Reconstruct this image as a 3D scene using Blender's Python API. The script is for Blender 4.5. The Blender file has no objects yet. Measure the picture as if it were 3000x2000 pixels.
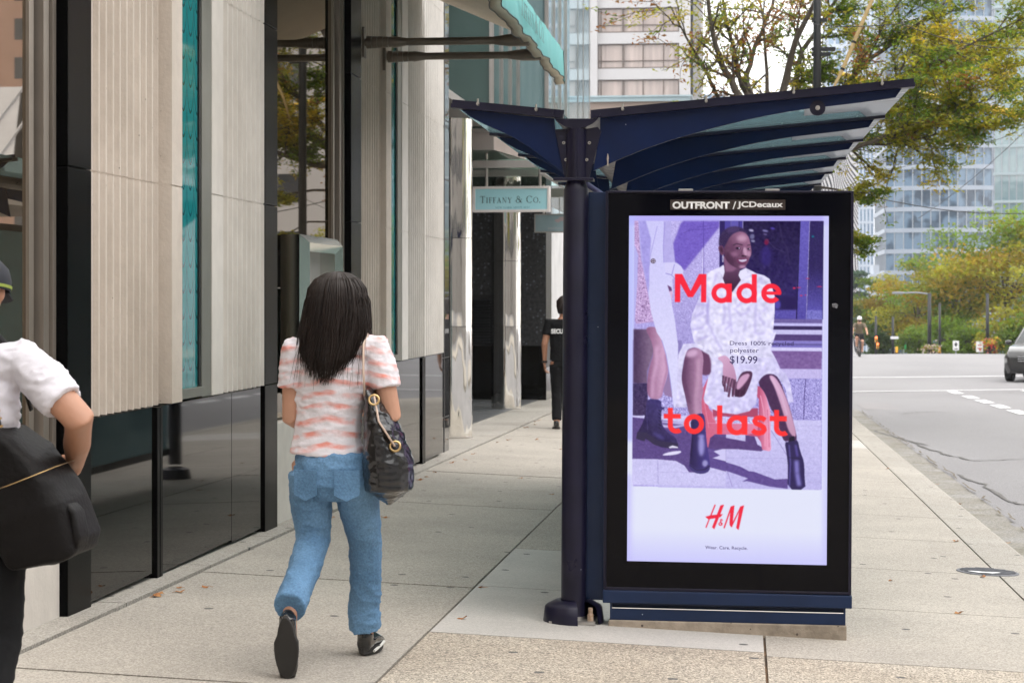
import bpy, bmesh, math, random
import numpy as np
from mathutils import Vector, Matrix, noise as mnoise
R = math.radians
random.seed(7); rng = np.random.default_rng(7)
scn = bpy.context.scene
col = scn.collection

# ------------------------------------------------------------------ camera
YAW = 0.11569                      # the lens looks a little to the left of the street's direction
CH = 1.55                          # lens height
FPX, CX, CY = 5817.0, 1500.0, 872.0   # focal length, horizon and centre of the 3000 px wide photo
cs, sn = math.cos(YAW), math.sin(YAW)
cam = bpy.data.cameras.new("camera"); cam_o = bpy.data.objects.new("camera", cam); col.objects.link(cam_o)
cam_o.location = (0, 0, CH); cam_o.rotation_euler = (R(90), 0, YAW)
cam.sensor_width = 36; cam.lens = FPX / 3000 * 36
cam.shift_y = -(1000 - CY) / 3000
cam.clip_end = 4000; cam.clip_start = 0.05
cam.dof.use_dof = True; cam.dof.focus_distance = 9.4; cam.dof.aperture_fstop = 9
scn.camera = cam_o

# ------------------------------------------------------------------ daylight: bright overcast
SUN_EL, SUN_AZ = 68, 100           # azimuth clockwise from the street direction (+Y)
w = bpy.data.worlds.new("World"); scn.world = w; w.use_nodes = True
nt = w.node_tree; bg = nt.nodes["Background"]
sky = nt.nodes.new("ShaderNodeTexSky"); sky.sky_type = 'NISHITA'; sky.sun_disc = False
sky.sun_elevation = R(SUN_EL); sky.sun_rotation = R(SUN_AZ); sky.dust_density = 3
mx = nt.nodes.new("ShaderNodeMix"); mx.data_type = 'RGBA'
cl = nt.nodes.new("ShaderNodeTexNoise"); cl.inputs['Scale'].default_value = 2.2; cl.inputs['Detail'].default_value = 5
rp = nt.nodes.new("ShaderNodeMapRange"); rp.inputs[1].default_value = .3; rp.inputs[2].default_value = .7
rp.inputs[3].default_value = .82; rp.inputs[4].default_value = .99
nt.links.new(cl.outputs['Fac'], rp.inputs[0]); nt.links.new(rp.outputs[0], mx.inputs[0])
nt.links.new(sky.outputs[0], mx.inputs[6]); mx.inputs[7].default_value = (9.55, 9.4, 9.25, 1)   # the cloud layer
nt.links.new(mx.outputs[2], bg.inputs[0]); bg.inputs[1].default_value = 0.15
sun = bpy.data.lights.new("sun", 'SUN'); sun.energy = .6; sun.angle = R(45); sun.color = (1, .94, .86)
sun_o = bpy.data.objects.new("sun", sun); col.objects.link(sun_o)
sd = Vector((math.sin(R(SUN_AZ)) * math.cos(R(SUN_EL)), math.cos(R(SUN_AZ)) * math.cos(R(SUN_EL)), math.sin(R(SUN_EL))))
sun_o.rotation_euler = sd.to_track_quat('Z', 'Y').to_euler()
scn.view_settings.view_transform = 'Standard'; scn.view_settings.look = 'None'
scn.view_settings.exposure = 1.05; scn.view_settings.gamma = 1
EXPO = 2 ** scn.view_settings.exposure
scn.render.engine = 'CYCLES'
scn.cycles.use_denoising = True
scn.cycles.max_bounces = 8; scn.cycles.transparent_max_bounces = 16

# ------------------------------------------------------------------ measuring helpers (photo pixel -> point in the street)
def at(x, y, zc):
    u = (x - CX) / FPX
    return Vector((u * zc * cs - zc * sn, u * zc * sn + zc * cs, CH - (y - CY) / FPX * zc))
def atY(x, y, Y):
    u = (x - CX) / FPX
    return at(x, y, Y / (u * sn + cs))
def atX(x, y, X):
    u = (x - CX) / FPX
    return at(x, y, X / (u * cs - sn))
def g0(X):
    if X <= 1.9: return .228 - .042 * (max(X, -3.03) + 3.03)
    return -.11 + .016 * min(X - 1.9, 6)
def gy(Y):
    if Y < 55: return -.0143 * Y
    if Y < 90: return -.7865 - .004 * (Y - 55)
    return -.9265 - .05 * (Y - 90) if Y < 500 else -21.4
def gz(X, Y): return g0(X) + gy(Y)

# ------------------------------------------------------------------ mesh builder
class MB:
    def __init__(s): s.v = []; s.f = []; s.m = []
    def add(s, vs, fs, mi=0):
        n = len(s.v); s.v += [tuple(p) for p in vs]; s.f += [tuple(i + n for i in f) for f in fs]; s.m += [mi] * len(fs)
        return s
    def quad(s, a, b, c, d, mi=0): return s.add([a, b, c, d], [(0, 1, 2, 3)], mi)
    def box(s, x0, x1, y0, y1, z0, z1, mi=0):
        return s.add([(x0, y0, z0), (x1, y0, z0), (x1, y1, z0), (x0, y1, z0), (x0, y0, z1), (x1, y0, z1), (x1, y1, z1), (x0, y1, z1)],
                     [(0, 3, 2, 1), (4, 5, 6, 7), (0, 1, 5, 4), (1, 2, 6, 5), (2, 3, 7, 6), (3, 0, 4, 7)], mi)
    def hexa(s, p, mi=0):      # 8 points, bottom four then top four
        return s.add(p, [(0, 3, 2, 1), (4, 5, 6, 7), (0, 1, 5, 4), (1, 2, 6, 5), (2, 3, 7, 6), (3, 0, 4, 7)], mi)
    def prism(s, poly, f, mi=0):   # poly: 2D points; f(u, v, k) -> point, k = 0 or 1
        n = len(poly)
        vs = [f(u, v, 0) for u, v in poly] + [f(u, v, 1) for u, v in poly]
        fs = [tuple(range(n - 1, -1, -1)), tuple(range(n, 2 * n))] + [(i, (i + 1) % n, n + (i + 1) % n, n + i) for i in range(n)]
        return s.add(vs, fs, mi)
    def tube(s, pts, rad, n=8, cap=True, ref=None, mi=0, ell=None):
        pts = [Vector(p) for p in pts]; k = len(pts)
        if not hasattr(rad, '__len__'): rad = [rad] * k
        vs = []; prev = None
        for i, p in enumerate(pts):
            t = (pts[min(i + 1, k - 1)] - pts[max(i - 1, 0)]).normalized()
            r = Vector(ref) if ref else (prev if prev is not None else Vector((0, 1, 0)))
            side = r.cross(t) if ref else (r - t * r.dot(t))
            if side.length < .15 and ref: side = Vector((1, 0, 0)) - t * t.x
            if side.length < 1e-4: side = t.orthogonal()
            side.normalize(); oth = t.cross(side)
            if not ref: prev = side
            rr = rad[i]; a, b = (rr if hasattr(rr, '__len__') else (rr, rr))
            for j in range(n):
                q = 2 * math.pi * j / n
                vs.append(p + side * (a * math.cos(q)) + oth * (b * math.sin(q)))
        fs = [(i * n + j, i * n + (j + 1) % n, (i + 1) * n + (j + 1) % n, (i + 1) * n + j) for i in range(k - 1) for j in range(n)]
        if cap:
            r0 = rad[0]; r1 = rad[-1]; m0 = min(r0) if hasattr(r0, '__len__') else r0; m1 = min(r1) if hasattr(r1, '__len__') else r1
            d = cap if isinstance(cap, float) else 0.0
            a = pts[0] - (pts[1] - pts[0]).normalized() * m0 * d; b = pts[-1] + (pts[-1] - pts[-2]).normalized() * m1 * d
            nb = len(vs); vs += [a, b]
            fs += [(nb, (j + 1) % n, j) for j in range(n)] + [(nb + 1, (k - 1) * n + j, (k - 1) * n + (j + 1) % n) for j in range(n)]
        return s.add(vs, fs, mi)
    def sbox(s, secs, n=24, p=4.0):
        # stacked rounded-rectangle sections (x, y, z, rx, ry), closed top and bottom
        vs = []
        for x, y, z, a, b in secs:
            for j in range(n):
                q = 2 * math.pi * j / n; c_, s_ = math.cos(q), math.sin(q)
                vs.append((x + a * math.copysign(abs(c_) ** (2 / p), c_), y + b * math.copysign(abs(s_) ** (2 / p), s_), z))
        k = len(secs); fs = [(i * n + j, i * n + (j + 1) % n, (i + 1) * n + (j + 1) % n, (i + 1) * n + j) for i in range(k - 1) for j in range(n)] + [tuple(range(n)), tuple(range((k - 1) * n, k * n))]
        return s.add(vs, fs)
    def lathe(s, prof, n=24, c=(0, 0, 0), a0=0, a1=2 * math.pi, mi=0):
        full = abs(a1 - a0 - 2 * math.pi) < 1e-6; k = len(prof); m = n if full else n + 1
        vs = [(c[0] + r * math.cos(a0 + (a1 - a0) * j / n), c[1] + r * math.sin(a0 + (a1 - a0) * j / n), c[2] + z) for r, z in prof for j in range(m)]
        fs = [(i * m + j, i * m + (j + 1) % m, (i + 1) * m + (j + 1) % m, (i + 1) * m + j) for i in range(k - 1) for j in range(n)]
        return s.add(vs, fs, mi)
    def ball(s, c, r, n=12, m=8, mi=0):
        rx, ry, rz = r if hasattr(r, '__len__') else (r, r, r)
        vs = []; fs = []
        for i in range(m + 1):
            a = math.pi * i / m
            for j in range(n):
                b = 2 * math.pi * j / n
                vs.append((c[0] + rx * math.sin(a) * math.cos(b), c[1] + ry * math.sin(a) * math.sin(b), c[2] - rz * math.cos(a)))
        for i in range(m):
            for j in range(n): fs.append((i * n + j, i * n + (j + 1) % n, (i + 1) * n + (j + 1) % n, (i + 1) * n + j))
        return s.add(vs, fs, mi)
    def build(s, name, mat, parent=None, smooth=False, bevel=0, loc=None, rot=None):
        me = bpy.data.meshes.new(name); me.from_pydata(s.v, [], s.f)
        for m_ in (mat if isinstance(mat, (list, tuple)) else [mat]): me.materials.append(m_)
        if any(s.m): me.polygons.foreach_set('material_index', s.m)
        bm = bmesh.new(); bm.from_mesh(me); bmesh.ops.remove_doubles(bm, verts=bm.verts, dist=1e-5)
        bmesh.ops.recalc_face_normals(bm, faces=bm.faces); bm.to_mesh(me); bm.free()
        o = bpy.data.objects.new(name, me); col.objects.link(o)
        if parent: o.parent = parent
        if loc is not None: o.location = loc
        if rot is not None: o.rotation_euler = rot
        if smooth is True: me.polygons.foreach_set('use_smooth', [True] * len(me.polygons))
        elif smooth:
            me.polygons.foreach_set('use_smooth', [True] * len(me.polygons)); me.set_sharp_from_angle(angle=R(smooth))
        if bevel:
            b = o.modifiers.new('bevel', 'BEVEL'); b.width = bevel; b.segments = 2; b.limit_method = 'ANGLE'; b.angle_limit = R(40)
        return o
def bake(o, smooth=True):
    dg = bpy.context.evaluated_depsgraph_get()
    me = bpy.data.meshes.new_from_object(o.evaluated_get(dg)); o.modifiers.clear(); old = o.data; o.data = me
    bpy.data.meshes.remove(old); me.name = o.name
    if smooth: me.polygons.foreach_set('use_smooth', [True] * len(me.polygons))
    return o
def organic(name, tubes, mat, parent, voxel=.012, it=6, n=14, balls=(), disp=0, dscale=.1, ref=(0, 1, 0), cap=.7):
    """Tapered limbs grown together into one continuous skin."""
    b = MB()
    for t in tubes: b.tube([p[:3] for p in t], [p[3] if len(p) == 4 else (p[3], p[4]) for p in t], n, cap=cap, ref=ref)
    for c, r in balls: b.ball(c, r)
    o = b.build(name, mat, parent)
    m = o.modifiers.new('r', 'REMESH'); m.mode = 'VOXEL'; m.voxel_size = voxel
    q = o.modifiers.new('s', 'SMOOTH'); q.factor = .5; q.iterations = it
    bake(o)
    if disp:
        me = o.data
        co = np.empty(len(me.vertices) * 3); me.vertices.foreach_get('co', co); co = co.reshape(-1, 3)
        no = np.empty(len(me.vertices) * 3); me.vertices.foreach_get('normal', no); no = no.reshape(-1, 3)
        def fold(p):      # creases: sharp ridges that run round the limb, broken up along it
            a = mnoise.noise((p[0] / dscale * .7, p[1] / dscale * .7, p[2] / dscale * 1.9 + p[0] * 5)); c = mnoise.noise((p[0] / dscale * 1.6 + 9, p[1] / dscale * 1.6, p[2] / dscale * 3.4 - p[0] * 9)); m_ = .5 + .5 * mnoise.noise((p[0] / dscale * .5, p[1] / dscale * .5, p[2] / dscale * .6 + 3))
            return ((1 - abs(a)) ** 5 + .6 * (1 - abs(c)) ** 6 - .5) * m_
        d = np.array([fold(p) for p in co])
        co += no * (d * disp)[:, None]; me.vertices.foreach_set('co', co.ravel()); me.update()
    return o
def tag(o, label=None, cat=None, group=None, kind=None):
    if label: o['label'] = label
    if cat: o['category'] = cat
    if group: o['group'] = group
    if kind: o['kind'] = kind
    return o
def empty(name, loc=(0, 0, 0), rot=(0, 0, 0), parent=None):
    o = bpy.data.objects.new(name, None); col.objects.link(o); o.location = loc; o.rotation_euler = rot; o.empty_display_size = .1
    if parent: o.parent = parent
    return o
def copy_tree(o, parent=None):
    c = o.copy(); col.objects.link(c)
    if parent: c.parent = parent
    for ch in list(o.children): copy_tree(ch, c)
    return c

# ------------------------------------------------------------------ materials
def N(nt, t, **kw):
    n = nt.nodes.new('ShaderNode' + t)
    for k, v in kw.items():
        if k.startswith('i_'): n.inputs[k[2:].replace('_', ' ')].default_value = v
        else: setattr(n, k, v)
    return n
def srgb(r, g, b):
    f = lambda c: (c / 255 / 12.92) if c <= 10 else ((c / 255 + .055) / 1.055) ** 2.4
    return (f(r), f(g), f(b), 1)
def mat(name, c, rough=.5, metal=0, var=0, vscale=6, bump=0, bscale=40, stretch=(1, 1, 1), c2=None, cscale=3, ior=1.5, coat=0, coatr=.05, sheen=0, spec=None, detail=6, rvar=0, speck=None):
    m = bpy.data.materials.new(name); m.use_nodes = True; nt = m.node_tree; b = nt.nodes['Principled BSDF']
    b.inputs['Roughness'].default_value = rough; b.inputs['Metallic'].default_value = metal; b.inputs['IOR'].default_value = ior
    b.inputs['Coat Weight'].default_value = coat; b.inputs['Coat Roughness'].default_value = coatr; b.inputs['Sheen Weight'].default_value = sheen
    if spec is not None: b.inputs['Specular IOR Level'].default_value = spec
    c = tuple(c[:3]) + (1,)
    b.inputs['Base Color'].default_value = c
    m.diffuse_color = c
    if not (var or bump or c2 or rvar or speck): return m
    tc = N(nt, 'TexCoord'); mp = N(nt, 'Mapping'); mp.inputs['Scale'].default_value = stretch
    nt.links.new(tc.outputs['Object'], mp.inputs[0]); src = mp.outputs[0]
    cur = None
    if c2:
        n = N(nt, 'TexNoise', i_Scale=cscale, i_Detail=detail); nt.links.new(src, n.inputs['Vector'])
        r = N(nt, 'MapRange'); r.inputs[1].default_value = .35; r.inputs[2].default_value = .65; nt.links.new(n.outputs['Fac'], r.inputs[0])
        x = N(nt, 'Mix', data_type='RGBA'); x.inputs[6].default_value = c; x.inputs[7].default_value = tuple(c2[:3]) + (1,)
        nt.links.new(r.outputs[0], x.inputs[0]); cur = x.outputs[2]
    if var:
        n = N(nt, 'TexNoise', i_Scale=vscale, i_Detail=detail); nt.links.new(src, n.inputs['Vector'])
        r = N(nt, 'MapRange'); r.inputs[1].default_value = .3; r.inputs[2].default_value = .7; r.inputs[3].default_value = 1 - var; r.inputs[4].default_value = 1 + var
        nt.links.new(n.outputs['Fac'], r.inputs[0])
        x = N(nt, 'Mix', data_type='RGBA', blend_type='MULTIPLY'); x.inputs[0].default_value = 1
        if cur: nt.links.new(cur, x.inputs[6])
        else: x.inputs[6].default_value = c
        nt.links.new(r.outputs[0], x.inputs[7]); cur = x.outputs[2]
    if speck:     # (scale, radius, colour, share of cells)
        v = N(nt, 'TexVoronoi', i_Scale=speck[0]); v.voronoi_dimensions = '2D' if len(speck) > 4 else '3D'; nt.links.new(src, v.inputs['Vector'])
        l = N(nt, 'Math', operation='LESS_THAN'); l.inputs[1].default_value = speck[1]; nt.links.new(v.outputs['Distance'], l.inputs[0])
        sp = N(nt, 'SeparateColor'); nt.links.new(v.outputs['Color'], sp.inputs[0])
        l2 = N(nt, 'Math', operation='LESS_THAN'); l2.inputs[1].default_value = speck[3]; nt.links.new(sp.outputs[0], l2.inputs[0])
        mm = N(nt, 'Math', operation='MULTIPLY'); nt.links.new(l.outputs[0], mm.inputs[0]); nt.links.new(l2.outputs[0], mm.inputs[1])
        x = N(nt, 'Mix', data_type='RGBA'); x.inputs[7].default_value = tuple(speck[2][:3]) + (1,); nt.links.new(mm.outputs[0], x.inputs[0])
        if cur: nt.links.new(cur, x.inputs[6])
        else: x.inputs[6].default_value = c
        cur = x.outputs[2]
    if cur: nt.links.new(cur, b.inputs['Base Color'])
    if rvar:
        n = N(nt, 'TexNoise', i_Scale=vscale * .7, i_Detail=5); nt.links.new(src, n.inputs['Vector'])
        r = N(nt, 'MapRange'); r.inputs[1].default_value = .3; r.inputs[2].default_value = .7; r.inputs[3].default_value = max(0, rough - rvar); r.inputs[4].default_value = rough + rvar
        nt.links.new(n.outputs['Fac'], r.inputs[0]); nt.links.new(r.outputs[0], b.inputs['Roughness'])
    if bump:
        n = N(nt, 'TexNoise', i_Scale=bscale, i_Detail=4); nt.links.new(src, n.inputs['Vector'])
        p = N(nt, 'Bump', i_Distance=.01, i_Strength=bump); nt.links.new(n.outputs['Fac'], p.inputs['Height']); nt.links.new(p.outputs[0], b.inputs['Normal'])
    return m
def emit(name, c, s):
    m = bpy.data.materials.new(name); m.use_nodes = True; b = m.node_tree.nodes['Principled BSDF']
    b.inputs['Base Color'].default_value = c; b.inputs['Emission Color'].default_value = c; b.inputs['Emission Strength'].default_value = s
    return m
def glassy(name, tint, refl_ior=1.5, rough=0.0, alpha=.5, refl=(1, 1, 1)):
    """See-through pane: tinted transparency under a mirror-like surface."""
    m = bpy.data.materials.new(name); m.use_nodes = True; nt = m.node_tree; nt.nodes.clear()
    o = N(nt, 'OutputMaterial'); t = N(nt, 'BsdfTransparent'); t.inputs[0].default_value = tuple(tint) + (1,)
    g = N(nt, 'BsdfGlossy'); g.inputs['Roughness'].default_value = rough; g.inputs['Color'].default_value = tuple(refl) + (1,)
    f = N(nt, 'Fresnel'); f.inputs[0].default_value = refl_ior
    x = N(nt, 'MixShader'); nt.links.new(f.outputs[0], x.inputs[0]); nt.links.new(t.outputs[0], x.inputs[1]); nt.links.new(g.outputs[0], x.inputs[2])
    d = N(nt, 'BsdfTranslucent'); d.inputs[0].default_value = tuple(refl) + (1,)
    y = N(nt, 'MixShader'); y.inputs[0].default_value = alpha; nt.links.new(x.outputs[0], y.inputs[1]); nt.links.new(d.outputs[0], y.inputs[2])
    nt.links.new(y.outputs[0], o.inputs[0]); return m
def text_mesh(body, name, m, w, h, parent=None, bold=0, shear=0, depth=.0006, spacing=1.0):
    """Lettering fitted to w x h metres, in the local x / z plane, centred, facing -y."""
    c = bpy.data.curves.new(name, 'FONT'); c.body = body; c.offset = bold; c.shear = shear; c.space_character = spacing; c.resolution_u = 4
    t = bpy.data.objects.new(name, c); col.objects.link(t)
    dg = bpy.context.evaluated_depsgraph_get(); me = bpy.data.meshes.new_from_object(t.evaluated_get(dg))
    bpy.data.objects.remove(t); bpy.data.curves.remove(c)
    co = np.empty(len(me.vertices) * 3); me.vertices.foreach_get('co', co); co = co.reshape(-1, 3)
    lo, hi = co.min(0), co.max(0); q = np.zeros_like(co)
    q[:, 0] = (co[:, 0] - (lo[0] + hi[0]) / 2) * w / (hi[0] - lo[0]); q[:, 2] = (co[:, 1] - (lo[1] + hi[1]) / 2) * h / (hi[1] - lo[1])
    me.vertices.foreach_set('co', q.ravel()); me.materials.clear(); me.materials.append(m); me.name = name
    o = bpy.data.objects.new(name, me); col.objects.link(o)
    if parent: o.parent = parent
    return o
M = {}
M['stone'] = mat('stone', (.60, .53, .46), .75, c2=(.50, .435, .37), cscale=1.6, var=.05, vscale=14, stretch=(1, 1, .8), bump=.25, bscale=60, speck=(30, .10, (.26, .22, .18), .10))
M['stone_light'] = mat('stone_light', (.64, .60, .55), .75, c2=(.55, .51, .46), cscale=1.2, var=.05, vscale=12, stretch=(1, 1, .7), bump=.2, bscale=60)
M['granite_black'] = mat('granite_black', (.004, .0037, .0028), .03, ior=1.29, var=.3, vscale=60)
M['granite_post'] = mat('granite_post', (.002, .002, .002), .25, ior=1.12, var=.3, vscale=60)
M['bronze_metal'] = mat('bronze_metal', (.30, .26, .22), .4, .6, var=.06)
M['dark_metal'] = mat('dark_metal', (.012, .012, .013), .35)
M['steel'] = mat('steel', (.62, .58, .55), .3, 1, var=.08, vscale=3)
M['steel_dull'] = mat('steel_dull', (.45, .43, .41), .45, .9, var=.08, vscale=3)
M['mirror_glass'] = mat('mirror_glass', (.022, .016, .009), .012, ior=3.8); M['mirror_glass'].node_tree.nodes['Principled BSDF'].inputs['Specular Tint'].default_value = (1, .88, .74, 1)
M['navy'] = mat('navy', (.0022, .0115, .058), .38, var=.18, vscale=5, spec=.22, rvar=.08, speck=(9, .03, (.45, .45, .5), .3))
M['navy_dark'] = mat('navy_dark', (.0085, .0075, .024), .35, var=.25, vscale=7, spec=.35, rvar=.08, speck=(9, .03, (.4, .4, .45), .35))
M['navy_blue'] = mat('navy_blue', (.006, .020, .066), .4, spec=.35, var=.15, vscale=4, rvar=.08, speck=(12, .035, (.4, .45, .5), .3))
M['black_glass'] = mat('black_glass', (.0015, .0015, .0035), .05, ior=1.25, speck=(14, .03, (.35, .35, .4), .2))
M['bolt'] = mat('bolt', (.6, .57, .52), .35, 1)
M['skin'] = mat('skin', (.50, .27, .18), .5, var=.06, vscale=14)
M['skin_dark'] = mat('skin_dark', (.42, .21, .13), .5, var=.06, vscale=14)
M['white_paint'] = mat('white_paint', (.72, .72, .73), .6, var=.1, vscale=2)
# ------------------------------------------------------------------ ground, road, pavement
M['asphalt'] = mat('asphalt', (.21, .205, .21), .85, c2=(.255, .25, .255), cscale=.22, var=.28, vscale=90, bump=.5, bscale=160, stretch=(1, .45, 1))
M['asphalt_patch'] = mat('asphalt_patch', (.225, .215, .22), .85, var=.25, vscale=70, c2=(.25, .24, .24), cscale=.8, bump=.4, bscale=150)
M['gutter'] = mat('gutter', (.20, .185, .15), .9, c2=(.27, .26, .245), cscale=2.5, var=.4, vscale=45, bump=.9, bscale=70)
M['joint'] = mat('joint', (.17, .10, .05), .95, c2=(.07, .055, .04), cscale=6, bump=1, bscale=60)
def paving(name, c, c2, fine, gum=.10, rough=.85):
    m = mat(name, c, rough, c2=c2, cscale=1.3, var=fine * .7, vscale=110, bump=.35, bscale=150, detail=3, speck=(1.9, .042, (.11, .105, .10), .55, 1))
    nt = m.node_tree; b = nt.nodes['Principled BSDF']; cur = b.inputs['Base Color'].links[0].from_socket
    tc = [n for n in nt.nodes if n.type == 'TEX_COORD'][0]
    v = N(nt, 'TexVoronoi', i_Scale=150.0); nt.links.new(tc.outputs['Object'], v.inputs['Vector'])   # aggregate
    sp = N(nt, 'SeparateColor'); nt.links.new(v.outputs['Color'], sp.inputs[0])
    r = N(nt, 'MapRange'); r.inputs[3].default_value = 1 - fine * 1.6; r.inputs[4].default_value = 1 + fine * 1.2; nt.links.new(sp.outputs[0], r.inputs[0])
    n2 = N(nt, 'TexNoise', i_Scale=.55, i_Detail=7.0, i_Roughness=.65); nt.links.new(tc.outputs['Object'], n2.inputs['Vector'])       # broad stains
    r2 = N(nt, 'MapRange'); r2.inputs[1].default_value = .35; r2.inputs[2].default_value = .7; r2.inputs[3].default_value = .86; r2.inputs[4].default_value = 1.06; nt.links.new(n2.outputs['Fac'], r2.inputs[0])
    mu = N(nt, 'Math', operation='MULTIPLY'); nt.links.new(r.outputs[0], mu.inputs[0]); nt.links.new(r2.outputs[0], mu.inputs[1])
    x = N(nt, 'Mix', data_type='RGBA', blend_type='MULTIPLY'); x.inputs[0].default_value = 1
    nt.links.new(cur, x.inputs[6]); nt.links.new(mu.outputs[0], x.inputs[7]); nt.links.new(x.outputs[2], b.inputs['Base Color'])
    return m
M['pave'] = paving('pave', (.42, .385, .335), (.375, .345, .30), .20)
M['pave_smooth'] = paving('pave_smooth', (.52, .495, .46), (.465, .445, .415), .08)
M['pave_coarse'] = paving('pave_coarse', (.40, .345, .275), (.45, .40, .33), .42)
M['kerb'] = paving('kerb', (.40, .375, .335), (.35, .325, .285), .22)

def sheet(name, x0, x1, y0, y1, m, dz=0, nx=8, ny=20, f=gz):
    b = MB()
    P = [[(x0 + (x1 - x0) * i / nx, y0 + (y1 - y0) * j / ny) for i in range(nx + 1)] for j in range(ny + 1)]
    vs = [(x, y, f(x, y) + dz) for r in P for x, y in r]
    fs = [(j * (nx + 1) + i, j * (nx + 1) + i + 1, (j + 1) * (nx + 1) + i + 1, (j + 1) * (nx + 1) + i) for j in range(ny) for i in range(nx)]
    b.add(vs, fs); return b.build(name, m)
def roadz(X, Y): return -.11 + .016 * min(max(X - 1.9, 0), 6) + gy(Y)
b = MB(); xs = [-900, -200, -60, -20, -3, 0, 1.9, 4, 7.9, 14, 60, 200, 900]; ys = [-900, -60, -10, 0, 10, 20, 30, 40, 50, 55, 60, 65, 70, 75, 80, 84, 88, 90, 93, 97, 110, 150, 250, 500, 1500]
b.add([(x, y, roadz(x, y)) for y in ys for x in xs], [(j * len(xs) + i, j * len(xs) + i + 1, (j + 1) * len(xs) + i + 1, (j + 1) * len(xs) + i) for j in range(len(ys) - 1) for i in range(len(xs) - 1)])
tag(b.build('road', M['asphalt'], smooth=True), kind='structure')

def slab_field():
    """Pavement of cast slabs with open joints over a dirty joint bed."""
    b = MB(); J = .006
    def slab(x0, x1, y0, y1, mi, dz=0):
        nx = max(1, int((x1 - x0) / .5)); ny = max(1, int((y1 - y0) / 1.0)); g = J
        X = [x0 + g + (x1 - x0 - 2 * g) * i / nx for i in range(nx + 1)]; Y = [y0 + g + (y1 - y0 - 2 * g) * j / ny for j in range(ny + 1)]
        top = [(x, y, gz(x, y) + dz) for y in Y for x in X]; n = nx + 1
        fs = [(j * n + i, j * n + i + 1, (j + 1) * n + i + 1, (j + 1) * n + i) for j in range(ny) for i in range(nx)]
        k = len(top)
        rim = [(x, Y[0], gz(x, Y[0]) + dz - .02) for x in X] ; rim2 = [(x, Y[-1], gz(x, Y[-1]) + dz - .02) for x in X]
        sl = [(X[0], y, gz(X[0], y) + dz - .02) for y in Y]; sr = [(X[-1], y, gz(X[-1], y) + dz - .02) for y in Y]
        vs = top + rim + rim2 + sl + sr
        fs += [(k + i, k + i + 1, i + 1, i) for i in range(nx)]
        fs += [(ny * n + i, ny * n + i + 1, k + n + i + 1, k + n + i) for i in range(nx)]
        fs += [(j * n, (j + 1) * n, k + 2 * n + j + 1, k + 2 * n + j) for j in range(ny)]
        fs += [(j * n + nx, k + 2 * n + ny + 1 + j, k + 2 * n + ny + 1 + j + 1, (j + 1) * n + nx) for j in range(ny)]
        b.add(vs, fs, mi)
    ya = [-6, -3, 0, 2, 4.45, 5.95, 7.45, 8.95, 10.45, 11.95, 13.45, 14.95, 16.5, 18, 19.5, 21, 22.5, 24, 26, 28, 30, 32, 34, 36, 38, 40]
    for y0, y1 in zip(ya, ya[1:]):
        mi = 2 if y1 <= 7.5 else 0
        slab(-2.9, -1.42, y0, y1, mi if random.random() > .1 else 0, random.uniform(-.002, .002))
        slab(-3.6, -2.9, y0 + .2, y1 + .2, 3, .012)
    yb = [-6, -3, 0, 2, 3.6, 5.4, 7.2, 8.93, 10.55, 12.35, 14.2, 16, 17.8, 19.6, 21.4, 23.2, 25, 26.8, 28.6, 30.4, 32.2, 34, 36, 38, 40]
    for y0, y1 in zip(yb, yb[1:]):
        if y1 <= 9: slab(-1.42, .1, y0, y1, 2); slab(.1, 1.55, y0, y1 - (.1 if y1 > 8.9 else 0), 2)
        elif y0 < 23: slab(-1.42, .1, y0, y1, 1 if y0 < 12 else 0); slab(.1, 1.55, y0 - (.1 if y0 < 9 else 0), y1, 0)
        else: slab(-1.42, 1.55, y0, y1, 1 if abs(y0 - 25) < .1 else 0)
    return b
sw = slab_field().build('sidewalk', [M['pave'], M['pave_smooth'], M['pave_coarse'], M['kerb']]); tag(sw, kind='structure')
tag(sheet('sidewalk_bed', -9, 1.6, -6, 40.2, M['joint'], -.012, 10, 46), kind='structure')
b = MB()      # kerb stones with a rounded edge, then the gutter strip
ky = [-6, -2, 1, 4, 7, 10, 13, 16, 19, 22, 25, 28, 31, 34, 37, 40]
for y0, y1 in zip(ky, ky[1:]):
    def fk(u, v, k, y0=y0, y1=y1):
        y = y0 + .004 if k == 0 else y1 - .004
        return (u, y, v + gy(y))
    zt = g0(1.55); ze = g0(1.89)
    b.prism([(1.556, zt - .3), (1.556, zt), (1.84, ze + .002), (1.87, ze - .012), (1.885, ze - .035), (1.9, -.13)], fk)
tag(b.build('kerb', M['kerb']), kind='structure')
tag(sheet('gutter', 1.9, 2.27, -6, 40, M['gutter'], .004, 4, 40, lambda x, y: roadz(x, y) + .02 * mnoise.noise((x * 3, y * 1.5, 0)) * (x - 1.85)), kind='structure')
b = MB()      # darker repaired strips in the asphalt
def patch(poly, dz=.004):
    b.add([(x, y, roadz(x, y) + dz) for x, y in poly], [tuple(range(len(poly)))])
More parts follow.
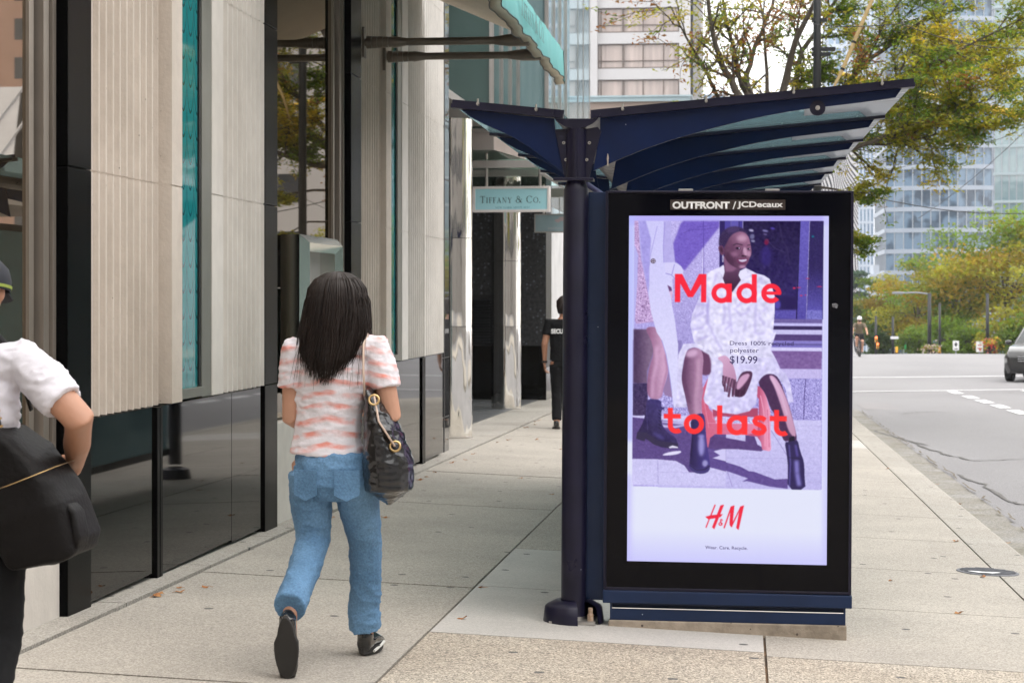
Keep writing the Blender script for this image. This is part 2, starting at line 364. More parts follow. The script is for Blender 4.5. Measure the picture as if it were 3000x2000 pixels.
#patch([(2.6, 26), (4.2, 27), (5.2, 29.5), (5.0, 31.5), (4.3, 34), (2.35, 34.5), (2.3, 28)])
patch([(2.4, 40), (12, 40.5), (12, 44), (2.4, 43.5)], .005)
tag(b.build('road_patch', M['asphalt_patch']), kind='structure')
b = MB()
def stripe(x0, y0, x1, y1, wd, dz=.009, n=6):
    d = Vector((x1 - x0, y1 - y0)).normalized(); q = Vector((-d.y, d.x)) * wd / 2
    for i in range(n):
        a = i / n; c = (i + 1) / n
        p = [(x0 + (x1 - x0) * a - q.x, y0 + (y1 - y0) * a - q.y), (x0 + (x1 - x0) * c - q.x, y0 + (y1 - y0) * c - q.y), (x0 + (x1 - x0) * c + q.x, y0 + (y1 - y0) * c + q.y), (x0 + (x1 - x0) * a + q.x, y0 + (y1 - y0) * a + q.y)]
        b.quad(*[(x, y, roadz(x, y) + dz) for x, y in p])
stripe(1, 61.5, 22, 61.5, .42); stripe(1, 50.2, 22, 53.5, .34)
for y0, y1 in [(50.4, 48.4), (47, 45.2), (44.4, 42.6), (41.7, 40), (39.1, 37.2), (36.3, 34.5)]: stripe(5.15, y0, 5.15, y1, .24, n=1)
for y0, y1 in [(50.4, 48.8), (46.8, 45)]: stripe(6.95, y0, 6.95, y1, .24, n=1)
tag(b.build('road_markings', M['white_paint']), kind='structure')
b = MB()      # dirt caught along the kerb, broken seam of the gutter, seams and cracks in the asphalt
cr = np.random.default_rng(12)
def ribbon(P, wd, dz):
    for (x0, y0), (x1, y1) in zip(P, P[1:]):
        d = Vector((x1 - x0, y1 - y0)); q = Vector((-d.y, d.x)).normalized() * wd / 2 * cr.uniform(.5, 1.3)
        b.quad((x0 - q.x, y0 - q.y, roadz(x0, y0) + dz), (x1 - q.x, y1 - q.y, roadz(x1, y1) + dz), (x1 + q.x, y1 + q.y, roadz(x1, y1) + dz), (x0 + q.x, y0 + q.y, roadz(x0, y0) + dz))
y = 9.0
while y < 39:
    L = cr.uniform(.15, .6)
    if cr.random() < .7: ribbon([(1.915 + cr.normal(0, .004), y), (1.915 + cr.normal(0, .004), y + L)], .022, .03)
    if cr.random() < .8: ribbon([(2.28 + cr.normal(0, .02), y), (2.28 + cr.normal(0, .02), y + L)], .018, .03)
    y += L
tag(b.build('kerb_dirt', mat('kerb_grime', (.09, .072, .05), .95, c2=(.15, .12, .07), cscale=5)), kind='structure')
b = MB()
def road_at(px, py):
    zc = 40.0
    for _ in range(30):
        p = at(px, py, zc); zc *= 1 + ((p.z - roadz(p.x, p.y)) / (CH - p.z)) * .8
    return p.x, p.y
for P in ([(2649, 1212), (2690, 1208), (2740, 1207), (2784, 1209)], [(2883, 1151), (2925, 1149), (2970, 1150)], [(2730, 1075), (2794, 1074.5)], [(2664, 1295), (2760, 1330), (2850, 1350), (3000, 1346)], [(2560, 1262), (2640, 1285), (2720, 1305)], [(2800, 1390), (2880, 1420), (2960, 1470), (3010, 1480)]):
    Q = [road_at(*p) for p in P]; R_ = []
    for a_, c_ in zip(Q, Q[1:]):
        for t in np.linspace(0, 1, 7)[:-1]: R_.append((a_[0] + (c_[0] - a_[0]) * t + cr.normal(0, .02), a_[1] + (c_[1] - a_[1]) * t + cr.normal(0, .04)))
    ribbon(R_ + [Q[-1]], .045, .008)
tag(b.build('road_crack', mat('tar', (.10, .095, .09), .85, c2=(.15, .145, .14), cscale=3)), kind='structure')
b = MB()      # the pavement across the street
for y0, y1 in ((-60, 40), (66, 88)):
    b.hexa([(15, y0, roadz(15, y0) - .2), (26, y0, roadz(15, y0) - .2), (26, y1, roadz(15, y1) - .2), (15, y1, roadz(15, y1) - .2), (15, y0, roadz(15, y0) + .13), (26, y0, roadz(15, y0) + .13), (26, y1, roadz(15, y1) + .13), (15, y1, roadz(15, y1) + .13)])
tag(b.build('pavement', M['pave']), kind='structure')
# manhole cover in the pavement
mc = empty('manhole_cover', (1.5, 12.5, gz(1.5, 12.5))); tag(mc, 'round grey metal cover set in the pavement near the kerb, smeared with white paint', 'manhole cover')
mc.rotation_euler = (math.atan(-.0143), math.atan(.042), 0)
M['castiron'] = mat('castiron', (.15, .155, .17), .75, .1, var=.2, vscale=12, bump=.6, bscale=50)
MB().lathe([(0, .006), (.185, .006), (.19, .003), (.19, -.02)], 40).build('cover', M['castiron'], mc)
b = MB()
for i in range(9):
    a = -.16 + .04 * i; h = math.sqrt(max(0, .17 ** 2 - a * a)); b.box(-h, h, a - .006, a + .006, .0062, .0095)
b.build('tread_bar', M['castiron'], mc)
b = MB(); pts = [(math.cos(t) * (.07 + .03 * math.sin(3 * t)), math.sin(t) * (.035 + .02 * math.cos(2 * t))) for t in np.linspace(0, 6.2, 22)]
b.prism([(-.03 + x * 1.1, -.1 + y * 1.6) for x, y in pts], lambda u, v, k: (u, v, .0105 + .001 * k)); b.build('paint_smear', M['white_paint'], mc)

# ------------------------------------------------------------------ shop building with fluted stone piers
XF = -3.03
shop = empty('shop_building', (XF, 12, 0)); tag(shop, 'pale fluted stone shopfront with polished black base, tall teal window strips and dark mirror glass', 'building')
def to(o, root):     # parent while keeping the world position of geometry built in world coordinates
    o.parent = root; o.matrix_parent_inverse = Matrix.LocRotScale(root.location, root.rotation_euler, None).inverted(); return o
JZ = [.99, 2.145, 3.296, 4.447, 5.6, 6.75, 7.9]
def pier(profile, m, name='stone_pier'):
    """Plan profile [(Y, X)...] pulled up in courses with thin open joints."""
    b = MB()
    for z0, z1 in zip(JZ, JZ[1:]):
        zb = z0 + (.004 if z0 > 1 else 0); n = len(profile)
        vs = [(x, y, z) for z in (zb, z1 - .004) for y, x in profile]
        b.add(vs, [(i, i + 1, n + i + 1, n + i) for i in range(n - 1)])
        back = [(profile[-1][0], -3.5), (profile[0][0], -3.5)]
        b.add([(x, y, zb) for y, x in profile + back], [tuple(range(n + 2))])
        b.add([(x, y, z1 - .004) for y, x in profile + back], [tuple(range(n + 1, -1, -1))])
        # bed joint, set back
        b.add([(x - .007, y, z) for z in (z1 - .004, z1 + .004) for y, x in profile], [(i, i + 1, n + i + 1, n + i) for i in range(n - 1)])
    return to(b.build(name, m), shop)
def flutes(y0, y1, n, x=XF, deep=.055):
    out = []; wd = (y1 - y0) / n
    for k in range(n):
        for t in ((.0, .0), (.15, 0), (.17, -.35), (.26, -.8), (.4, -1), (.6, -1), (.75, -.88), (.87, -.6), (.95, -.25), (.985, -.04)):
            out.append((y0 + wd * (k + t[0]), x + t[1] * deep))
    out.append((y1, x)); return out
def flat(*p): return list(p)
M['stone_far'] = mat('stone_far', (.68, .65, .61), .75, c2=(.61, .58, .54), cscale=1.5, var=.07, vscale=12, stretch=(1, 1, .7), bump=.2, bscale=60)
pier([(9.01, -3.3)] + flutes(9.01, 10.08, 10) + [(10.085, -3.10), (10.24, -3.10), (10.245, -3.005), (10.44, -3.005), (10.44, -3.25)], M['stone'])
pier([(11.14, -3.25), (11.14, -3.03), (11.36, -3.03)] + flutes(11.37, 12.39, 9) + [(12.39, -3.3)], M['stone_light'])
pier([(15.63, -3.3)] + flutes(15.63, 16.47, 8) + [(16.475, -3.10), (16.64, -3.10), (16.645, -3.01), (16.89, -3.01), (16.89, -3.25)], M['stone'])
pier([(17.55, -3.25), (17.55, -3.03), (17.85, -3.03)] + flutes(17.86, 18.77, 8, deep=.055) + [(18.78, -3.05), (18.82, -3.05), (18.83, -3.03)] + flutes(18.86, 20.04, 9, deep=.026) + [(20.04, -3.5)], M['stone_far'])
# teal windows: glazed panel with woven leaf pattern, frame, sill
def teal_mat():
    m = mat('teal_leaf_panel', (.02, .25, .26), .03, ior=1.33); nt = m.node_tree; b = nt.nodes['Principled BSDF']
    tc = N(nt, 'TexCoord'); sp = N(nt, 'SeparateXYZ'); nt.links.new(tc.outputs['Object'], sp.inputs[0])
    def math_(op, a, c=None):
        q = N(nt, 'Math', operation=op)
        for i, v in enumerate((a, c)):
            if v is None: continue
            if isinstance(v, (int, float)): q.inputs[i].default_value = v
            else: nt.links.new(v, q.inputs[i])
        return q.outputs[0]
    fy = math_('FRACT', math_('MULTIPLY', sp.outputs[1], 7.2)); d = math_('ABSOLUTE', math_('SUBTRACT', fy, .5))    # 0 centre .5 edge
    curve = math_('POWER', math_('MULTIPLY', d, 2), 2.2)
    fz = math_('FRACT', math_('SUBTRACT', math_('MULTIPLY', sp.outputs[2], 7.0), math_('MULTIPLY', curve, 1.0)))
    line = math_('LESS_THAN', fz, .14); rib = math_('GREATER_THAN', d, .46)
    any_ = math_('MAXIMUM', line, rib)
    x = N(nt, 'Mix', data_type='RGBA'); x.inputs[6].default_value = (.016, .20, .21, 1); x.inputs[7].default_value = (.006, .085, .10, 1)
    g = math_('MULTIPLY', any_, math_('SUBTRACT', 1.0, math_('MULTIPLY', fz, 2)))
    nt.links.new(math_('MAXIMUM', g, math_('MULTIPLY', rib, .5)), x.inputs[0]); nt.links.new(x.outputs[2], b.inputs['Base Color'])
    return m
M['teal_leaf'] = teal_mat()
M['jamb'] = mat('jamb', (.20, .20, .175), .4, .3, var=.08)
def teal_window(y0, y1):
    f = MB(); f.box(-3.30, -3.02, y0, y0 + .02, .99, 8).box(-3.30, -3.035, y1 - .20, y1, .99, 8).box(-3.30, -3.015, y0, y1 - .2, 1.0, 1.05).box(-3.2, -3.04, y1 - .235, y1 - .20, 1.06, 8, 1)
    fr = to(f.build('window_frame', [M['jamb'], M['dark_metal']]), shop)
    g = MB(); g.box(-3.20, -3.052, y0 + .02, y1 - .235, 1.05, 8); p = g.build('pane', M['teal_leaf'])
    return fr, p
def to2(ch, par):    # sub-part: par already sits under the shop with identity world transform
    ch.parent = par; ch.matrix_parent_inverse = Matrix.Identity(4); return ch
for y0, y1 in ((10.44, 11.14), (16.89, 17.55)):
    fr, p = teal_window(y0, y1); to2(p, fr)
# polished black base panels, stepping down with the pavement
def base_panel(y0, y1, x=XF - .012):
    zb = gz(-3, (y0 + y1) / 2) + .03; b = MB(); b.box(-3.45, x, y0, y1, zb, .984)
    return to(b.build('base_panel', M['granite_black'], bevel=.003), shop)
for y0, y1 in ((9.01, 10.045), (10.16, 11.62), (11.625, 12.385), (16.0, 17.2), (17.205, 18.66), (18.86, 20.03)): base_panel(y0, y1)
def post(y0, y1, z1=8, x=XF + .004, z0=None, name='granite_post'):
    b = MB()
    zb = gz(-3, y0) - .05 if z0 is None else z0
    for a, c in ([(zb, .98)] if z1 < 1 else [(zb, .992), (.995, 2.143), (2.147, 3.294), (3.298, 4.445), (4.449, z1)]): b.box(-3.5, x, y0, y1, a, c)
    return to(b.build(name, M['granite_post'], bevel=.006), shop)
post(8.67, 9.0); post(12.395, 12.74); post(15.2, 15.62); post(10.05, 10.10, .9); post(10.105, 10.155, .9); post(18.67, 18.75, .9); post(18.76, 18.85, .9); post(15.63, 15.99, .9, x=XF - .02)
# mirror-glass bays over a pale stone sill wall
def bay(y0, y1, base_top=.72):
    g = MB(); g.box(-3.25, -3.13, y0, y1, base_top, 8); pn = to(g.build('bay_window', M['mirror_glass']), shop)
    f = MB()
    f.box(-3.30, -3.115, y1, y1 + .06, base_top, 8).box(-3.30, -3.085, y1 + .10, y1 + .17, base_top, 8).box(-3.30, -3.075, y1 + .19, y1 + .235, base_top, 8).box(-3.30, -3.135, y1 + .06, y1 + .10, base_top, 8, 1).box(-3.30, -3.12, y1 + .17, y1 + .19, base_top, 8, 1).box(-3.30, -3.11, y0 - .08, y0, base_top, 8)
    fr = f.build('bay_frame', [M['bronze_metal'], M['dark_metal']]); to2(fr, pn)
    s = MB(); s.box(-3.45, -3.06, y0 - .08, y1 + .24, gz(-3, (y0 + y1) / 2) - .2, base_top); to(s.build('sill_wall', M['stone_light'], bevel=.005), shop)
bay(5.2, 8.42); bay(12.83, 14.94)
b = MB(); b.box(-3.6, -3.46, 4.5, 20.03, -.3, 8); to(b.build('core_wall', M['dark_metal']), shop)
b = MB(); b.box(-14, -3.0, -4, 20.0, 8.0, 9.0).box(-14, -3.15, -4, 20.0, 9.0, 15).box(-14, -3.46, -4, 4.5, -.3, 8.0); to(b.build('upper_wall', M['stone_light']), shop)
# display vitrine with a bevelled polished frame in the bay
vit = empty('display_case', (-3.13, 13.8, .9)); tag(vit, 'small display window with wide slanted polished metal frame, behind the woman in striped top', 'display case')
M['polished'] = mat('polished', (.66, .68, .62), .13, 1)
def vframe():
    b = MB(); y0, y1, z0, z1 = -.62, .62, 0, 1.08
    o = [(y0, z0), (y1, z0), (y1, z1), (y0, z1)]
    def ring(d0, x0, d1, x1):
        for i in range(4):
            (a, c), (e, g) = o[i], o[(i + 1) % 4]
            def ins(p, d): return (p[0] + (d if p[0] == y0 else -d), p[1] + (d if p[1] == z0 else -d))
            A, B = ins((a, c), d0), ins((e, g), d0); Cc, D = ins((e, g), d1), ins((a, c), d1)
            b.quad((x0, A[0], A[1]), (x0, B[0], B[1]), (x1, Cc[0], Cc[1]), (x1, D[0], D[1]))
    ring(0, .02, 0, .15); ring(0, .15, .055, .21); ring(.055, .21, .11, .16); ring(.11, .16, .11, .04)
    return b
vframe().build('case_frame', M['polished'], vit)
M['case_grey'] = mat('case_grey', (.30, .29, .28), .12, ior=1.7, var=.1, vscale=2)
M['green_reflection'] = mat('green_reflection', (.03, .22, .16), .1, c2=(.04, .24, .26), cscale=4, ior=1.5)
MB().box(.03, .05, -.51, .51, .72, .97).build('back_panel', M['case_grey'], vit)
MB().box(.03, .05, -.51, .51, .11, .715).build('reflection_panel', M['green_reflection'], vit)  # green reflection inside the case is put into this panel's colour
MB().box(.05, .07, -.51, .51, .34, .36).build('display_shelf', M['polished'], vit)

# ------------------------------------------------------------------ awning over the bay
AX = -1.66
aw = empty('awning', (-3.03, 15.5, 3.6)); tag(aw, 'teal fabric awning with cream underside held out on two dark arms above the shopfront', 'awning')
M['teal_fabric'] = mat('teal_fabric', (.085, .32, .315), .7, var=.06, vscale=3, bump=.15, bscale=200)
M['cream_fabric'] = mat('cream_fabric', (.50, .44, .35), .8, var=.07, vscale=2)
M['hem'] = mat('hem', (.72, .64, .50), .8, var=.05)
def wv(y): return .012 * math.sin(y * 5.3) + .008 * math.sin(y * 13.1 + 1)
ysn = np.linspace(12.2, 18.66, 60); b = MB()
def strip(b, fa, fb, mi=0):
    n = len(ysn); b.add([fa(y) for y in ysn] + [fb(y) for y in ysn], [(i, i + 1, n + i + 1, n + i) for i in range(n - 1)], mi)
hb = lambda y: 3.585 + .006 * math.sin(y * 9) + (.012 * math.sin(y * 40) if y > 18.2 else 0)
strip(b, lambda y: (AX + wv(y), y, hb(y)), lambda y: (AX - .02 + .3 * wv(y), y, 3.875))
strip(b, lambda y: (AX - .02 + .3 * wv(y), y, 3.875), lambda y: (-3.03, y, 4.46))
to(b.build('canopy_fabric', M['teal_fabric'], smooth=True), aw)
b = MB(); strip(b, lambda y: (AX - .03 + .3 * wv(y), y, 3.862), lambda y: (-3.03, y, 4.447)); strip(b, lambda y: (AX - .006 + wv(y), y, hb(y) + .004), lambda y: (AX - .028 + .3 * wv(y), y, 3.864))
to(b.build('lining', M['cream_fabric'], smooth=True), aw)
b = MB(); strip(b, lambda y: (AX + .003 + wv(y), y, hb(y) - .002), lambda y: (AX - .08 + wv(y), y, hb(y) - .012)); strip(b, lambda y: (AX - .08 + wv(y), y, hb(y) - .012), lambda y: (AX - .02 + wv(y), y, hb(y) + .02))
to(b.build('hem', M['hem'], smooth=True), aw)
M['piping'] = mat('piping', (.015, .02, .02), .6)
b = MB(); b.tube([(AX + .004 + wv(y), y, hb(y)) for y in ysn], .005, 6); b.tube([(AX + wv(18.66), 18.663, hb(18.66)), (AX - .02, 18.663, 3.875)], .005, 6); b.tube([(AX - .08 + wv(y), y, hb(y) - .012) for y in ysn], .004, 6)
to(b.build('piping', M['piping']), aw)
M['arm_metal'] = mat('arm_metal', (.16, .135, .11), .35, .7, var=.15, vscale=8)
for y in (15.72, 16.68):
    b = MB(); x0, x1 = -3.02, AX - .03; z = 3.60
    b.tube([(x0, y, z), (x1, y, z)], .031, 14)
    for k in range(5): b.tube([(x0 + .02 + .045 * k, y, z), (x0 + .06 + .045 * k, y, z)], [.052 - .002 * k, .050 - .002 * k], 14)
    b.tube([(x0 + .24, y, z), (x0 + .34, y, z)], [.047, .032], 14); b.tube([(x1 - .28, y, z), (x1 - .16, y, z), (x1, y, z)], [.032, .05, .05], 14)
    b.box(x0 - .02, x0 + .005, y - .05, y + .05, z - .12, z + .12)
    to(b.build('awning_arm', M['arm_metal'], smooth=40), aw)
M['sign_black'] = mat('sign_black', (.01, .03, .035), .5)
# ------------------------------------------------------------------ serif lettering from strokes
SER = {}
def serif_text(text, name, m, h, parent=None, gap=.10, small=.76, face='-y', wmax=None):
    """Roman capitals with thick and thin strokes; lower-case input gives small capitals. Local x / z plane facing -y."""
    b = MB(); x = 0; lay = [0]
    def P(poly, x, s):
        lay[0] += 1; d = .00012 * (lay[0] % 7)
        b.prism([(x + u * s, v * s) for u, v in poly], lambda u, v, k: (u, -d - .0005 * k, v))
    def ring(x, s, cx, cy, rx, ry, ix, iy, a0=0, a1=2 * math.pi, n=20):
        for i in range(n):
            t0 = a0 + (a1 - a0) * i / n; t1 = a0 + (a1 - a0) * (i + 1) / n
            q = [(cx + rx * math.cos(t0), cy + ry * math.sin(t0)), (cx + rx * math.cos(t1), cy + ry * math.sin(t1)), (cx + ix * math.cos(t1), cy + iy * math.sin(t1)), (cx + ix * math.cos(t0), cy + iy * math.sin(t0))]
            b.prism([(x + u * s, v * s) for u, v in q], lambda u, v, k: (u, -.0005 * k, v))
    bx = lambda a, c, d, e: [(a, d), (c, d), (c, e), (a, e)]
    T, t = .13, .045
    for ch in text:
        s = h * (small if ch.islower() else 1); c = ch.upper(); w = .6
        if c == 'T': w = .72; [P(q, x, s) for q in (bx(.30, .43, 0, 1), bx(0, .72, .94, 1), bx(0, .05, .8, .94), bx(.67, .72, .8, .94), bx(.2, .53, 0, .035))]
        elif c == 'I': w = .34; [P(q, x, s) for q in (bx(.10, .24, 0, 1), bx(0, .34, 0, .04), bx(0, .34, .96, 1))]
        elif c == 'F': w = .58; [P(q, x, s) for q in (bx(.10, .24, 0, 1), bx(0, .36, 0, .04), bx(0, .58, .95, 1), bx(.53, .58, .8, .95), bx(.24, .48, .5, .545), bx(.45, .48, .42, .62))]
        elif c == 'E': w = .6; [P(q, x, s) for q in (bx(.10, .24, 0, 1), bx(0, .58, .95, 1), bx(0, .6, 0, .05), bx(.53, .58, .8, .95), bx(.55, .6, .05, .2), bx(.24, .48, .5, .545))]
        elif c == 'A': w = .82; [P(q, x, s) for q in ([(.10, 0), (.155, 0), (.42, .93), (.39, 1)], [(.39, 1), (.42, 1), (.76, 0), (.61, 0), (.36, .86)], bx(.22, .58, .32, .365), bx(0, .26, 0, .035), bx(.52, .84, 0, .035))]
        elif c == 'N': w = .84; [P(q, x, s) for q in (bx(.12, .165, 0, 1), bx(.68, .725, 0, 1), [(.04, 1), (.2, 1), (.725, .06), (.725, 0), (.67, 0)], bx(.03, .26, 0, .035), bx(.58, .83, .965, 1))]
        elif c == 'Y': w = .78; [P(q, x, s) for q in (bx(.33, .46, 0, .46), [(.05, 1), (.2, 1), (.46, .44), (.34, .44)], [(.66, 1), (.71, 1), (.45, .44), (.41, .46)], bx(0, .28, .965, 1), bx(.56, .8, .965, 1), bx(.24, .56, 0, .035))]
        elif c == 'C': w = .85; ring(x, s, .45, .5, .45, .52, .32, .475, .7, 2 * math.pi - .7); P(bx(.76, .80, .7, .98), x, s)
        elif c in 'OQ': w = .92; ring(x, s, .46, .5, .46, .52, .33, .475)
        elif c == '&':
            w = .98; ring(x, s, .38, .76, .2, .25, .12, .2); ring(x, s, .34, .28, .33, .3, .22, .25)
            P([(.28, .62), (.42, .6), (.95, .02), (.78, 0)], x, s); P([(.62, .18), (.68, .16), (.88, .52), (.84, .54)], x, s); P(bx(.74, .98, .52, .56), x, s)
        elif c == '.': w = .18; ring(x, s, .09, .06, .085, .075, .005, .005)
        elif c == 'R': w = .74; [P(q, x, s) for q in (bx(.1, .24, 0, 1), bx(0, .34, 0, .04), [(.3, .5), (.42, .5), (.76, 0), (.6, 0)])]; ring(x, s, .3, .74, .32, .26, .2, .215, -1.57, 1.57, 12)
        elif c == 'W': w = 1.05; [P(q, x, s) for q in ([(.02, 1), (.16, 1), (.38, .05), (.32, 0)], [(.32, 0), (.36, 0), (.56, 1), (.52, 1)], [(.46, 1), (.6, 1), (.8, .05), (.74, 0)], [(.74, 0), (.78, 0), (1.02, 1), (.98, 1)])]
        elif c == 'K': w = .78; [P(q, x, s) for q in (bx(.1, .24, 0, 1), [(.24, .42), (.3, .42), (.7, 1), (.62, 1)], [(.34, .56), (.46, .58), (.8, 0), (.64, 0)])]
        elif c == 'S': w = .56; ring(x, s, .28, .74, .24, .27, .14, .22, .3, 4.7, 12); ring(x, s, .28, .26, .27, .27, .16, .22, -2.9, 1.57, 12)
        elif c == '1': w = .4; P(bx(.14, .26, 0, 1), x, s)
        elif c == '8': w = .6; ring(x, s, .3, .74, .24, .26, .14, .2); ring(x, s, .3, .26, .3, .27, .17, .21)
        elif c == '3': w = .56; ring(x, s, .24, .74, .26, .26, .15, .21, -1.57, 2.6, 12); ring(x, s, .24, .26, .3, .26, .17, .21, -2.6, 1.57, 12)
        elif c == '7': w = .56; P(bx(0, .54, .93, 1), x, s); P([(.44, .93), (.54, .93), (.26, 0), (.13, 0)], x, s)
        elif c == ' ': w = .28
        x += (w + gap) * s
    W = x - gap * h * .5
    f = 1 if wmax is None else wmax / W
    b.v = [((p[0] - W / 2) * f, p[1], p[2] - h / 2) for p in b.v]
    return b.build(name, m, parent)
# lettering on the awning valance (reads along +y, faces the street)
tt = serif_text("Tiffany & Co.", 'lettering', M['sign_black'], .155, wmax=1.75)
tt.parent = aw; tt.location = Vector((AX + .014, 15.62, 3.745)) - aw.location; tt.rotation_euler = (0, 0, R(90))

# ------------------------------------------------------------------ hanging shop sign
Ysg = 28.3
a = atY(1386, 547, Ysg); c = atY(1612, 621, Ysg); cx_ = (a.x + c.x) / 2; W = c.x - a.x; H = a.z - c.z
sg = empty('hanging_sign', (cx_, Ysg, (a.z + c.z) / 2), (0, 0, R(-2))); tag(sg, 'pale blue shop sign in a white frame hung on two rods, dark serif lettering', 'hanging sign')
M['sign_white'] = mat('sign_white', (.70, .66, .64), .4, var=.05)
M['sign_blue'] = mat('sign_blue', (.34, .66, .72), .22, c2=(.40, .70, .76), cscale=2, coat=.4)
M['sign_red'] = mat('sign_red', (.45, .16, .14), .6)
b = MB(); t_ = .035
b.box(-W / 2, W / 2, -.05, .06, H / 2 - t_, H / 2).box(-W / 2, W / 2, -.05, .06, -H / 2, -H / 2 + t_).box(-W / 2, -W / 2 + t_, -.05, .06, -H / 2 + t_, H / 2 - t_).box(W / 2 - t_, W / 2, -.05, .06, -H / 2 + t_, H / 2 - t_)
b.build('sign_frame', M['sign_white'], sg, bevel=.004)
MB().box(-W / 2 + t_, W / 2 - t_, -.035, .03, -H / 2 + t_, H / 2 - t_).build('sign_face', M['sign_blue'], sg)
tt = serif_text("Tiffany & Co.", 'lettering', M['sign_black'], .098, sg, wmax=W * .79, small=.8, gap=.16); tt.location = (-.01, -.037, -.005)
tt = serif_text("NEW YORK SINCE 1837", 'small_lettering', mat('sign_teal_ink', (.02, .2, .24), .5), .026, sg, wmax=W * .45, gap=.16); tt.location = (.02, -.037, -H / 2 + t_ + .03)
for px in (1425, 1582):
    x = atY(px, 500, Ysg).x - cx_
    MB().tube([(x, 0, H / 2), (x, 0, H / 2 + .50)], .022, 12).build('hanging_rod', M['steel'], sg, smooth=40)
Y2 = 33.0
a = atY(1566, 627, Y2); c = atY(1760, 681, Y2)
s2 = empty('restaurant_sign', ((a.x + c.x) / 2, Y2, (a.z + c.z) / 2)); tag(s2, 'faded grey-blue restaurant sign with worn edge, half behind the dark bus shelter pole', 'hanging sign')
W = c.x - a.x; H = a.z - c.z
M['sign_grey'] = mat('sign_grey', (.26, .36, .40), .3, c2=(.30, .40, .44), cscale=2, var=.08)
b = MB(); b.box(-W / 2, W / 2, -.04, .04, H / 2 - .02, H / 2).box(-W / 2, W / 2, -.04, .04, -H / 2, -H / 2 + .02).box(-W / 2, -W / 2 + .02, -.04, .04, -H / 2 + .02, H / 2 - .02).box(W / 2 - .02, W / 2, -.04, .04, -H / 2 + .02, H / 2 - .02)
b.build('sign_frame', M['steel_dull'], s2); MB().box(-W / 2 + .02, W / 2 - .02, -.03, .03, -H / 2 + .02, H / 2 - .02).build('sign_face', M['sign_grey'], s2)
M['sign_faded'] = mat('sign_faded', (.40, .44, .46), .5)
t = text_mesh("RESTAURANT & BAR", 'lettering', M['sign_faded'], W * .62, .035, s2, bold=.02); t.location = (.02, -.032, -H / 2 + .07)
b = MB()
for k, (u, v, r) in enumerate(((-.16, .02, .05), (-.09, .05, .06), (.0, .01, .045), (.1, .05, .07), (.17, .02, .05))):
    b.prism([(u + r * (1 + .3 * math.sin(3 * q + k)) * math.cos(q), v + r * .6 * math.sin(q)) for q in np.linspace(0, 5.9, 14)], lambda x, z, kk, k=k: (x, -.0312 - .0003 * k - .0005 * kk, z + .02))
b.build('painted_emblem', mat('sign_pink', (.42, .33, .34), .6), s2)
[MB().tube([(q_, 0, H / 2), (q_, 0, H / 2 + .5)], .02, 8).build('hanging_rod', M['steel'], s2) for q_ in (-.4, .4)]

# ------------------------------------------------------------------ glass and granite building beyond the shop
off = empty('office_building', (-5, 28, 0)); tag(off, 'greenish glass office front over a recessed entrance clad in dark speckled granite', 'building')
M['granite_speck'] = mat('granite_speck', (.045, .045, .048), .35, var=.5, vscale=14, c2=(.02, .02, .022), cscale=22, speck=(16, .32, (.11, .12, .14), .35), ior=1.45)
M['granite_tile'] = mat('granite_tile', (.05, .05, .052), .03, ior=2.4, var=.3, vscale=2)
M['green_glass'] = mat('green_glass', (.05, .085, .08), .02, ior=2.0, var=.25, vscale=.9, stretch=(1, 1, .12))
M['pale_glass'] = mat('pale_glass', (.22, .34, .36), .02, ior=2.2, var=.2, vscale=1.2, stretch=(1, 1, .2))
M['slate'] = mat('slate', (.085, .09, .095), .5, var=.12, vscale=2)
def offp(b, name, m, **k): return to(b.build(name, m, **k), off)
b = MB(); b.box(-4.2, -3.09, 20.05, 20.8, -.4, 12)
offp(b, 'stone_jamb', M['granite_tile'])
b = MB()
for z in np.arange(.3, 6, .62): b.box(-3.093, -3.087, 20.05, 20.8, z, z + .01); b.box(-3.6, -3.07, 20.046, 20.049, z, z + .01)
b.box(-3.10, -3.084, 20.44, 20.47, -.3, 12); offp(b, 'tile_joint', M['dark_metal'])
# entrance recess
b = MB(); b.box(-9, -3.46, 35, 36, .32, 6).box(-9, -8.5, 20.8, 35, -.5, 6); offp(b, 'granite_wall', M['granite_speck'])
b = MB(); b.box(-9, -3.47, 34.96, 34.999, -.6, .70).box(-9, -3.455, 35.0, 36, -.6, .318)
offp(b, 'granite_skirting', M['granite_black'])
b = MB()
for k in range(16): b.hexa([(-6.6, 34.90, .74 + .05 * k), (-4.45, 34.90, .74 + .05 * k), (-4.45, 34.95, .77 + .05 * k), (-6.6, 34.95, .77 + .05 * k), (-6.6, 34.90, .75 + .05 * k), (-4.45, 34.90, .75 + .05 * k), (-4.45, 34.95, .78 + .05 * k), (-6.6, 34.95, .78 + .05 * k)])
b.box(-6.65, -4.4, 34.95, 34.99, .70, 1.6); offp(b, 'vent_grille', M['dark_metal'])
b = MB(); b.box(-9, -3.6, 20.8, 35, -.5, -.28)
b.v = [(x, y, z + (gz(-3.5, y) + .30 if z > -.4 else 0)) for x, y, z in b.v]; offp(b, 'entrance_floor', M['slate'])
b = MB()
for y in np.arange(21.5, 35, 1.2): b.box(-8, -3.62, y, y + .012, gz(-3.5, y) + .012, gz(-3.5, y) + .0225)
b.hexa([(-4.9, 20.9, gz(-3.5, 20.9) + .0), (-4.888, 20.9, gz(-3.5, 20.9)), (-4.888, 34.9, gz(-3.5, 34.9)), (-4.9, 34.9, gz(-3.5, 34.9)), (-4.9, 20.9, gz(-3.5, 20.9) + .0235), (-4.888, 20.9, gz(-3.5, 20.9) + .0235), (-4.888, 34.9, gz(-3.5, 34.9) + .0235), (-4.9, 34.9, gz(-3.5, 34.9) + .0235)])
offp(b, 'floor_joint', M['steel_dull'])
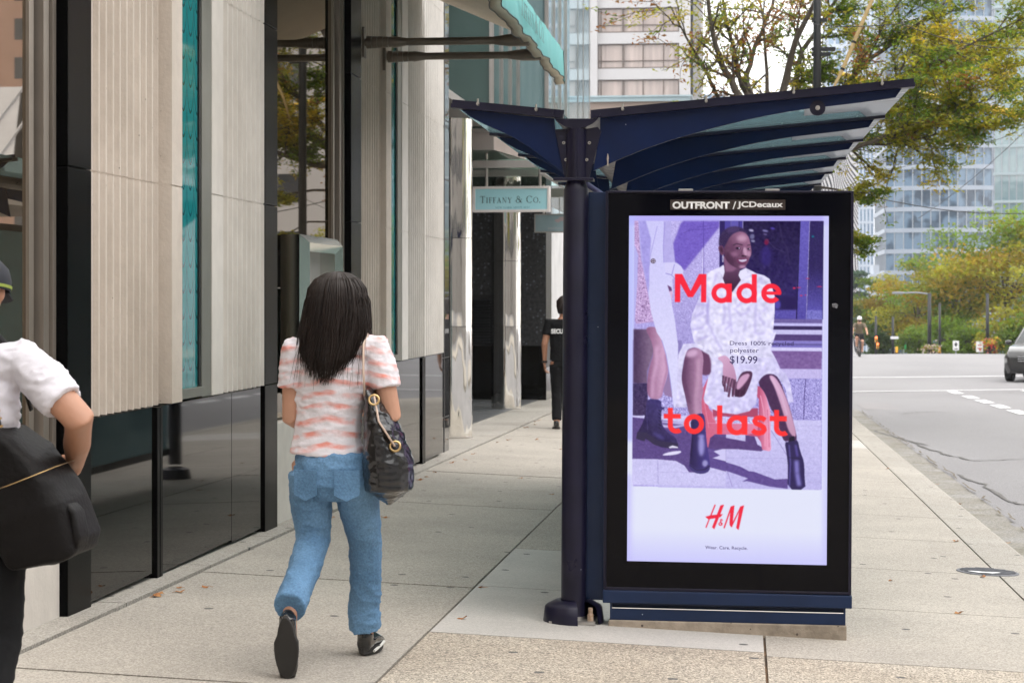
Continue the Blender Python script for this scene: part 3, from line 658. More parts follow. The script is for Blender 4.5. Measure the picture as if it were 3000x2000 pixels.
# wavy mirror-polished columns
M['chrome'] = mat('chrome', (.80, .78, .74), .035, 1, bump=.0)
def chrome_col(x, y, label):
    o = empty('chrome_column', (x, y, gz(-3.5, y))); tag(o, label, 'column', 'polished columns at the entrance')
    b = MB(); z0 = 0; zs = []
    for z1 in (1.32, 2.35, 3.75):
        n = 40; k = 14; pr = []
        for i in range(k + 1):
            z = z0 + (z1 - z0 - .006) * i / k; pr.append(z)
        vs = []
        for z in pr:
            for j in range(n):
                a = 2 * math.pi * j / n; r = .225 + .010 * math.cos(8 * a) + .0022 * mnoise.noise((math.cos(a) * 2, math.sin(a) * 2, z * 2.6)) * (2.2 if z < 1.2 else 1) + .001 * mnoise.noise((math.cos(a) * 6, math.sin(a) * 6, z * 7))
                vs.append((r * math.cos(a), r * math.sin(a), z))
        b.add(vs, [(i * n + j, i * n + (j + 1) % n, (i + 1) * n + (j + 1) % n, (i + 1) * n + j) for i in range(k) for j in range(n)])
        z0 = z1
    b.build('column_shaft', M['chrome'], o, smooth=True)
    MB().lathe([(.2, 0), (.215, 0), (.215, 3.7), (.2, 3.7)], 24).build('column_core', M['dark_metal'], o)
    MB().lathe([(.24, 0), (.24, .03), (.20, .03)], 32).build('column_foot', M['steel'], o)
    return o
chrome_col(-3.39, 23.1, 'mirror-polished column next to the dark tiled jamb at the end of the shopfront')
chrome_col(-3.72, 31.2, 'mirror-polished column standing under the pale blue hanging sign')
# soffits, steel fascias and stepped glass bays above
b = MB(); b.box(-9, -3.5, 20.8, 36, 3.95, 4.05).box(-9, -4.2, 20.8, 28, 3.75, 3.95); offp(b, 'soffit', M['steel_dull'])
for k, (yf, yb, xr, zb) in enumerate(((27.6, 31.0, -3.46, 3.62), (31.0, 35.2, -3.02, 3.60), )):
    b = MB(); b.box(-8, xr, yf, yb, zb, zb + .24); offp(b, 'steel_fascia', M['steel'], bevel=.01)
    g = MB(); g.box(-8, xr - .04, yf + .03, yb, zb + .24, 13)
    gl = offp(g, 'glass_bay', M['green_glass'] if k == 0 else M['pale_glass'])
    f = MB()
    xs_ = np.arange(xr - .05, -6, -.62 if k == 0 else -.5)
    for x in xs_: f.box(x - .018, x + .018, yf - .01, yf + .03, zb + .24, 13)
    for y in np.arange(yf + .03, yb, 1.1): f.box(xr - .05, xr - .01, y, y + .03, zb + .24, 13)
    for z in (zb + .24, zb + 3.9): f.box(-8, xr - .01, yf - .005, yf + .03, z, z + .06)
    mf = f.build('mullion', M['steel_dull']); to2(mf, gl)
b = MB(); b.hexa([(-3.46, 27.6, 3.62), (-3.02, 31.0, 3.60), (-3.1, 31.0, 3.60), (-3.5, 27.7, 3.62), (-3.46, 27.6, 3.86), (-3.02, 31.0, 3.84), (-3.1, 31.0, 3.84), (-3.5, 27.7, 3.86)])
offp(b, 'fascia_return', M['steel'])
b = MB(); b.box(-8, -2.7, 28.0, 28.15, 3.40, 3.50).box(-8, -2.75, 30, 30.15, 3.40, 3.5).box(-2.86, -2.78, 28, 34.5, 3.3, 3.44).box(-8, -2.9, 32.4, 32.6, 3.2, 3.34); offp(b, 'canopy_beam', M['steel_dull'])
M['canopy_glass'] = glassy('canopy_glass', (.55, .68, .62), 1.5, .0, .1, (.8, .9, .85))
b = MB(); b.box(-8, -2.8, 28.1, 34.5, 3.505, 3.52); offp(b, 'canopy_pane', M['canopy_glass'])
# see-through glass fin bay next in the row
fin = empty('glass_screen', (-2.9, 36, 3.6)); tag(fin, 'tall clear glass corner screen with fine joints, above the shelter roof beside the awning tip', 'glass screen')
M['clear_glass'] = glassy('clear_glass', (.86, .93, .95), 1.45, .0, .10, (.85, .94, 1))
xa = atY(1596, 200, 36.2).x; xb = atY(1727, 200, 36.2).x
b = MB(); b.box(xa, xb, 36.2, 36.22, 3.0, 13); to(b.build('pane', M['clear_glass']), fin)
b = MB(); b.box(xa - .01, xa + .02, 36.17, 36.25, 3.0, 13, 1)
for t in (.33, .46, .74, .86): b.box(xa + (xb - xa) * t - .008, xa + (xb - xa) * t + .008, 36.19, 36.24, 3.0, 13)
b.box(xb - .006, xb + .006, 36.19, 36.24, 3, 13); to(b.build('joint', [M['steel'], M['dark_metal']]), fin)
# white wall beyond and the low flat roof
wl = MB(); wl.box(-9, -3.46, 36.02, 60, -1.2, 3.2)
tag(wl.build('white_wall', M['white_paint']), 'plain white rendered wall beyond the granite entrance, behind the guard', 'wall')
rf = empty('low_pavilion', (-4, 48, 0)); tag(rf, 'low pavilion with flat pale blue roof edge and brown soffit behind the shelter', 'pavilion')
M['roof_blue'] = mat('roof_blue', (.42, .52, .56), .35, .3, var=.06, vscale=1); M['brown_soffit'] = mat('brown_soffit', (.30, .235, .20), .7, var=.06, vscale=1)
xr = atY(2022, 290, 48).x; zt = atY(2022, 283, 48).z
b = MB(); b.box(-16, xr, 48, 62, zt - .10, zt).box(-16, xr + .05, 47.95, 62, zt, zt + .04); to(b.build('roof', M['roof_blue']), rf)
b = MB(); b.box(-16, xr - .12, 48.1, 62, zt - .55, zt - .1).box(-16, xr - 1.2, 49.5, 60, -2, zt - .55); to(b.build('wall', M['brown_soffit']), rf)

# ------------------------------------------------------------------ far buildings
M['hotel_white'] = mat('hotel_white', (.52, .51, .515), .7, c2=(.47, .465, .47), cscale=.15, var=.04, vscale=.6, stretch=(1, 1, .3))
def curtain_mat():
    m = mat('curtain', (.40, .33, .30), .6, var=.25, vscale=2.2, stretch=(1, 1, .05), coat=.6, coatr=.02, detail=3); return m
M['curtain'] = curtain_mat(); M['bronze_frame'] = mat('bronze_frame', (.13, .10, .085), .5)
Yh = 168
hot = empty('hotel', (-12, Yh, 0)); tag(hot, 'white concrete hotel with bronze-framed bands of curtained windows above the shelter roof', 'building')
def hx(px): return atY(px, 200, Yh).x
def hz(py): return atY(1850, py, Yh).z
b = MB(); x0, x1 = hx(1751), hx(1990); XE = hx(2022)
rows = [(23 - 105 * k, 96 - 105 * k) for k in range(-3, 6)]
for i, (ya_, yb_) in enumerate(rows):
    zt_, zb_ = hz(ya_), hz(yb_); znext = hz(ya_ + 105)
    b.box(-40, x1 + .01, Yh, Yh + 20, znext, zb_)                    # spandrel
b.box(x1, XE, Yh - .02, Yh + 20, -20, hz(-620)); b.box(hx(1731), x0, Yh - .6, Yh + 1, -20, hz(-620)); b.box(-60, hx(1731) - 8, Yh + .01, Yh + 20, -20, hz(-620))
b.box(-40, XE, Yh + 1.2, Yh + 19, -20, hz(-610)); b.box(-40, XE, Yh + .5, Yh + 20, hz(-600), hz(-620))
to(b.build('wall', M['hotel_white']), hot)
for i, (ya_, yb_) in enumerate(rows):
    zt_, zb_ = hz(ya_), hz(yb_)
    for bx0, bx1 in ((x0, x1), (x0 - 9.2, x0 - 1.8)):
        p = to(MB().box(bx0, bx1, Yh + .3, Yh + .4, zb_, zt_).build('window', M['curtain']), hot)
        f = MB(); wd = bx1 - bx0
        for t in (.0, .035, .30, .55, .80, .985): f.box(bx0 + wd * t, bx0 + wd * t + (.16 if t == .3 else .085), Yh + .16, Yh + .3, zb_, zt_)
        h = zt_ - zb_; f.box(bx0, bx1, Yh + .18, Yh + .3, zb_ + h * .30, zb_ + h * .33).box(bx0, bx1, Yh + .15, Yh + .3, zb_, zb_ + .12).box(bx0, bx1, Yh + .15, Yh + .3, zt_ - .09, zt_)
        to2(f.build('window_frame', M['bronze_frame']), p)
def tower(name, label, cx, Y, w, d, zt, zb, fl, glass, band, bandh, mull, mw, ncol, rot=0, curve=0, group=None, offs=0):
    """Glazed tower: one glass skin, a band at every floor, upright mullions. curve bows the front outwards."""
    o = empty(name, (cx, Y, zb), (0, 0, rot)); tag(o, label, 'building', group)
    n = max(2, ncol)
    def fr(t, dd): # point of the front skin, t 0..1
        x = (t - .5) * w; y = -curve * (1 - (2 * t - 1) ** 2) ; return x, y - dd
    H = zt - zb; P = [fr(i / n, 0) for i in range(n + 1)]
    b = MB(); out = P + [(w / 2, d), (-w / 2, d)]
    b.prism(out, lambda u, v, k: (u, v, H * k)); b.build('glass_skin', glass, o)
    b = MB(); z = offs
    while z < H:
        q = [fr(i / n, .22) for i in range(n + 1)]; q = [(q[0][0] - .15, q[0][1])] + q + [(q[-1][0] + .15, q[-1][1]), (w / 2 + .15, d), (-w / 2 - .15, d)]
        b.prism(q, lambda u, v, k: (u, v, z + bandh * k)); z += fl
    b.build('floor_band', band, o)
    b = MB()
    for i in range(n + 1):
        x, y = fr(i / n, .12); b.box(x - mw / 2, x + mw / 2, y - .06, y + .2, 0, H)
    for i in range(int(d / (w / n))): y = i * w / n; b.box(-w / 2 - .1, -w / 2 + .05, y - mw / 2, y + mw / 2, 0, H)
    b.build('mullion', mull, o)
    return o
def pane_mat(name, c, c2, sx, sz, ior=1.9, wob=.0, rough=.03):
    """Glass whose panes differ a little from one another (cells of the window grid)."""
    m = mat(name, c, rough, ior=ior); nt = m.node_tree; b = nt.nodes['Principled BSDF']
    tc = N(nt, 'TexCoord'); mp = N(nt, 'Mapping'); mp.inputs['Scale'].default_value = (1 / sx, 1 / sx, 1 / sz); nt.links.new(tc.outputs['Object'], mp.inputs[0])
    fl = N(nt, 'VectorMath', operation='FLOOR'); nt.links.new(mp.outputs[0], fl.inputs[0])
    wn = N(nt, 'TexWhiteNoise'); nt.links.new(fl.outputs[0], wn.inputs[0])
    x = N(nt, 'Mix', data_type='RGBA'); x.inputs[6].default_value = tuple(c) + (1,); x.inputs[7].default_value = tuple(c2) + (1,)
    nz = N(nt, 'TexNoise', i_Scale=.35, i_Detail=2.0); nt.links.new(tc.outputs['Object'], nz.inputs['Vector'])
    r = N(nt, 'MapRange'); r.inputs[1].default_value = .4; r.inputs[2].default_value = .6; nt.links.new(nz.outputs['Fac'], r.inputs[0])
    mu = N(nt, 'Math', operation='MULTIPLY_ADD'); nt.links.new(wn.outputs[0], mu.inputs[0]); mu.inputs[1].default_value = .6; nt.links.new(r.outputs[0], mu.inputs[2]); mu.use_clamp = True
    s = N(nt, 'Math', operation='SUBTRACT'); nt.links.new(mu.outputs[0], s.inputs[0]); s.inputs[1].default_value = .3; s.use_clamp = True
    nt.links.new(s.outputs[0], x.inputs[0]); nt.links.new(x.outputs[2], b.inputs['Base Color'])
    if wob:
        n2 = N(nt, 'TexNoise', i_Scale=.5, i_Detail=2.0); nt.links.new(tc.outputs['Object'], n2.inputs['Vector'])
        p = N(nt, 'Bump', i_Distance=.05, i_Strength=wob); nt.links.new(n2.outputs['Fac'], p.inputs['Height']); nt.links.new(p.outputs[0], b.inputs['Normal'])
    return m
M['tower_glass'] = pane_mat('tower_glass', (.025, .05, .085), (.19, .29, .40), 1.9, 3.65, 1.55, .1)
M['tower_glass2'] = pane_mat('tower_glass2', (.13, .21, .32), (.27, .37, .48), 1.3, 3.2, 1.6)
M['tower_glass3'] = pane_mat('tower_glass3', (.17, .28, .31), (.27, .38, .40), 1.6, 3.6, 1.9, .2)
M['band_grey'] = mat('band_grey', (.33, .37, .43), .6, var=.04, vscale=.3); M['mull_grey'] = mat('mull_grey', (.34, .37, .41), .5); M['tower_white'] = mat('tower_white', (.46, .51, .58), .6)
def span(p0, p1, Y): return atY(p0, 500, Y).x, atY(p1, 500, Y).x
a_, c_ = span(2596, 2960, 350)
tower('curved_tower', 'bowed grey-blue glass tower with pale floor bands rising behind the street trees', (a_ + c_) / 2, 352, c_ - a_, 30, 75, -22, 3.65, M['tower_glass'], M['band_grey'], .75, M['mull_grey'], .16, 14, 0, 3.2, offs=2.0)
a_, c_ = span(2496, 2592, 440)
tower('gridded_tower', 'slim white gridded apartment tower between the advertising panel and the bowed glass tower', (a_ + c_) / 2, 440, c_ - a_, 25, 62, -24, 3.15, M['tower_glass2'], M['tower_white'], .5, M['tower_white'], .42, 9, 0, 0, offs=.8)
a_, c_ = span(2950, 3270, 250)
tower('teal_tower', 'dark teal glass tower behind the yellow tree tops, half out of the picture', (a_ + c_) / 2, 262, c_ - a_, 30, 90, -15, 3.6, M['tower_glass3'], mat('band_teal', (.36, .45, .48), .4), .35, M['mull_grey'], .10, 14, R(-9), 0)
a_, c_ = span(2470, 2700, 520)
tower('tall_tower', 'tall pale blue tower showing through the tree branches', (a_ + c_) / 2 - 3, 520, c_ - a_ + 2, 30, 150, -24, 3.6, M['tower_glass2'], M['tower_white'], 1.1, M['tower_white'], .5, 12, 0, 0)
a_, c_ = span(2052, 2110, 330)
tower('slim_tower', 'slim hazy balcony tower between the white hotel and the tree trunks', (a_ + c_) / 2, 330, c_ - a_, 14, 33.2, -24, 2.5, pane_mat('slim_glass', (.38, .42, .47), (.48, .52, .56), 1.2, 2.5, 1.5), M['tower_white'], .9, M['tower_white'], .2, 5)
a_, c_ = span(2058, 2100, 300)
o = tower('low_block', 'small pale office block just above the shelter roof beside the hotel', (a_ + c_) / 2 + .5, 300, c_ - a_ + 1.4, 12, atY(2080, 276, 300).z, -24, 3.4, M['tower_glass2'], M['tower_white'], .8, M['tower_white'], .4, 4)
b = MB(); a_, c_ = span(2010, 2030, 172); c2_ = atY(2056, 300, 172).x
hs = empty('stair_tower', (a_, 172, 0)); tag(hs, 'white slab with a strip of dark blue stairwell windows at the end of the hotel', 'building')
to(MB().box(c_ + .02, c2_, 172, 180, -20, 40).box(a_ - 1, c_ + .02, 173, 180, -20, 40).build('wall', M['hotel_white']), hs)
b = MB(); zz = np.arange(-2, 40, 1.72)
for z in zz: b.box(a_, c_, 172.6, 173, z + .04, z + 1.68)
to(b.build('window', mat('stair_glass', (.10, .13, .20), .1, ior=1.7)), hs)
# striped building: wavy dark and light lines painted on its end wall
def zebra_mat():
    m = mat('zebra', (.7, .7, .7), .7); nt = m.node_tree; b = nt.nodes['Principled BSDF']
    tc = N(nt, 'TexCoord'); mp = N(nt, 'Mapping'); mp.inputs['Scale'].default_value = (1, 1, .35); nt.links.new(tc.outputs['Object'], mp.inputs[0])
    n = N(nt, 'TexNoise', i_Scale=.30, i_Detail=.5); nt.links.new(mp.outputs[0], n.inputs['Vector'])
    sp = N(nt, 'SeparateXYZ'); nt.links.new(tc.outputs['Object'], sp.inputs[0])
    a = N(nt, 'Math', operation='MULTIPLY_ADD'); nt.links.new(n.outputs['Fac'], a.inputs[0]); a.inputs[1].default_value = 9.0; nt.links.new(sp.outputs[0], a.inputs[2])
    a2 = N(nt, 'Math', operation='MULTIPLY_ADD'); nt.links.new(sp.outputs[2], a2.inputs[0]); a2.inputs[1].default_value = .55; nt.links.new(a.outputs[0], a2.inputs[2])
    s = N(nt, 'Math', operation='MULTIPLY'); s.inputs[1].default_value = 2.1; nt.links.new(a2.outputs[0], s.inputs[0])
    f = N(nt, 'Math', operation='FRACT'); nt.links.new(s.outputs[0], f.inputs[0]); l = N(nt, 'Math', operation='LESS_THAN'); l.inputs[1].default_value = .45; nt.links.new(f.outputs[0], l.inputs[0])
    x = N(nt, 'Mix', data_type='RGBA'); x.inputs[6].default_value = (.62, .62, .63, 1); x.inputs[7].default_value = (.02, .022, .03, 1); nt.links.new(l.outputs[0], x.inputs[0]); nt.links.new(x.outputs[2], b.inputs['Base Color'])
    return m
Yz = 230; a_, c_ = span(2380, 2514, Yz)
zb = MB(); zb.box(a_, c_, Yz, Yz + 20, -12, atY(2500, 440, Yz).z + 5)
tag(zb.build('striped_building', zebra_mat()), 'building end wall covered in wavy black and white lines beside the shelter roof tip', 'building')
# ------------------------------------------------------------------ bus shelter
LEAN = .0061      # everything here leans a third of a degree to the kerb side
PY = 9.5; PX = -.807; PZ = gz(PX, PY)
sh = empty('bus_shelter', (PX, PY, PZ), (0, LEAN, .014)); tag(sh, 'dark navy steel bus shelter with butterfly ribs, glass roof and round post', 'bus shelter')
def unlean(v): return Vector((v.x * math.cos(LEAN) - v.z * math.sin(LEAN), v.y, v.x * math.sin(LEAN) + v.z * math.cos(LEAN)))
def S(zx, zy):    # from the 1.68x enlargement of the roof
    return unlean(atY(1300 + zx / 1.68, 200 + zy / 1.68, PY) - Vector((PX, PY, PZ)))
def S2(x, z): v = S(x, z); return (v.x, v.z)
webR = [S2(*p) for p in [(735, 507), (800, 477), (900, 434), (1000, 394), (1100, 360), (1200, 330), (1300, 302), (1400, 276), (1500, 252), (1600, 231), (1700, 213), (1800, 198), (1900, 186), (2050, 168), (2225, 143), (2256, 99), (1900, 128), (1500, 165), (1100, 203), (770, 238), (770, 300)]]
webL = [S2(*p) for p in [(592, 522), (540, 478), (480, 433), (440, 402), (400, 376), (340, 340), (280, 312), (200, 277), (130, 240), (86, 204), (200, 214), (400, 234), (545, 248), (552, 320)]]
fR0, fR1, fL0, fL1 = S(725, 240), S(2318, 82), S(42, 188), S(590, 240)
gut = [S2(*p) for p in [(538, 235), (552, 258), (575, 278), (610, 295), (655, 303), (700, 295), (735, 278), (757, 258), (772, 235)]]
NR, PITCH = 6, 1.64
def flange(a, c, y, h=.017, d=.045):
    b = MB(); u = Vector((c.x - a.x, 0, c.z - a.z)).normalized(); n = Vector((-u.z, 0, u.x)) * h
    A, B = Vector((a.x, y, a.z)), Vector((c.x, y, c.z))
    for dz0, dz1, yy in ((-.6, .6, d), (.6, 1.9, .008)):
        b.hexa([A + n * dz0 + Vector((0, -yy, 0)), B + n * dz0 + Vector((0, -yy, 0)), B + n * dz0 + Vector((0, yy, 0)), A + n * dz0 + Vector((0, yy, 0)),
                A + n * dz1 + Vector((0, -yy, 0)), B + n * dz1 + Vector((0, -yy, 0)), B + n * dz1 + Vector((0, yy, 0)), A + n * dz1 + Vector((0, yy, 0))])
    return b
wR = MB(); wR.prism(webR, lambda u, v, k: (u, -.007 + .014 * k, v)); meR = None
rib0 = None
for k in range(NR):
    y = k * PITCH
    if k == 0:
        r = wR.build('roof_rib', M['navy'], sh, bevel=.002); rl = MB().prism(webL, lambda u, v, kk: (u, -.007 + .014 * kk, v)).build('roof_rib', M['navy'], sh, bevel=.002)
        fr = flange(fR0, fR1, 0).build('rib_flange', M['navy_dark'], r); fl_ = flange(fL0, fL1, 0).build('rib_flange', M['navy_dark'], rl)
        for f0_, f1_, par, ts_ in ((fR0, fR1, r, (.1, .36, .63, .9)), (fL0, fL1, rl, (.24, .76))):
            for t in ts_:
                p = f0_.lerp(f1_, t); MB().tube([(p.x, -.05, p.z + .02), (p.x, .05, p.z + .02)], .007, 8).tube([(p.x, -.035, p.z), (p.x, -.035, p.z + .045)], .0045, 8).build('glass_clip', M['bolt'], par)
        pr = (r, rl)
    else:
        for q in pr:
            c = q.copy(); col.objects.link(c); c.parent = sh; c.location.y = y
            for ch in q.children:
                d = ch.copy(); col.objects.link(d); d.parent = c
# rib end disc with a bolt
p = S(1840, 196); b = MB(); b.prism([(p.x + .037 * math.cos(t), p.z + .037 * math.sin(t)) for t in np.linspace(0, 2 * math.pi, 28)[:-1]], lambda u, v, k: (u, -.012 + .004 * k, v)); b.build('rib_disc', M['navy_dark'], sh)
MB().tube([(p.x, -.03, p.z), (p.x, -.011, p.z)], [.011, .011], 12).tube([(p.x, -.034, p.z), (p.x, -.03, p.z)], .005, 10).build('disc_bolt', M['bolt'], sh, smooth=40)
# gutter running along the roof valley
b = MB(); yg0, yg1 = -.05, (NR - 1) * PITCH + .1
for (u0, v0), (u1, v1) in zip(gut, gut[1:]):
    b.hexa([(u0, yg0, v0), (u1, yg0, v1), (u1, yg1, v1), (u0, yg1, v0), (u0, yg0, v0 + .008), (u1, yg0, v1 + .008), (u1, yg1, v1 + .008), (u0, yg1, v0 + .008)])
b.prism([(u, v + .006) for u, v in gut[1:-1]], lambda u, v, k: (u, -.04 + .01 * k, v)); b.build('gutter_trough', M['navy_dark'], sh)
M['shelter_glass'] = glassy('shelter_glass', (.80, .88, .89), 1.5, .0, .12, (.50, .68, .72))
def pale_reflection_mat():  # pale zone of the roof glass: a bright reflection put into the colour
    m = bpy.data.materials.new('pale_reflection'); m.use_nodes = True; nt = m.node_tree; b = nt.nodes['Principled BSDF']
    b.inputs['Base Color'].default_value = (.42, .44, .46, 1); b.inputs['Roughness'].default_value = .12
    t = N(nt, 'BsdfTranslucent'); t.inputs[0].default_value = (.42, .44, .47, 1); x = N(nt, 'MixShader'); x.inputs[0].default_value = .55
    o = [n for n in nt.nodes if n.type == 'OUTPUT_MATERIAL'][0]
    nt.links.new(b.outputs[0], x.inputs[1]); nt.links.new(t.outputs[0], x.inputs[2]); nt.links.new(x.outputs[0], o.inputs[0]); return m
M['pale_reflection'] = pale_reflection_mat()
def gzR(x): t = (x - fR0.x) / (fR1.x - fR0.x); return fR0.z + (fR1.z - fR0.z) * t + .006
def gzL(x): t = (x - fL0.x) / (fL1.x - fL0.x); return fL0.z + (fL1.z - fL0.z) * t + .006
tip = fR1.x - .004; xg = fR0.x + .02
for k in range(NR - 1):
    y0 = k * PITCH + .05; y1 = (k + 1) * PITCH - .05
    cl = [(xg, y0), (tip - .50, y0), (tip - .46, y0 + 1.12), (tip - .17, y0 + 1.12), (tip - .10, y1), (xg, y1)]
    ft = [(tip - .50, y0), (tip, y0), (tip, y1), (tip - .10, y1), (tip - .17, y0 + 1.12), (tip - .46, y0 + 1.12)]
    b = MB(); b.prism(cl, lambda u, v, kk: (u, v, gzR(u) + .010 * kk)); g = b.build('roof_pane', M['shelter_glass'], sh)
    b = MB(); b.prism(ft, lambda u, v, kk: (u, v, gzR(u) + .010 * kk)); b.build('reflection_border', M['pale_reflection'], g)
    for q in (.32, .62): MB().quad((tip - .46, y0 + q, gzR(tip - .46) - .001), (tip - .004, y0 + q, gzR(tip) - .001), (tip - .004, y0 + q + .02, gzR(tip) - .001), (tip - .46, y0 + q + .02, gzR(tip - .46) - .001)).build('frit_line', M['white_paint'], g)
    b = MB(); xl = fL0.x + .004; b.prism([(xl, y0), (fL1.x, y0), (fL1.x, y1), (xl, y1)], lambda u, v, kk: (u, v, gzL(u) + .010 * kk)); b.build('roof_pane', M['shelter_glass'], sh)
# post: base shoe, shaft, collar, bracket plates with bolts
def post_at(y, name='post'):
    r = .0605
    zc_ = S(655, 600).z; zt_ = S(655, 545).z
    o = MB().lathe([(r, .03), (r, zc_), (r * .74, zt_ - .012), (0, zt_ - .012)], 36, (0, y, 0)).build(name, M['navy_dark'], sh, smooth=30)
    MB().box(-.105, .085, y - .07, y + .07, zt_ - .011, zt_ + .003).build('collar_plate', M['navy_dark'], o, bevel=.002)
    MB().lathe([(.052, zt_ + .003), (.052, S(655, 300).z)], 28, (-.0, y, 0)).box(-.004, .004, y - .064, y - .045, zt_ + .003, S(655, 304).z).build('upper_column', M['navy_dark'], o, smooth=30)
    return o
pm = post_at(0); post_at((NR - 1) * PITCH)
for sgn, poly in ((-1, [(548, 303), (592, 300), (632, 304), (634, 545), (598, 545)]), (1, [(680, 304), (720, 297), (758, 290), (776, 312), (716, 545), (678, 545)])):
    q = [S2(*p) for p in poly]
    MB().prism(q, lambda u, v, k: (u, -.016 + .006 * k, v)).build('bracket_plate', M['navy_dark'], sh, bevel=.001)
for zx, zy in ((592, 369), (718, 369), (603, 452), (705, 452)):
    p = S(zx, zy); o = MB().tube([(p.x, -.024, p.z), (p.x, -.0155, p.z)], [.0065, .0085], 14).build('bolt', M['bolt'], sh, smooth=50)
    MB().tube([(p.x, -.0248, p.z), (p.x, -.0242, p.z)], .003, 6).build('bolt_socket', M['dark_metal'], o)
p = S(808, 452); b = MB(); b.prism([(p.x + .004 * math.cos(t) * (1 + .25 * math.sin(5 * t)), p.z + .030 * math.sin(t) * (1 + .1 * math.sin(4 * t))) for t in np.linspace(0, 2 * math.pi, 24)[:-1]], lambda u, v, k: (u, -.0082 + .0008 * k, v)); b.build('paint_chip', mat('bare_paint', (.6, .52, .42), .8, c2=(.35, .3, .25), cscale=80), sh)
b = MB(); rr = [(.066, .105), (.085, .106), (.128, .085), (.138, .075), (.146, .012), (.146, .0)]
b.lathe(rr, 40, (0, 0, 0), R(-30), R(282)); b.lathe([(q - .006, z - .006 if z > .01 else z) for q, z in rr], 40, (0, 0, 0), R(-30), R(282)); b.build('base_shoe', M['navy_dark'], sh, smooth=40)
b = MB(); b.lathe([(.06, 0), (.06, .03)], 30).box(-.11, .11, -.11, .11, .0, .015); b.build('base_plate', M['steel_dull'], sh)
b = MB(); b.tube([(.085, -.055, .01), (.085, -.055, .045)], .016, 6).tube([(.085, -.055, .045), (.085, -.055, .075)], .011, 10); b.build('anchor_bolt', mat('rusty', (.35, .2, .12), .7, c2=(.5, .4, .3), cscale=60), sh)
MB().lathe([(.066, .105), (.128, .085), (.146, .0)], 30, (0, (NR - 1) * PITCH, -.1)).build('base_shoe', M['navy_dark'], sh, smooth=40)
# side fin beside the post, brace tube, rear glass screen
f0 = unlean(atY(1718, 563, PY + .03) - Vector((PX, PY, PZ))); f1 = unlean(atY(1776, 1757, PY + .03) - Vector((PX, PY, PZ)))
MB().box(f0.x - .012, f1.x + .008, .03, .05, f1.z, f0.z).build('side_fin', M['navy_blue'], sh, bevel=.003)
MB().tube([(.03, .06, S(735, 555).z), (.22, .55, S(735, 555).z - .12)], .013, 12).build('brace_tube', mat('brace_violet', (.20, .20, .40), .25, coat=.5), sh, smooth=True)
MB().box(.035, .045, .12, (NR - 1) * PITCH - .1, .18, 2.05).build('rear_glass', M['shelter_glass'], sh)
MB().box(.03, .05, .1, (NR - 1) * PITCH - .08, .12, .18).box(.03, .05, .1, (NR - 1) * PITCH - .08, 2.05, 2.1).build('rear_glass_rail', M['navy_dark'], sh)

# ------------------------------------------------------------------ illuminated advertising panel
AY = 9.44; AO = Vector((atY(2134, 1850, AY).x, AY, gz(0, AY)))
ad = empty('advertising_panel', AO, (0, LEAN, 0)); tag(ad, 'tall black framed digital advertising panel lit with a fashion poster, on a concrete plinth', 'advertising panel')
def A(x, y, dy=0): return unlean(atY(x, y, AY) - AO)
tl, br = A(1775, 560), A(2494, 1738)
rail_b = A(2491, 1781).z; rail_t = A(1771, 1725).z
MB().box(tl.x, br.x, .012, .17, rail_t, tl.z).build('casing', M['navy_dark'], ad, bevel=.004)
s0, s1 = A(1843, 632), A(2422, 1655)
b = MB(); y0 = 0.0; e = .012
for x0, x1, z0, z1 in ((tl.x + e, s0.x, rail_t + e, tl.z - e), (s1.x, br.x - e, rail_t + e, tl.z - e), (s0.x, s1.x, rail_t + e, s1.z), (s0.x, s1.x, s0.z, tl.z - e)): b.box(x0, x1, .002, .0115, z0, z1)
b.build('glass_bezel', M['black_glass'], ad)
b = MB()
for x0, x1, z0, z1 in ((tl.x, tl.x + e, rail_t, tl.z), (br.x - e, br.x, rail_t, tl.z), (tl.x + e, br.x - e, tl.z - e * .6, tl.z), (tl.x + e, br.x - e, rail_t, rail_t + e)): b.box(x0, x1, -.004, .0118, z0, z1)
b.build('trim', M['navy_dark'], ad, bevel=.002)
MB().box(tl.x - .003, br.x + .003, -.012, .175, rail_b, rail_t - .003).build('lower_rail', M['navy_blue'], ad, bevel=.004)
bx0, bx1 = A(1787, 1800).x, A(2477, 1800).x; zb0 = A(2130, 1822).z
b = MB(); b.box(bx0, bx1, .035, .17, zb0, rail_b); b.box(bx0, bx0 + .008, -.002, .035, zb0, rail_b).box(bx1 - .008, bx1, -.002, .035, zb0, rail_b).box(bx0, bx1, .0, .035, zb0, zb0 + .055)
b.build('base_box', M['navy_blue'], ad)
MB().tube([(bx0 + .01, -.001, zb0 + .056), (bx1 - .01, -.001, zb0 + .056)], .0022, 6).build('base_highlight', M['steel'], ad)  # bright rod laid in for the highlight along the base edge
for px in (2008, 2263): p = A(px, 556); MB().box(p.x - .034, p.x + .034, .03, .1, tl.z + .001, tl.z + .012).build('top_vent', M['steel_dull'], ad, bevel=.002)
p = A(2446, 895); MB().prism([(p.x - .012, p.z - .006), (p.x + .01, p.z - .014), (p.x + .016, p.z + .004), (p.x + .003, p.z + .012), (p.x - .013, p.z + .008)], lambda u, v, k: (u, .0018 - .0006 * k, v)).build('sticker_scrap', mat('torn_sticker', (.25, .25, .27), .8, c2=(.05, .05, .06), cscale=90), ad)
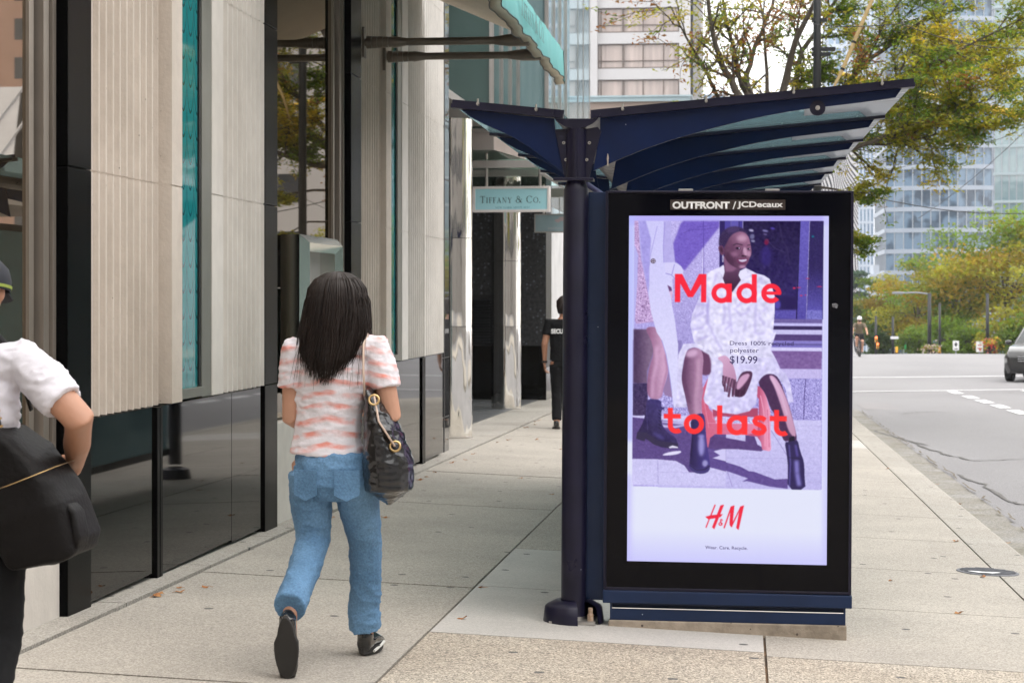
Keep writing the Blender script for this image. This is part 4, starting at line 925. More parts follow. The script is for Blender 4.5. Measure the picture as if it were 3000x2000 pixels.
# concrete plinth following the cross fall of the pavement
M['concrete'] = mat('concrete', (.36, .30, .235), .9, c2=(.27, .225, .175), cscale=3.5, var=.16, vscale=24, bump=.7, bscale=40, speck=(22, .13, (.09, .07, .055), .3))
def cg(x, y): return gz(AO.x + x, AY + y) - AO.z - .03
kx0, kx1 = A(1783, 1815).x, A(2480, 1815).x; b = MB(); n = 12
for i in range(n):
    xa, xb_ = kx0 + (kx1 - kx0) * i / n, kx0 + (kx1 - kx0) * (i + 1) / n
    zt = lambda x: zb0 - .001
    jit = lambda x: .003 * mnoise.noise((x * 14, 0, 0))
    b.hexa([(xa, -.02 + jit(xa), cg(xa, 0)), (xb_, -.02 + jit(xb_), cg(xb_, 0)), (xb_, .22, cg(xb_, .2)), (xa, .22, cg(xa, .2)), (xa, -.016 + jit(xa), zt(xa)), (xb_, -.016 + jit(xb_), zt(xb_)), (xb_, .22, zt(xb_)), (xa, .22, zt(xa))])
b.build('plinth', M['concrete'], ad, bevel=.004)
# maker's label above the screen
l0, l1 = A(1963.7, 585), A(2300.8, 614.6)
lb = MB().box(l0.x, l1.x, .0005, .0019, l1.z, l0.z).build('label_strip', mat('label_brown', (.03, .018, .014), .4), ad)
M['label_white'] = mat('label_white', (.8, .8, .8), .5)
def adtext(txt, x0, x1, y0, y1, m, parent, bold, dy=-.0004, shear=0):
    a, c = A(x0, y0), A(x1, y1); t = text_mesh(txt, 'lettering', m, c.x - a.x, a.z - c.z, parent, bold=bold, shear=shear); t.location = ((a.x + c.x) / 2, dy, (a.z + c.z) / 2); return t
adtext("OUTFRONT", 1970, 2138, 590.5, 612, M['label_white'], lb, .045)
adtext("/", 2146, 2157, 590, 613, M['label_white'], lb, .01)
adtext("JCDecaux", 2160, 2294, 590, 612.5, M['label_white'], lb, .03)

# ---- the picture on the screen, painted on a fine grid of coloured points
SS = 2; STEP = 1.5
NXp, NYp = int(579 / STEP) + 1, int(1023 / STEP) + 1
Wp, Hp = NXp * SS, NYp * SS
img = np.zeros((Hp, Wp, 3))
def q1(p): return [(1840 + x / 3.824, 640 + y / 3.824) for x, y in p]
def q2(p): return [(2060 + x / 3.825, 640 + y / 3.825) for x, y in p]
def q3(p): return [(1840 + x / 3.483, 1000 + y / 3.483) for x, y in p]
def q4(p): return [(2060 + x / 3.483, 1000 + y / 3.483) for x, y in p]
def px(p): return np.array([((x - 1843) / STEP * SS, (y - 632) / STEP * SS) for x, y in p])
def blur(m, r):
    r = int(r)
    if r < 1: return m
    for ax in (0, 1):
        for _ in range(2):
            p = np.pad(m, [(r + 1, r) if a == ax else (0, 0) for a in (0, 1)], mode='edge'); c = p.cumsum(ax)
            m = (np.take(c, range(2 * r + 1, c.shape[ax]), ax) - np.take(c, range(0, c.shape[ax] - 2 * r - 1), ax)) / (2 * r + 1)
    return m
def mask_poly(P, pad):
    x0, y0 = np.floor(P.min(0)).astype(int) - pad; x1, y1 = np.ceil(P.max(0)).astype(int) + pad
    x0, y0 = max(x0, 0), max(y0, 0); x1, y1 = min(x1, Wp), min(y1, Hp)
    if x1 <= x0 or y1 <= y0: return None
    X, Y = np.meshgrid(np.arange(x0, x1) + .5, np.arange(y0, y1) + .5); ins = np.zeros(X.shape, bool)
    n = len(P)
    for i in range(n):
        (ax, ay), (bx_, by) = P[i], P[(i + 1) % n]
        if ay == by: continue
        c = ((ay > Y) != (by > Y)) & (X < (bx_ - ax) * (Y - ay) / (by - ay) + ax); ins ^= c
    return x0, y0, x1, y1, ins.astype(float), X, Y
def paint(pts, c, soft=1, alpha=1, c2=None, d=None, tex=0, ts=3):
    """Fill a polygon (photo pixels); c -> c2 along d = (x0, y0, x1, y1)."""
    P = px(pts); r = mask_poly(P, int(soft * 2) + 2)
    if r is None: return
    x0, y0, x1, y1, m, X, Y = r; m = blur(m, soft) * alpha
    C = np.zeros(m.shape + (3,)) + np.array(c, float)
    if c2 is not None:
        (ax, ay), (bx_, by) = px([d[:2], d[2:]]); t = ((X - ax) * (bx_ - ax) + (Y - ay) * (by - ay)) / ((bx_ - ax) ** 2 + (by - ay) ** 2); t = np.clip(t, 0, 1)[..., None]
        C = C * (1 - t) + np.array(c2, float) * t
    if tex:
        nz = blur(rng.normal(size=m.shape), ts); nz /= nz.std() + 1e-9; C = C + nz[..., None] * tex
    img[y0:y1, x0:x1] = img[y0:y1, x0:x1] * (1 - m[..., None]) + C * m[..., None]
def smooth_poly(p, it=2):
    p = np.array(p, float)
    for _ in range(it):
        a = p * .75 + np.roll(p, -1, 0) * .25; c = p * .25 + np.roll(p, -1, 0) * .75
        p = np.stack([a, c], 1).reshape(-1, 2)
    return [tuple(v) for v in p]
def ell(cx, cy, rx, ry, c, soft=1, alpha=1, rot=0, **k):
    t = np.linspace(0, 2 * math.pi, 28)[:-1]; X = rx * np.cos(t); Y = ry * np.sin(t)
    paint([(cx + x * math.cos(rot) - y * math.sin(rot), cy + x * math.sin(rot) + y * math.cos(rot)) for x, y in zip(X, Y)], c, soft, alpha, **k)
def line(pts, wd, c, soft=1, alpha=1):
    for (ax, ay), (bx_, by) in zip(pts, pts[1:]):
        L = math.hypot(bx_ - ax, by - ay) + 1e-9; nx, ny = -(by - ay) / L * wd / 2, (bx_ - ax) / L * wd / 2
        paint([(ax + nx, ay + ny), (bx_ + nx, by + ny), (bx_ - nx, by - ny), (ax - nx, ay - ny)], c, soft, alpha)
def ringp(cx, cy, ro, ri, c, a0=0, a1=2 * math.pi):
    t = np.linspace(a0, a1, 48); P = [(cx + ro * math.cos(a), cy + ro * math.sin(a)) for a in t] + [(cx + ri * math.cos(a), cy + ri * math.sin(a)) for a in t[::-1]]
    paint(P, c, 1)
rect = lambda x0, y0, x1, y1: [(x0, y0), (x1, y0), (x1, y1), (x0, y1)]
# white display field, bluer towards its edges
paint(rect(1840, 630, 2425, 1660), (226, 229, 250), 1, c2=(203, 202, 252), d=(0, 1560, 0, 1655))
paint(rect(1840, 630, 2425, 660), (186, 178, 250), 6); paint(rect(1830, 630, 1862, 1300), (182, 186, 252), 8, .8); paint(rect(2408, 630, 2430, 1400), (205, 205, 255), 6, .8)
paint(rect(1835, 1400, 1856, 1660), (196, 192, 252), 10, .8); paint(rect(2410, 1400, 2430, 1660), (200, 198, 252), 8, .7)
# wall behind
paint(rect(1859.5, 648, 2407, 1434), (178, 168, 232), 1, tex=7, ts=2)
paint(q1([(485, 30), (1025, 30), (1025, 1560), (485, 1560)]), (190, 180, 238), 1, c2=(168, 158, 220), d=(2100, 700, 2040, 1040), tex=9, ts=1)
paint(q1([(620, 30), (1025, 30), (1025, 95), (640, 590), (600, 560), (530, 490), (508, 290), (590, 60)]), (118, 96, 198), 3, tex=4, ts=2)
line(q1([(845, 30), (850, 640)]), 2, (90, 70, 165)); line(q1([(843, 330), (840, 640)]), 1.5, (232, 228, 255))
line(q1([(620, 165), (700, 135), (880, 120), (1000, 105)]), 1, (80, 60, 150)); line(q1([(650, 150), (720, 105), (1000, 70)]), .8, (95, 75, 165))
for k in range(40):
    x, y = rng.uniform(560, 840), rng.uniform(680, 1400); ell(1840 + x / 3.824, 640 + y / 3.824, 3, 1.2, (150, 138, 208), 1, .35, rng.uniform(0, 3))
# window
paint(q2(rect(185, 30, 1330, 1130)), (33, 22, 68), 1, c2=(52, 40, 108), d=(0, 660, 0, 930), tex=5, ts=3)
paint(q2(rect(185, 30, 240, 560)), (45, 34, 98)); paint(q2(rect(240, 30, 306, 130)), (80, 70, 160)); paint(q2(rect(310, 30, 396, 120)), (96, 86, 175)); paint(q2(rect(400, 30, 440, 160)), (70, 60, 150)); line(q2([(440, 30), (440, 190)]), 1.5, (205, 200, 245)); line(q2([(307, 30), (307, 100)]), 1, (190, 185, 240))
for x, y, rx, ry, c in ((535, 135, 28, 14, (205, 200, 235)), (690, 140, 34, 11, (150, 145, 200)), (770, 112, 26, 11, (90, 75, 190)), (545, 205, 26, 30, (120, 118, 160)), (555, 255, 24, 14, (165, 165, 200)), (705, 265, 26, 36, (130, 25, 70)), (690, 180, 22, 8, (130, 120, 170))): ell(2060 + x / 3.825, 640 + y / 3.825, rx / 3.825, ry / 3.825, c, 2, .85, .2)
line(q2([(840, 50), (880, 250), (930, 330), (960, 520)]), 2.5, (70, 60, 100), 2, .8); line(q2([(700, 230), (790, 330), (915, 385)]), 1.5, (85, 75, 115), 1, .8)
ell(2060 + 700 / 3.825, 640 + 420 / 3.825, 16, 30, (60, 45, 140), 6, .5); paint(q2(rect(800, 1020, 1040, 1130)), (92, 82, 172), 3, tex=5, ts=2); paint(q2(rect(800, 880, 1040, 1025)), (40, 28, 85), 4)
ell(2060 + 830 / 3.825, 640 + 970 / 3.825, 9, 13, (90, 80, 190), 3, .8)
paint(q2([(1075, 30), (1180, 30), (1145, 1175), (1042, 1175)]), (102, 92, 185), 1, c2=(85, 76, 165), d=(0, 700, 0, 940), tex=4, ts=2); line(q2([(1180, 30), (1148, 1165)]), 1.6, (215, 212, 250)); line(q2([(1072, 30), (1040, 1150)]), 2, (28, 20, 60))
paint(q2([(1183, 30), (1330, 30), (1322, 1140), (1152, 1140)]), (46, 36, 92), 1, c2=(98, 90, 185), d=(0, 780, 0, 930), tex=5, ts=1); paint(q2([(1155, 1030), (1322, 1030), (1322, 1140), (1150, 1140)]), (122, 118, 200), 2, tex=10, ts=1)
for x, y, rx, ry in ((1012, 782, 16, 12), (1060, 776, 30, 5), (1290, 764, 34, 5), (1090, 866, 14, 8), (1160, 674, 26, 4), (1138, 860, 10, 6)): ell(2060 + x / 3.825, 640 + y / 3.825, rx / 3.825, ry / 3.825, (225, 50, 95), 1, .8)
ell(2060 + 1215 / 3.825, 640 + 202 / 3.825, 3.5, 3, (0, 130, 145), 1, .9)
# sill mouldings and rough stone
yb_ = 1130
for y0_, y1_, c in ((1130, 1176, (112, 98, 160)), (1176, 1210, (196, 190, 244)), (1210, 1252, (58, 44, 92)), (1252, 1302, (200, 194, 240)), (1302, 1376, (84, 64, 122)), (1376, 1410, (134, 124, 200)), (1410, 1420, (60, 50, 110)), (1420, 1450, (120, 110, 190)), (1450, 1490, (212, 206, 250)), (1490, 1568, (128, 98, 158))): paint(q2(rect(740, y0_, 1322, y1_)), c, 1, tex=3, ts=2)
paint(q4(rect(540, 105, 1200, 285)), (126, 96, 158), 1, tex=5, ts=3); paint(q4(rect(540, 285, 1200, 382)), (196, 186, 236), 1, tex=4, ts=2); paint(q4(rect(540, 382, 1200, 808)), (166, 158, 222), 1, tex=18, ts=1)
line(q4([(1045, 385), (1030, 540), (1025, 800)]), 2, (70, 55, 120)); paint(q4(rect(-440, 808, 1200, 1518)), (203, 198, 243), 1, c2=(190, 184, 236), d=(0, 1240, 0, 1430), tex=4, ts=2)
for p in ([(700, 920), (860, 1170)], [(150, 980), (310, 1500)]): line(q4(p), 1.2, (120, 105, 170), 1, .8)
line(q4([(250, 1205), (830, 1200)]), 1, (160, 150, 205), 1, .7); line(q4([(1030, 1345), (1200, 1348)]), 1, (165, 155, 210), 1, .7); line(q4([(930, 870), (1200, 868)]), 1, (175, 165, 220), 1, .7)
paint(q3(rect(60, 540, 620, 805)), (172, 164, 226), 1, tex=20, ts=1); paint(q3(rect(60, 0, 560, 540)), (140, 128, 190), 2)
# pavement on the left: shade and sun
paint(q3(rect(60, 780, 1010, 1498)), (204, 199, 244), 1, tex=4, ts=2); line(q3([(320, 1240), (325, 1495)]), 1.2, (150, 140, 200)); line(q3([(330, 1360), (640, 1362)]), 1, (170, 160, 215), 1, .7)
paint(q3([(60, 800), (620, 850), (660, 960), (1010, 900), (1010, 1345), (850, 1300), (780, 1360), (640, 1360), (590, 1290), (500, 1242), (400, 1236), (300, 1228), (60, 1230)]), (92, 72, 136), 1, tex=4, ts=2)
paint(q3([(360, 835), (600, 842), (600, 880), (500, 905), (365, 900)]), (196, 190, 238), 2); paint(q3([(360, 850), (590, 870), (480, 885), (370, 875)]), (110, 92, 150), 2)
paint(smooth_poly(q3([(348, 1188), (440, 1150), (570, 1136), (540, 1172), (430, 1190)])), (226, 222, 252)); paint(q3([(880, 1140), (1010, 1105), (1010, 1240), (860, 1205), (930, 1190)]), (208, 203, 246))
paint(q4([(100, 975), (440, 1032), (440, 968), (530, 975), (562, 1065), (640, 1105), (600, 1132), (380, 1115), (60, 1110), (60, 980)]), (88, 64, 124), 1, tex=3)
paint(q4([(60, 1110), (130, 1120), (120, 1140), (185, 1180), (100, 1212), (210, 1238), (390, 1292), (480, 1338), (530, 1342), (740, 1418), (870, 1408), (870, 1512), (690, 1492), (560, 1462), (462, 1440), (410, 1445), (470, 1412), (250, 1338), (60, 1300)]), (96, 76, 146), 1, tex=3)
paint(q4([(0, 1290), (80, 1305), (60, 1400), (0, 1420)]), (203, 198, 243))
# left figure: long open coat over a lace skirt, one leg and boot
paint(q1([(75, 30), (118, 30), (135, 300), (150, 470), (185, 620), (240, 900), (308, 1172), (100, 1196), (84, 1150), (110, 700), (120, 420), (78, 300)]), (196, 166, 216), 1, tex=16, ts=1)
for k in range(70):
    y = rng.uniform(640, 1170); x = rng.uniform(112, 150 + (y - 500) * .2); ell(1840 + x / 3.824, 640 + y / 3.824, rng.uniform(.6, 2.2), rng.uniform(.8, 2.0), (88, 52, 104) if k % 3 else (225, 205, 240), 1, .7)
for y in (505, 520, 560, 578, 598): line(q1([(112, y), (182, y - 2)]), 1, (120, 82, 140), 1, .8)
for y in range(60, 300, 22): line(q1([(82, y), (122, y + 2)]), 1.4, (110, 72, 130), 1, .7)
paint(q1([(75, 310), (92, 350), (110, 400), (110, 700), (82, 1190), (72, 1500)]), (184, 180, 240), 1)
paint(q3([(64, -110), (235, -110), (262, 0), (275, 120), (205, 330), (208, 446), (110, 452), (66, 446)]), (78, 56, 92), 2, c2=(126, 102, 134), d=(1868, 0, 1905, 0), tex=3)
paint(q3([(64, 450), (215, 446), (215, 780), (64, 782)]), (62, 48, 92), 1, tex=7, ts=2)
leg = smooth_poly(q3([(172, -130), (310, -140), (350, 0), (395, 115), (428, 300), (402, 420), (376, 490), (352, 618), (208, 606), (206, 400), (232, 260), (277, 140), (245, 0)]))
paint(leg, (150, 102, 140), 1, c2=(206, 162, 198), d=(1905, 0, 1945, 0), tex=2); line(q3([(300, 60), (300, 250), (262, 420), (258, 600)]), 9, (226, 186, 222), 5, .6); line(q3([(392, 150), (412, 300), (372, 470), (345, 600)]), 5, (150, 100, 145), 3, .6)
coat = q1([(118, 30), (485, 30), (478, 130), (497, 280), (527, 500), (560, 510), (602, 545), (625, 590), (622, 640), (500, 690), (512, 830), (490, 905), (500, 985), (532, 1150), (566, 1400)]) + q3([(520, 40), (522, 330), (514, 600), (500, 692), (480, 690), (456, 520), (424, 300), (398, 150), (352, 0)]) + q1([(330, 1290), (270, 1080), (236, 850), (180, 560), (143, 330)])
paint(coat, (206, 202, 250), 1, c2=(218, 215, 252), d=(1880, 700, 1975, 1000), tex=2, ts=2)
paint(q1([(120, 30), (200, 30), (262, 240), (246, 480), (242, 800), (236, 850), (180, 560), (145, 330)]), (160, 150, 226), 2, .85, tex=5)
paint(q1([(402, 30), (486, 30), (478, 130), (497, 280), (527, 495), (405, 500), (398, 320)]), (182, 173, 234), 1, .9, tex=3); line(q1([(415, 40), (398, 320), (405, 500)]), 1.5, (150, 140, 215), 1); line(q1([(330, 90), (255, 420), (240, 560)]), 1.6, (160, 150, 222), 1)
paint(smooth_poly(q1([(405, 502), (527, 508), (600, 545), (622, 625), (530, 640), (490, 640), (425, 620)]), 1), (214, 209, 250)); line(q1([(525, 520), (495, 640)]), 2, (150, 140, 215)); line(q1([(425, 622), (490, 640), (530, 680)]), 2, (140, 128, 205))
paint(q1([(447, 755), (490, 780), (500, 820), (470, 830)]), (110, 70, 120), 1); paint(q1([(470, 828), (505, 822), (500, 960), (492, 905)]), (220, 180, 220), 1)
ell(1840 + 286 / 3.824, 640 + 484 / 3.824, 7, 7, (70, 50, 60), 1); [ell(1840 + (286 + 14 * math.cos(a)) / 3.824, 640 + (484 + 14 * math.sin(a)) / 3.824, 1.6, 1.6, (215, 205, 240), 0) for a in (.6, 1.9, 3.2, 4.4, 5.6)]
paint(q3([(430, 330), (463, 592), (384, 567), (374, 500), (405, 420)]), (150, 122, 168), 1); line(q3([(352, 0), (398, 150), (425, 300), (457, 520)]), 2, (160, 150, 225), 1, .8)
boot = smooth_poly(q3([(208, 606), (356, 617), (350, 690), (386, 690), (384, 714), (352, 722), (352, 850), (400, 940), (500, 1000), (524, 1060), (528, 1106), (440, 1113), (330, 1105), (190, 1012), (185, 1046), (98, 1022), (110, 960), (150, 890), (190, 780), (198, 690)]), 1)
paint(boot, (44, 34, 80), 1, c2=(62, 52, 112), d=(1880, 1250, 1930, 1200), tex=4); paint(q3([(110, 950), (200, 955), (330, 1040), (524, 1062), (528, 1106), (430, 1113), (280, 1080), (192, 1012), (186, 1046), (98, 1022)]), (52, 44, 78), 1)
line(q3([(200, 700), (215, 930)]), 1.2, (84, 74, 130)); [line(q3([(325, y), (352, y + 22)]), 1.6, (18, 12, 40)) for y in range(720, 920, 36)]; ell(*q3([(330, 990)])[0], 18, 6, (84, 76, 145), 4, .7, .5); paint(q3([(430, 1102), (470, 1085), (526, 1100), (524, 1110), (440, 1113)]), (226, 222, 246), 1)
# red stool
pink, pk2, pk3 = (226, 132, 168), (190, 84, 122), (238, 158, 192)
paint(q4([(55, 395), (76, 405), (42, 560), (70, 700), (140, 780), (140, 852), (690, 852), (690, 966), (130, 966), (84, 1002), (66, 1100), (44, 1100), (40, 950), (0, 760), (-10, 640), (5, 500)]), (206, 98, 132), 1, c2=pink, d=(2065, 0, 2200, 0), tex=2)
paint(q4([(110, 705), (565, 690), (565, 782), (110, 780)]), (172, 72, 108), 1); paint(q4([(540, 455), (600, 475), (640, 540), (690, 720), (692, 960), (700, 1110), (682, 1130), (610, 1116), (598, 1040), (560, 985), (440, 966), (560, 940), (575, 780), (575, 600), (545, 560)]), pk2, 1, c2=pk3, d=(2225, 0, 2252, 0))
line(q4([(590, 560), (620, 700), (640, 900), (640, 1080)]), 3, pk3, 1); line(q4([(660, 700), (675, 900), (680, 1090)]), 2, (200, 100, 140), 1); line(q4([(60, 850), (690, 852)]), 1.5, pk3); paint(q4([(120, 790), (560, 786), (560, 848), (150, 850)]), (196, 190, 240), 1, tex=20, ts=1)
line(q4([(20, 620), (70, 900)]), 2, (240, 160, 190), 1, .6); line(q4([(100, 700), (110, 800), (160, 850)]), 2, (236, 150, 180), 1, .8)
# seated woman: dress
dr, dsh = (224, 220, 251), (186, 176, 232)
skirt = q4([(745, -90), (690, 90), (740, 180), (790, 290), (850, 350), (886, 425), (922, 622), (870, 632), (842, 490), (800, 420), (740, 345), (660, 336), (600, 372), (562, 440), (556, 560), (548, 640), (480, 722), (350, 757), (200, 742), (100, 702), (30, 642), (14, 598), (62, 380), (88, 280), (70, 160), (0, 110), (-60, 80)]) + q3([(690, 70), (620, 90), (580, 200), (560, 360), (600, 600), (612, 690), (500, 690), (516, 420), (522, 150), (575, 40), (700, 30), (800, -60)])
paint(skirt, dr, 1, c2=(212, 206, 248), d=(2070, 1000, 2200, 1220), tex=9, ts=5)
for p in ([(120, 640), (200, 560), (230, 500)], [(300, 740), (320, 620)], [(420, 730), (440, 610)], [(520, 690), (500, 600)], [(60, 560), (120, 400), (100, 300)], [(640, 240), (600, 330), (560, 400)], [(720, 180), (800, 330), (860, 470)], [(180, 720), (210, 620)], [(340, 300), (420, 260), (520, 290)], [(620, 100), (560, 200)]): line(q4(p), 5, dsh, 5, .6)
for p in ([(540, 180), (600, 60), (700, 40)], [(530, 420), (545, 300)], [(560, 640), (540, 520)]): line(q3(p), 5, dsh, 5, .6)
torso = q2([(40, 632), (95, 590), (190, 548), (228, 525), (300, 640), (430, 600), (480, 560), (600, 620), (680, 640), (742, 682), (765, 760), (798, 870), (800, 1050), (782, 1290), (770, 1350), (748, 1480), (790, 1568), (-20, 1568), (60, 1200), (50, 960), (0, 800)])
paint(torso, dr, 1, tex=9, ts=5)
larm = q1([(905, 600), (870, 720), (800, 900), (727, 1080), (706, 1210), (748, 1400), (900, 1470), (1020, 1560)]) + q2([(180, 1568), (270, 1545), (150, 1370), (70, 1200), (60, 960), (40, 632)])
paint(larm, (214, 208, 248), 1, c2=(226, 222, 252), d=(2030, 900, 2090, 1000), tex=10, ts=5)
for p in ([(50, 960), (62, 1100), (70, 1200), (150, 1370), (210, 1480)], [(590, 960), (585, 1300)], [(235, 960), (250, 1060), (230, 1200)], [(420, 960), (360, 1020), (420, 1090), (500, 1060), (520, 980)], [(270, 1160), (310, 1200), (250, 1260)], [(620, 1090), (720, 1000)], [(600, 1300), (700, 1290)], [(150, 620), (130, 720)], [(270, 830), (330, 1300)], [(640, 660), (660, 740)], [(690, 1200), (620, 1100)], [(480, 1150), (470, 1260)]): line(q2(p), 5, dsh, 4, .75)
for p in ([(730, 960), (880, 980)], [(750, 1110), (860, 1060)], [(720, 1260), (860, 1230)], [(780, 1380), (900, 1330)], [(900, 960), (890, 1200)], [(905, 880), (900, 1010)]): line(q1(p), 5, (172, 160, 224), 4, .7)
for p in ([(100, 660), (85, 800)], [(360, 1000), (430, 1050)], [(650, 1040), (700, 1140), (760, 1120)]): line(q2(p), 5, (240, 238, 255), 4, .7)
# neck, face, hair
paint(q2([(228, 430), (240, 600), (222, 670), (245, 740), (330, 830), (425, 692), (398, 640), (415, 570), (470, 530), (300, 400)]), (112, 72, 108), 1, c2=(62, 36, 64), d=(0, 770, 0, 840)); paint(q2([(232, 430), (300, 500), (380, 565), (330, 600), (250, 600)]), (146, 100, 136), 3, .8)
paint(q2([(480, 556), (412, 590), (398, 645), (425, 695), (500, 640)]), (232, 228, 254)); paint(q2([(228, 524), (200, 560), (225, 670), (240, 610)]), (232, 228, 254))
face = smooth_poly(q2([(228, 320), (290, 190), (400, 135), (470, 150), (508, 205), (530, 300), (542, 395), (516, 450), (492, 520), (440, 568), (375, 560), (300, 520), (240, 440)]), 2)
paint(face, (84, 50, 80), 1, c2=(150, 102, 136), d=(2120, 750, 2185, 700), tex=2)
ell(2060 + 430 / 3.825, 640 + 225 / 3.825, 15, 10, (214, 172, 200), 6, .7); ell(2060 + 345 / 3.825, 640 + 405 / 3.825, 11, 8, (170, 120, 156), 5, .6); ell(2060 + 470 / 3.825, 640 + 375 / 3.825, 6, 14, (214, 170, 202), 3, .8, -.25); ell(2060 + 512 / 3.825, 640 + 400 / 3.825, 5, 8, (206, 158, 192), 2, .7); ell(2060 + 440 / 3.825, 640 + 545 / 3.825, 10, 5, (198, 150, 186), 3, .8)
ell(2060 + 300 / 3.825, 640 + 460 / 3.825, 10, 20, (70, 38, 68), 5, .6, -.5); ell(2060 + 330 / 3.825, 640 + 330 / 3.825, 7, 12, (96, 56, 90), 4, .6)
hair = smooth_poly(q2([(172, 310), (182, 200), (230, 128), (330, 84), (430, 102), (490, 150), (512, 215), (470, 160), (395, 142), (310, 186), (252, 300), (236, 330), (200, 300)]), 1); paint(hair, (56, 40, 82), 2, tex=6, ts=1)
ell(2060 + 330 / 3.825, 640 + 130 / 3.825, 20, 8, (88, 70, 120), 5, .6, -.2)
paint(smooth_poly(q2([(168, 312), (215, 300), (238, 345), (238, 412), (206, 422), (176, 372)])), (104, 62, 96), 1); ell(2060 + 205 / 3.825, 640 + 355 / 3.825, 4, 9, (58, 30, 54), 2, .8, -.2); line(q2([(222, 412), (216, 450), (220, 495), (229, 470), (226, 420)]), 1.6, (236, 232, 255))
line(q2([(335, 302), (375, 285), (440, 300)]), 2.4, (48, 28, 52), 1, .9); line(q2([(490, 305), (527, 296)]), 2.2, (48, 28, 52), 1, .9)
paint(smooth_poly(q2([(350, 340), (385, 318), (425, 345), (390, 354)])), (52, 30, 60)); ell(2060 + 402 / 3.825, 640 + 337 / 3.825, 2.0, 1.5, (190, 178, 210), 0); ell(2060 + 382 / 3.825, 640 + 335 / 3.825, 2.4, 2.2, (24, 12, 30), 0)
paint(smooth_poly(q2([(484, 345), (508, 330), (530, 345), (505, 356)])), (52, 30, 60)); ell(2060 + 518 / 3.825, 640 + 342 / 3.825, 1.5, 1.3, (186, 174, 206), 0)
line(q2([(445, 330), (425, 395), (440, 418), (478, 424)]), 2, (92, 50, 82), 1, .8); ell(2060 + 445 / 3.825, 640 + 424 / 3.825, 5, 2, (40, 18, 38), 1, .9); ell(2060 + 474 / 3.825, 640 + 428 / 3.825, 3, 1.6, (44, 20, 40), 1, .9)
paint(smooth_poly(q2([(366, 458), (430, 448), (504, 444), (490, 498), (440, 525), (395, 505)])), (112, 52, 92)); paint(smooth_poly(q2([(390, 464), (430, 466), (496, 457), (478, 482), (435, 493), (404, 482)])), (214, 204, 232)); [line(q2([(x, 462), (x, 492)]), .6, (190, 176, 210), 0, .6) for x in (415, 440, 462, 480)]; line(q2([(360, 430), (350, 470), (372, 510)]), 2, (88, 46, 80), 1, .7)
# her right leg (picture left) and boot
ell(*q3([(800, 250)])[0], 16, 32, (108, 68, 104), 3); paint(q3([(752, 100), (832, 150), (855, 320), (840, 352), (764, 350)]), (104, 64, 100), 2)
leg = smooth_poly(q3([(590, 165), (618, 95), (690, 68), (760, 100), (781, 190), (770, 310), (765, 440), (782, 520), (762, 600), (762, 800), (640, 800), (602, 600), (560, 440), (558, 350), (580, 220)]), 2)
paint(leg, (92, 56, 92), 1, c2=(176, 132, 168), d=(2002, 0, 2050, 0), tex=2); ell(*q3([(660, 135)])[0], 18, 11, (222, 184, 220), 5, .8, -.3); line(q3([(725, 200), (722, 420), (700, 600), (715, 760)]), 8, (222, 182, 212), 6, .55); line(q3([(600, 200), (582, 400), (640, 650)]), 7, (96, 58, 96), 4, .7)
boot = smooth_poly(q3([(645, 800), (762, 740), (798, 785), (806, 960), (824, 1100), (852, 1270), (846, 1342), (790, 1372), (700, 1364), (640, 1312), (648, 1200), (668, 1000)]), 1)
paint(boot, (42, 32, 82), 1, c2=(70, 58, 132), d=(2030, 0, 2075, 0)); ell(*q3([(762, 1080)])[0], 9, 32, (176, 170, 236), 5, .8); ell(*q3([(760, 985)])[0], 10, 4, (150, 140, 215), 3, .7); ell(*q3([(800, 1265)])[0], 8, 10, (190, 186, 240), 3, .7); paint(smooth_poly(q3([(640, 1262), (700, 1318), (780, 1322), (850, 1262), (846, 1345), (770, 1376), (690, 1362), (642, 1318)]), 1), (66, 56, 118)); line(q3([(645, 1285), (715, 1335), (800, 1328), (848, 1290)]), 1.6, (24, 16, 48)); line(q3([(670, 1010), (655, 1200)]), 3, (24, 16, 52), 2, .7)
# her left leg (picture right) and boot
leg = smooth_poly(q4([(560, 440), (600, 372), (660, 334), (742, 345), (792, 420), (842, 560), (890, 700), (932, 880), (964, 1005), (925, 1030), (880, 1020), (832, 1030), (800, 960), (735, 750), (690, 690), (640, 540)]), 1)
paint(leg, (74, 44, 84), 1, tex=2); paint(smooth_poly(q4([(668, 358), (705, 350), (748, 385), (806, 480), (864, 620), (905, 760), (958, 965), (925, 985), (872, 920), (838, 800), (792, 650), (730, 470)])), (216, 172, 208), 2, c2=(196, 148, 180), d=(0, 1110, 0, 1280)); line(q4([(700, 380), (800, 560), (860, 760)]), 4, (236, 204, 232), 3, .6)
paint(smooth_poly(q4([(834, 1035), (880, 1030), (890, 972), (932, 985), (934, 1020), (966, 1010), (990, 1120), (1034, 1240), (1036, 1380), (1050, 1518), (864, 1518), (872, 1300), (856, 1150)]), 1), (46, 36, 88), 1); line(q4([(955, 1220), (962, 1350), (985, 1480)]), 12, (156, 148, 232), 5, .8); line(q4([(945, 1060), (965, 1180)]), 6, (110, 98, 190), 3, .7); line(q4([(880, 1060), (895, 1250), (885, 1500)]), 3, (120, 110, 200), 2, .7); line(q4([(870, 1190), (1000, 1205)]), 1.2, (20, 14, 44)); paint(q4([(878, 985), (930, 970), (935, 1018), (880, 1028)]), (24, 16, 44))
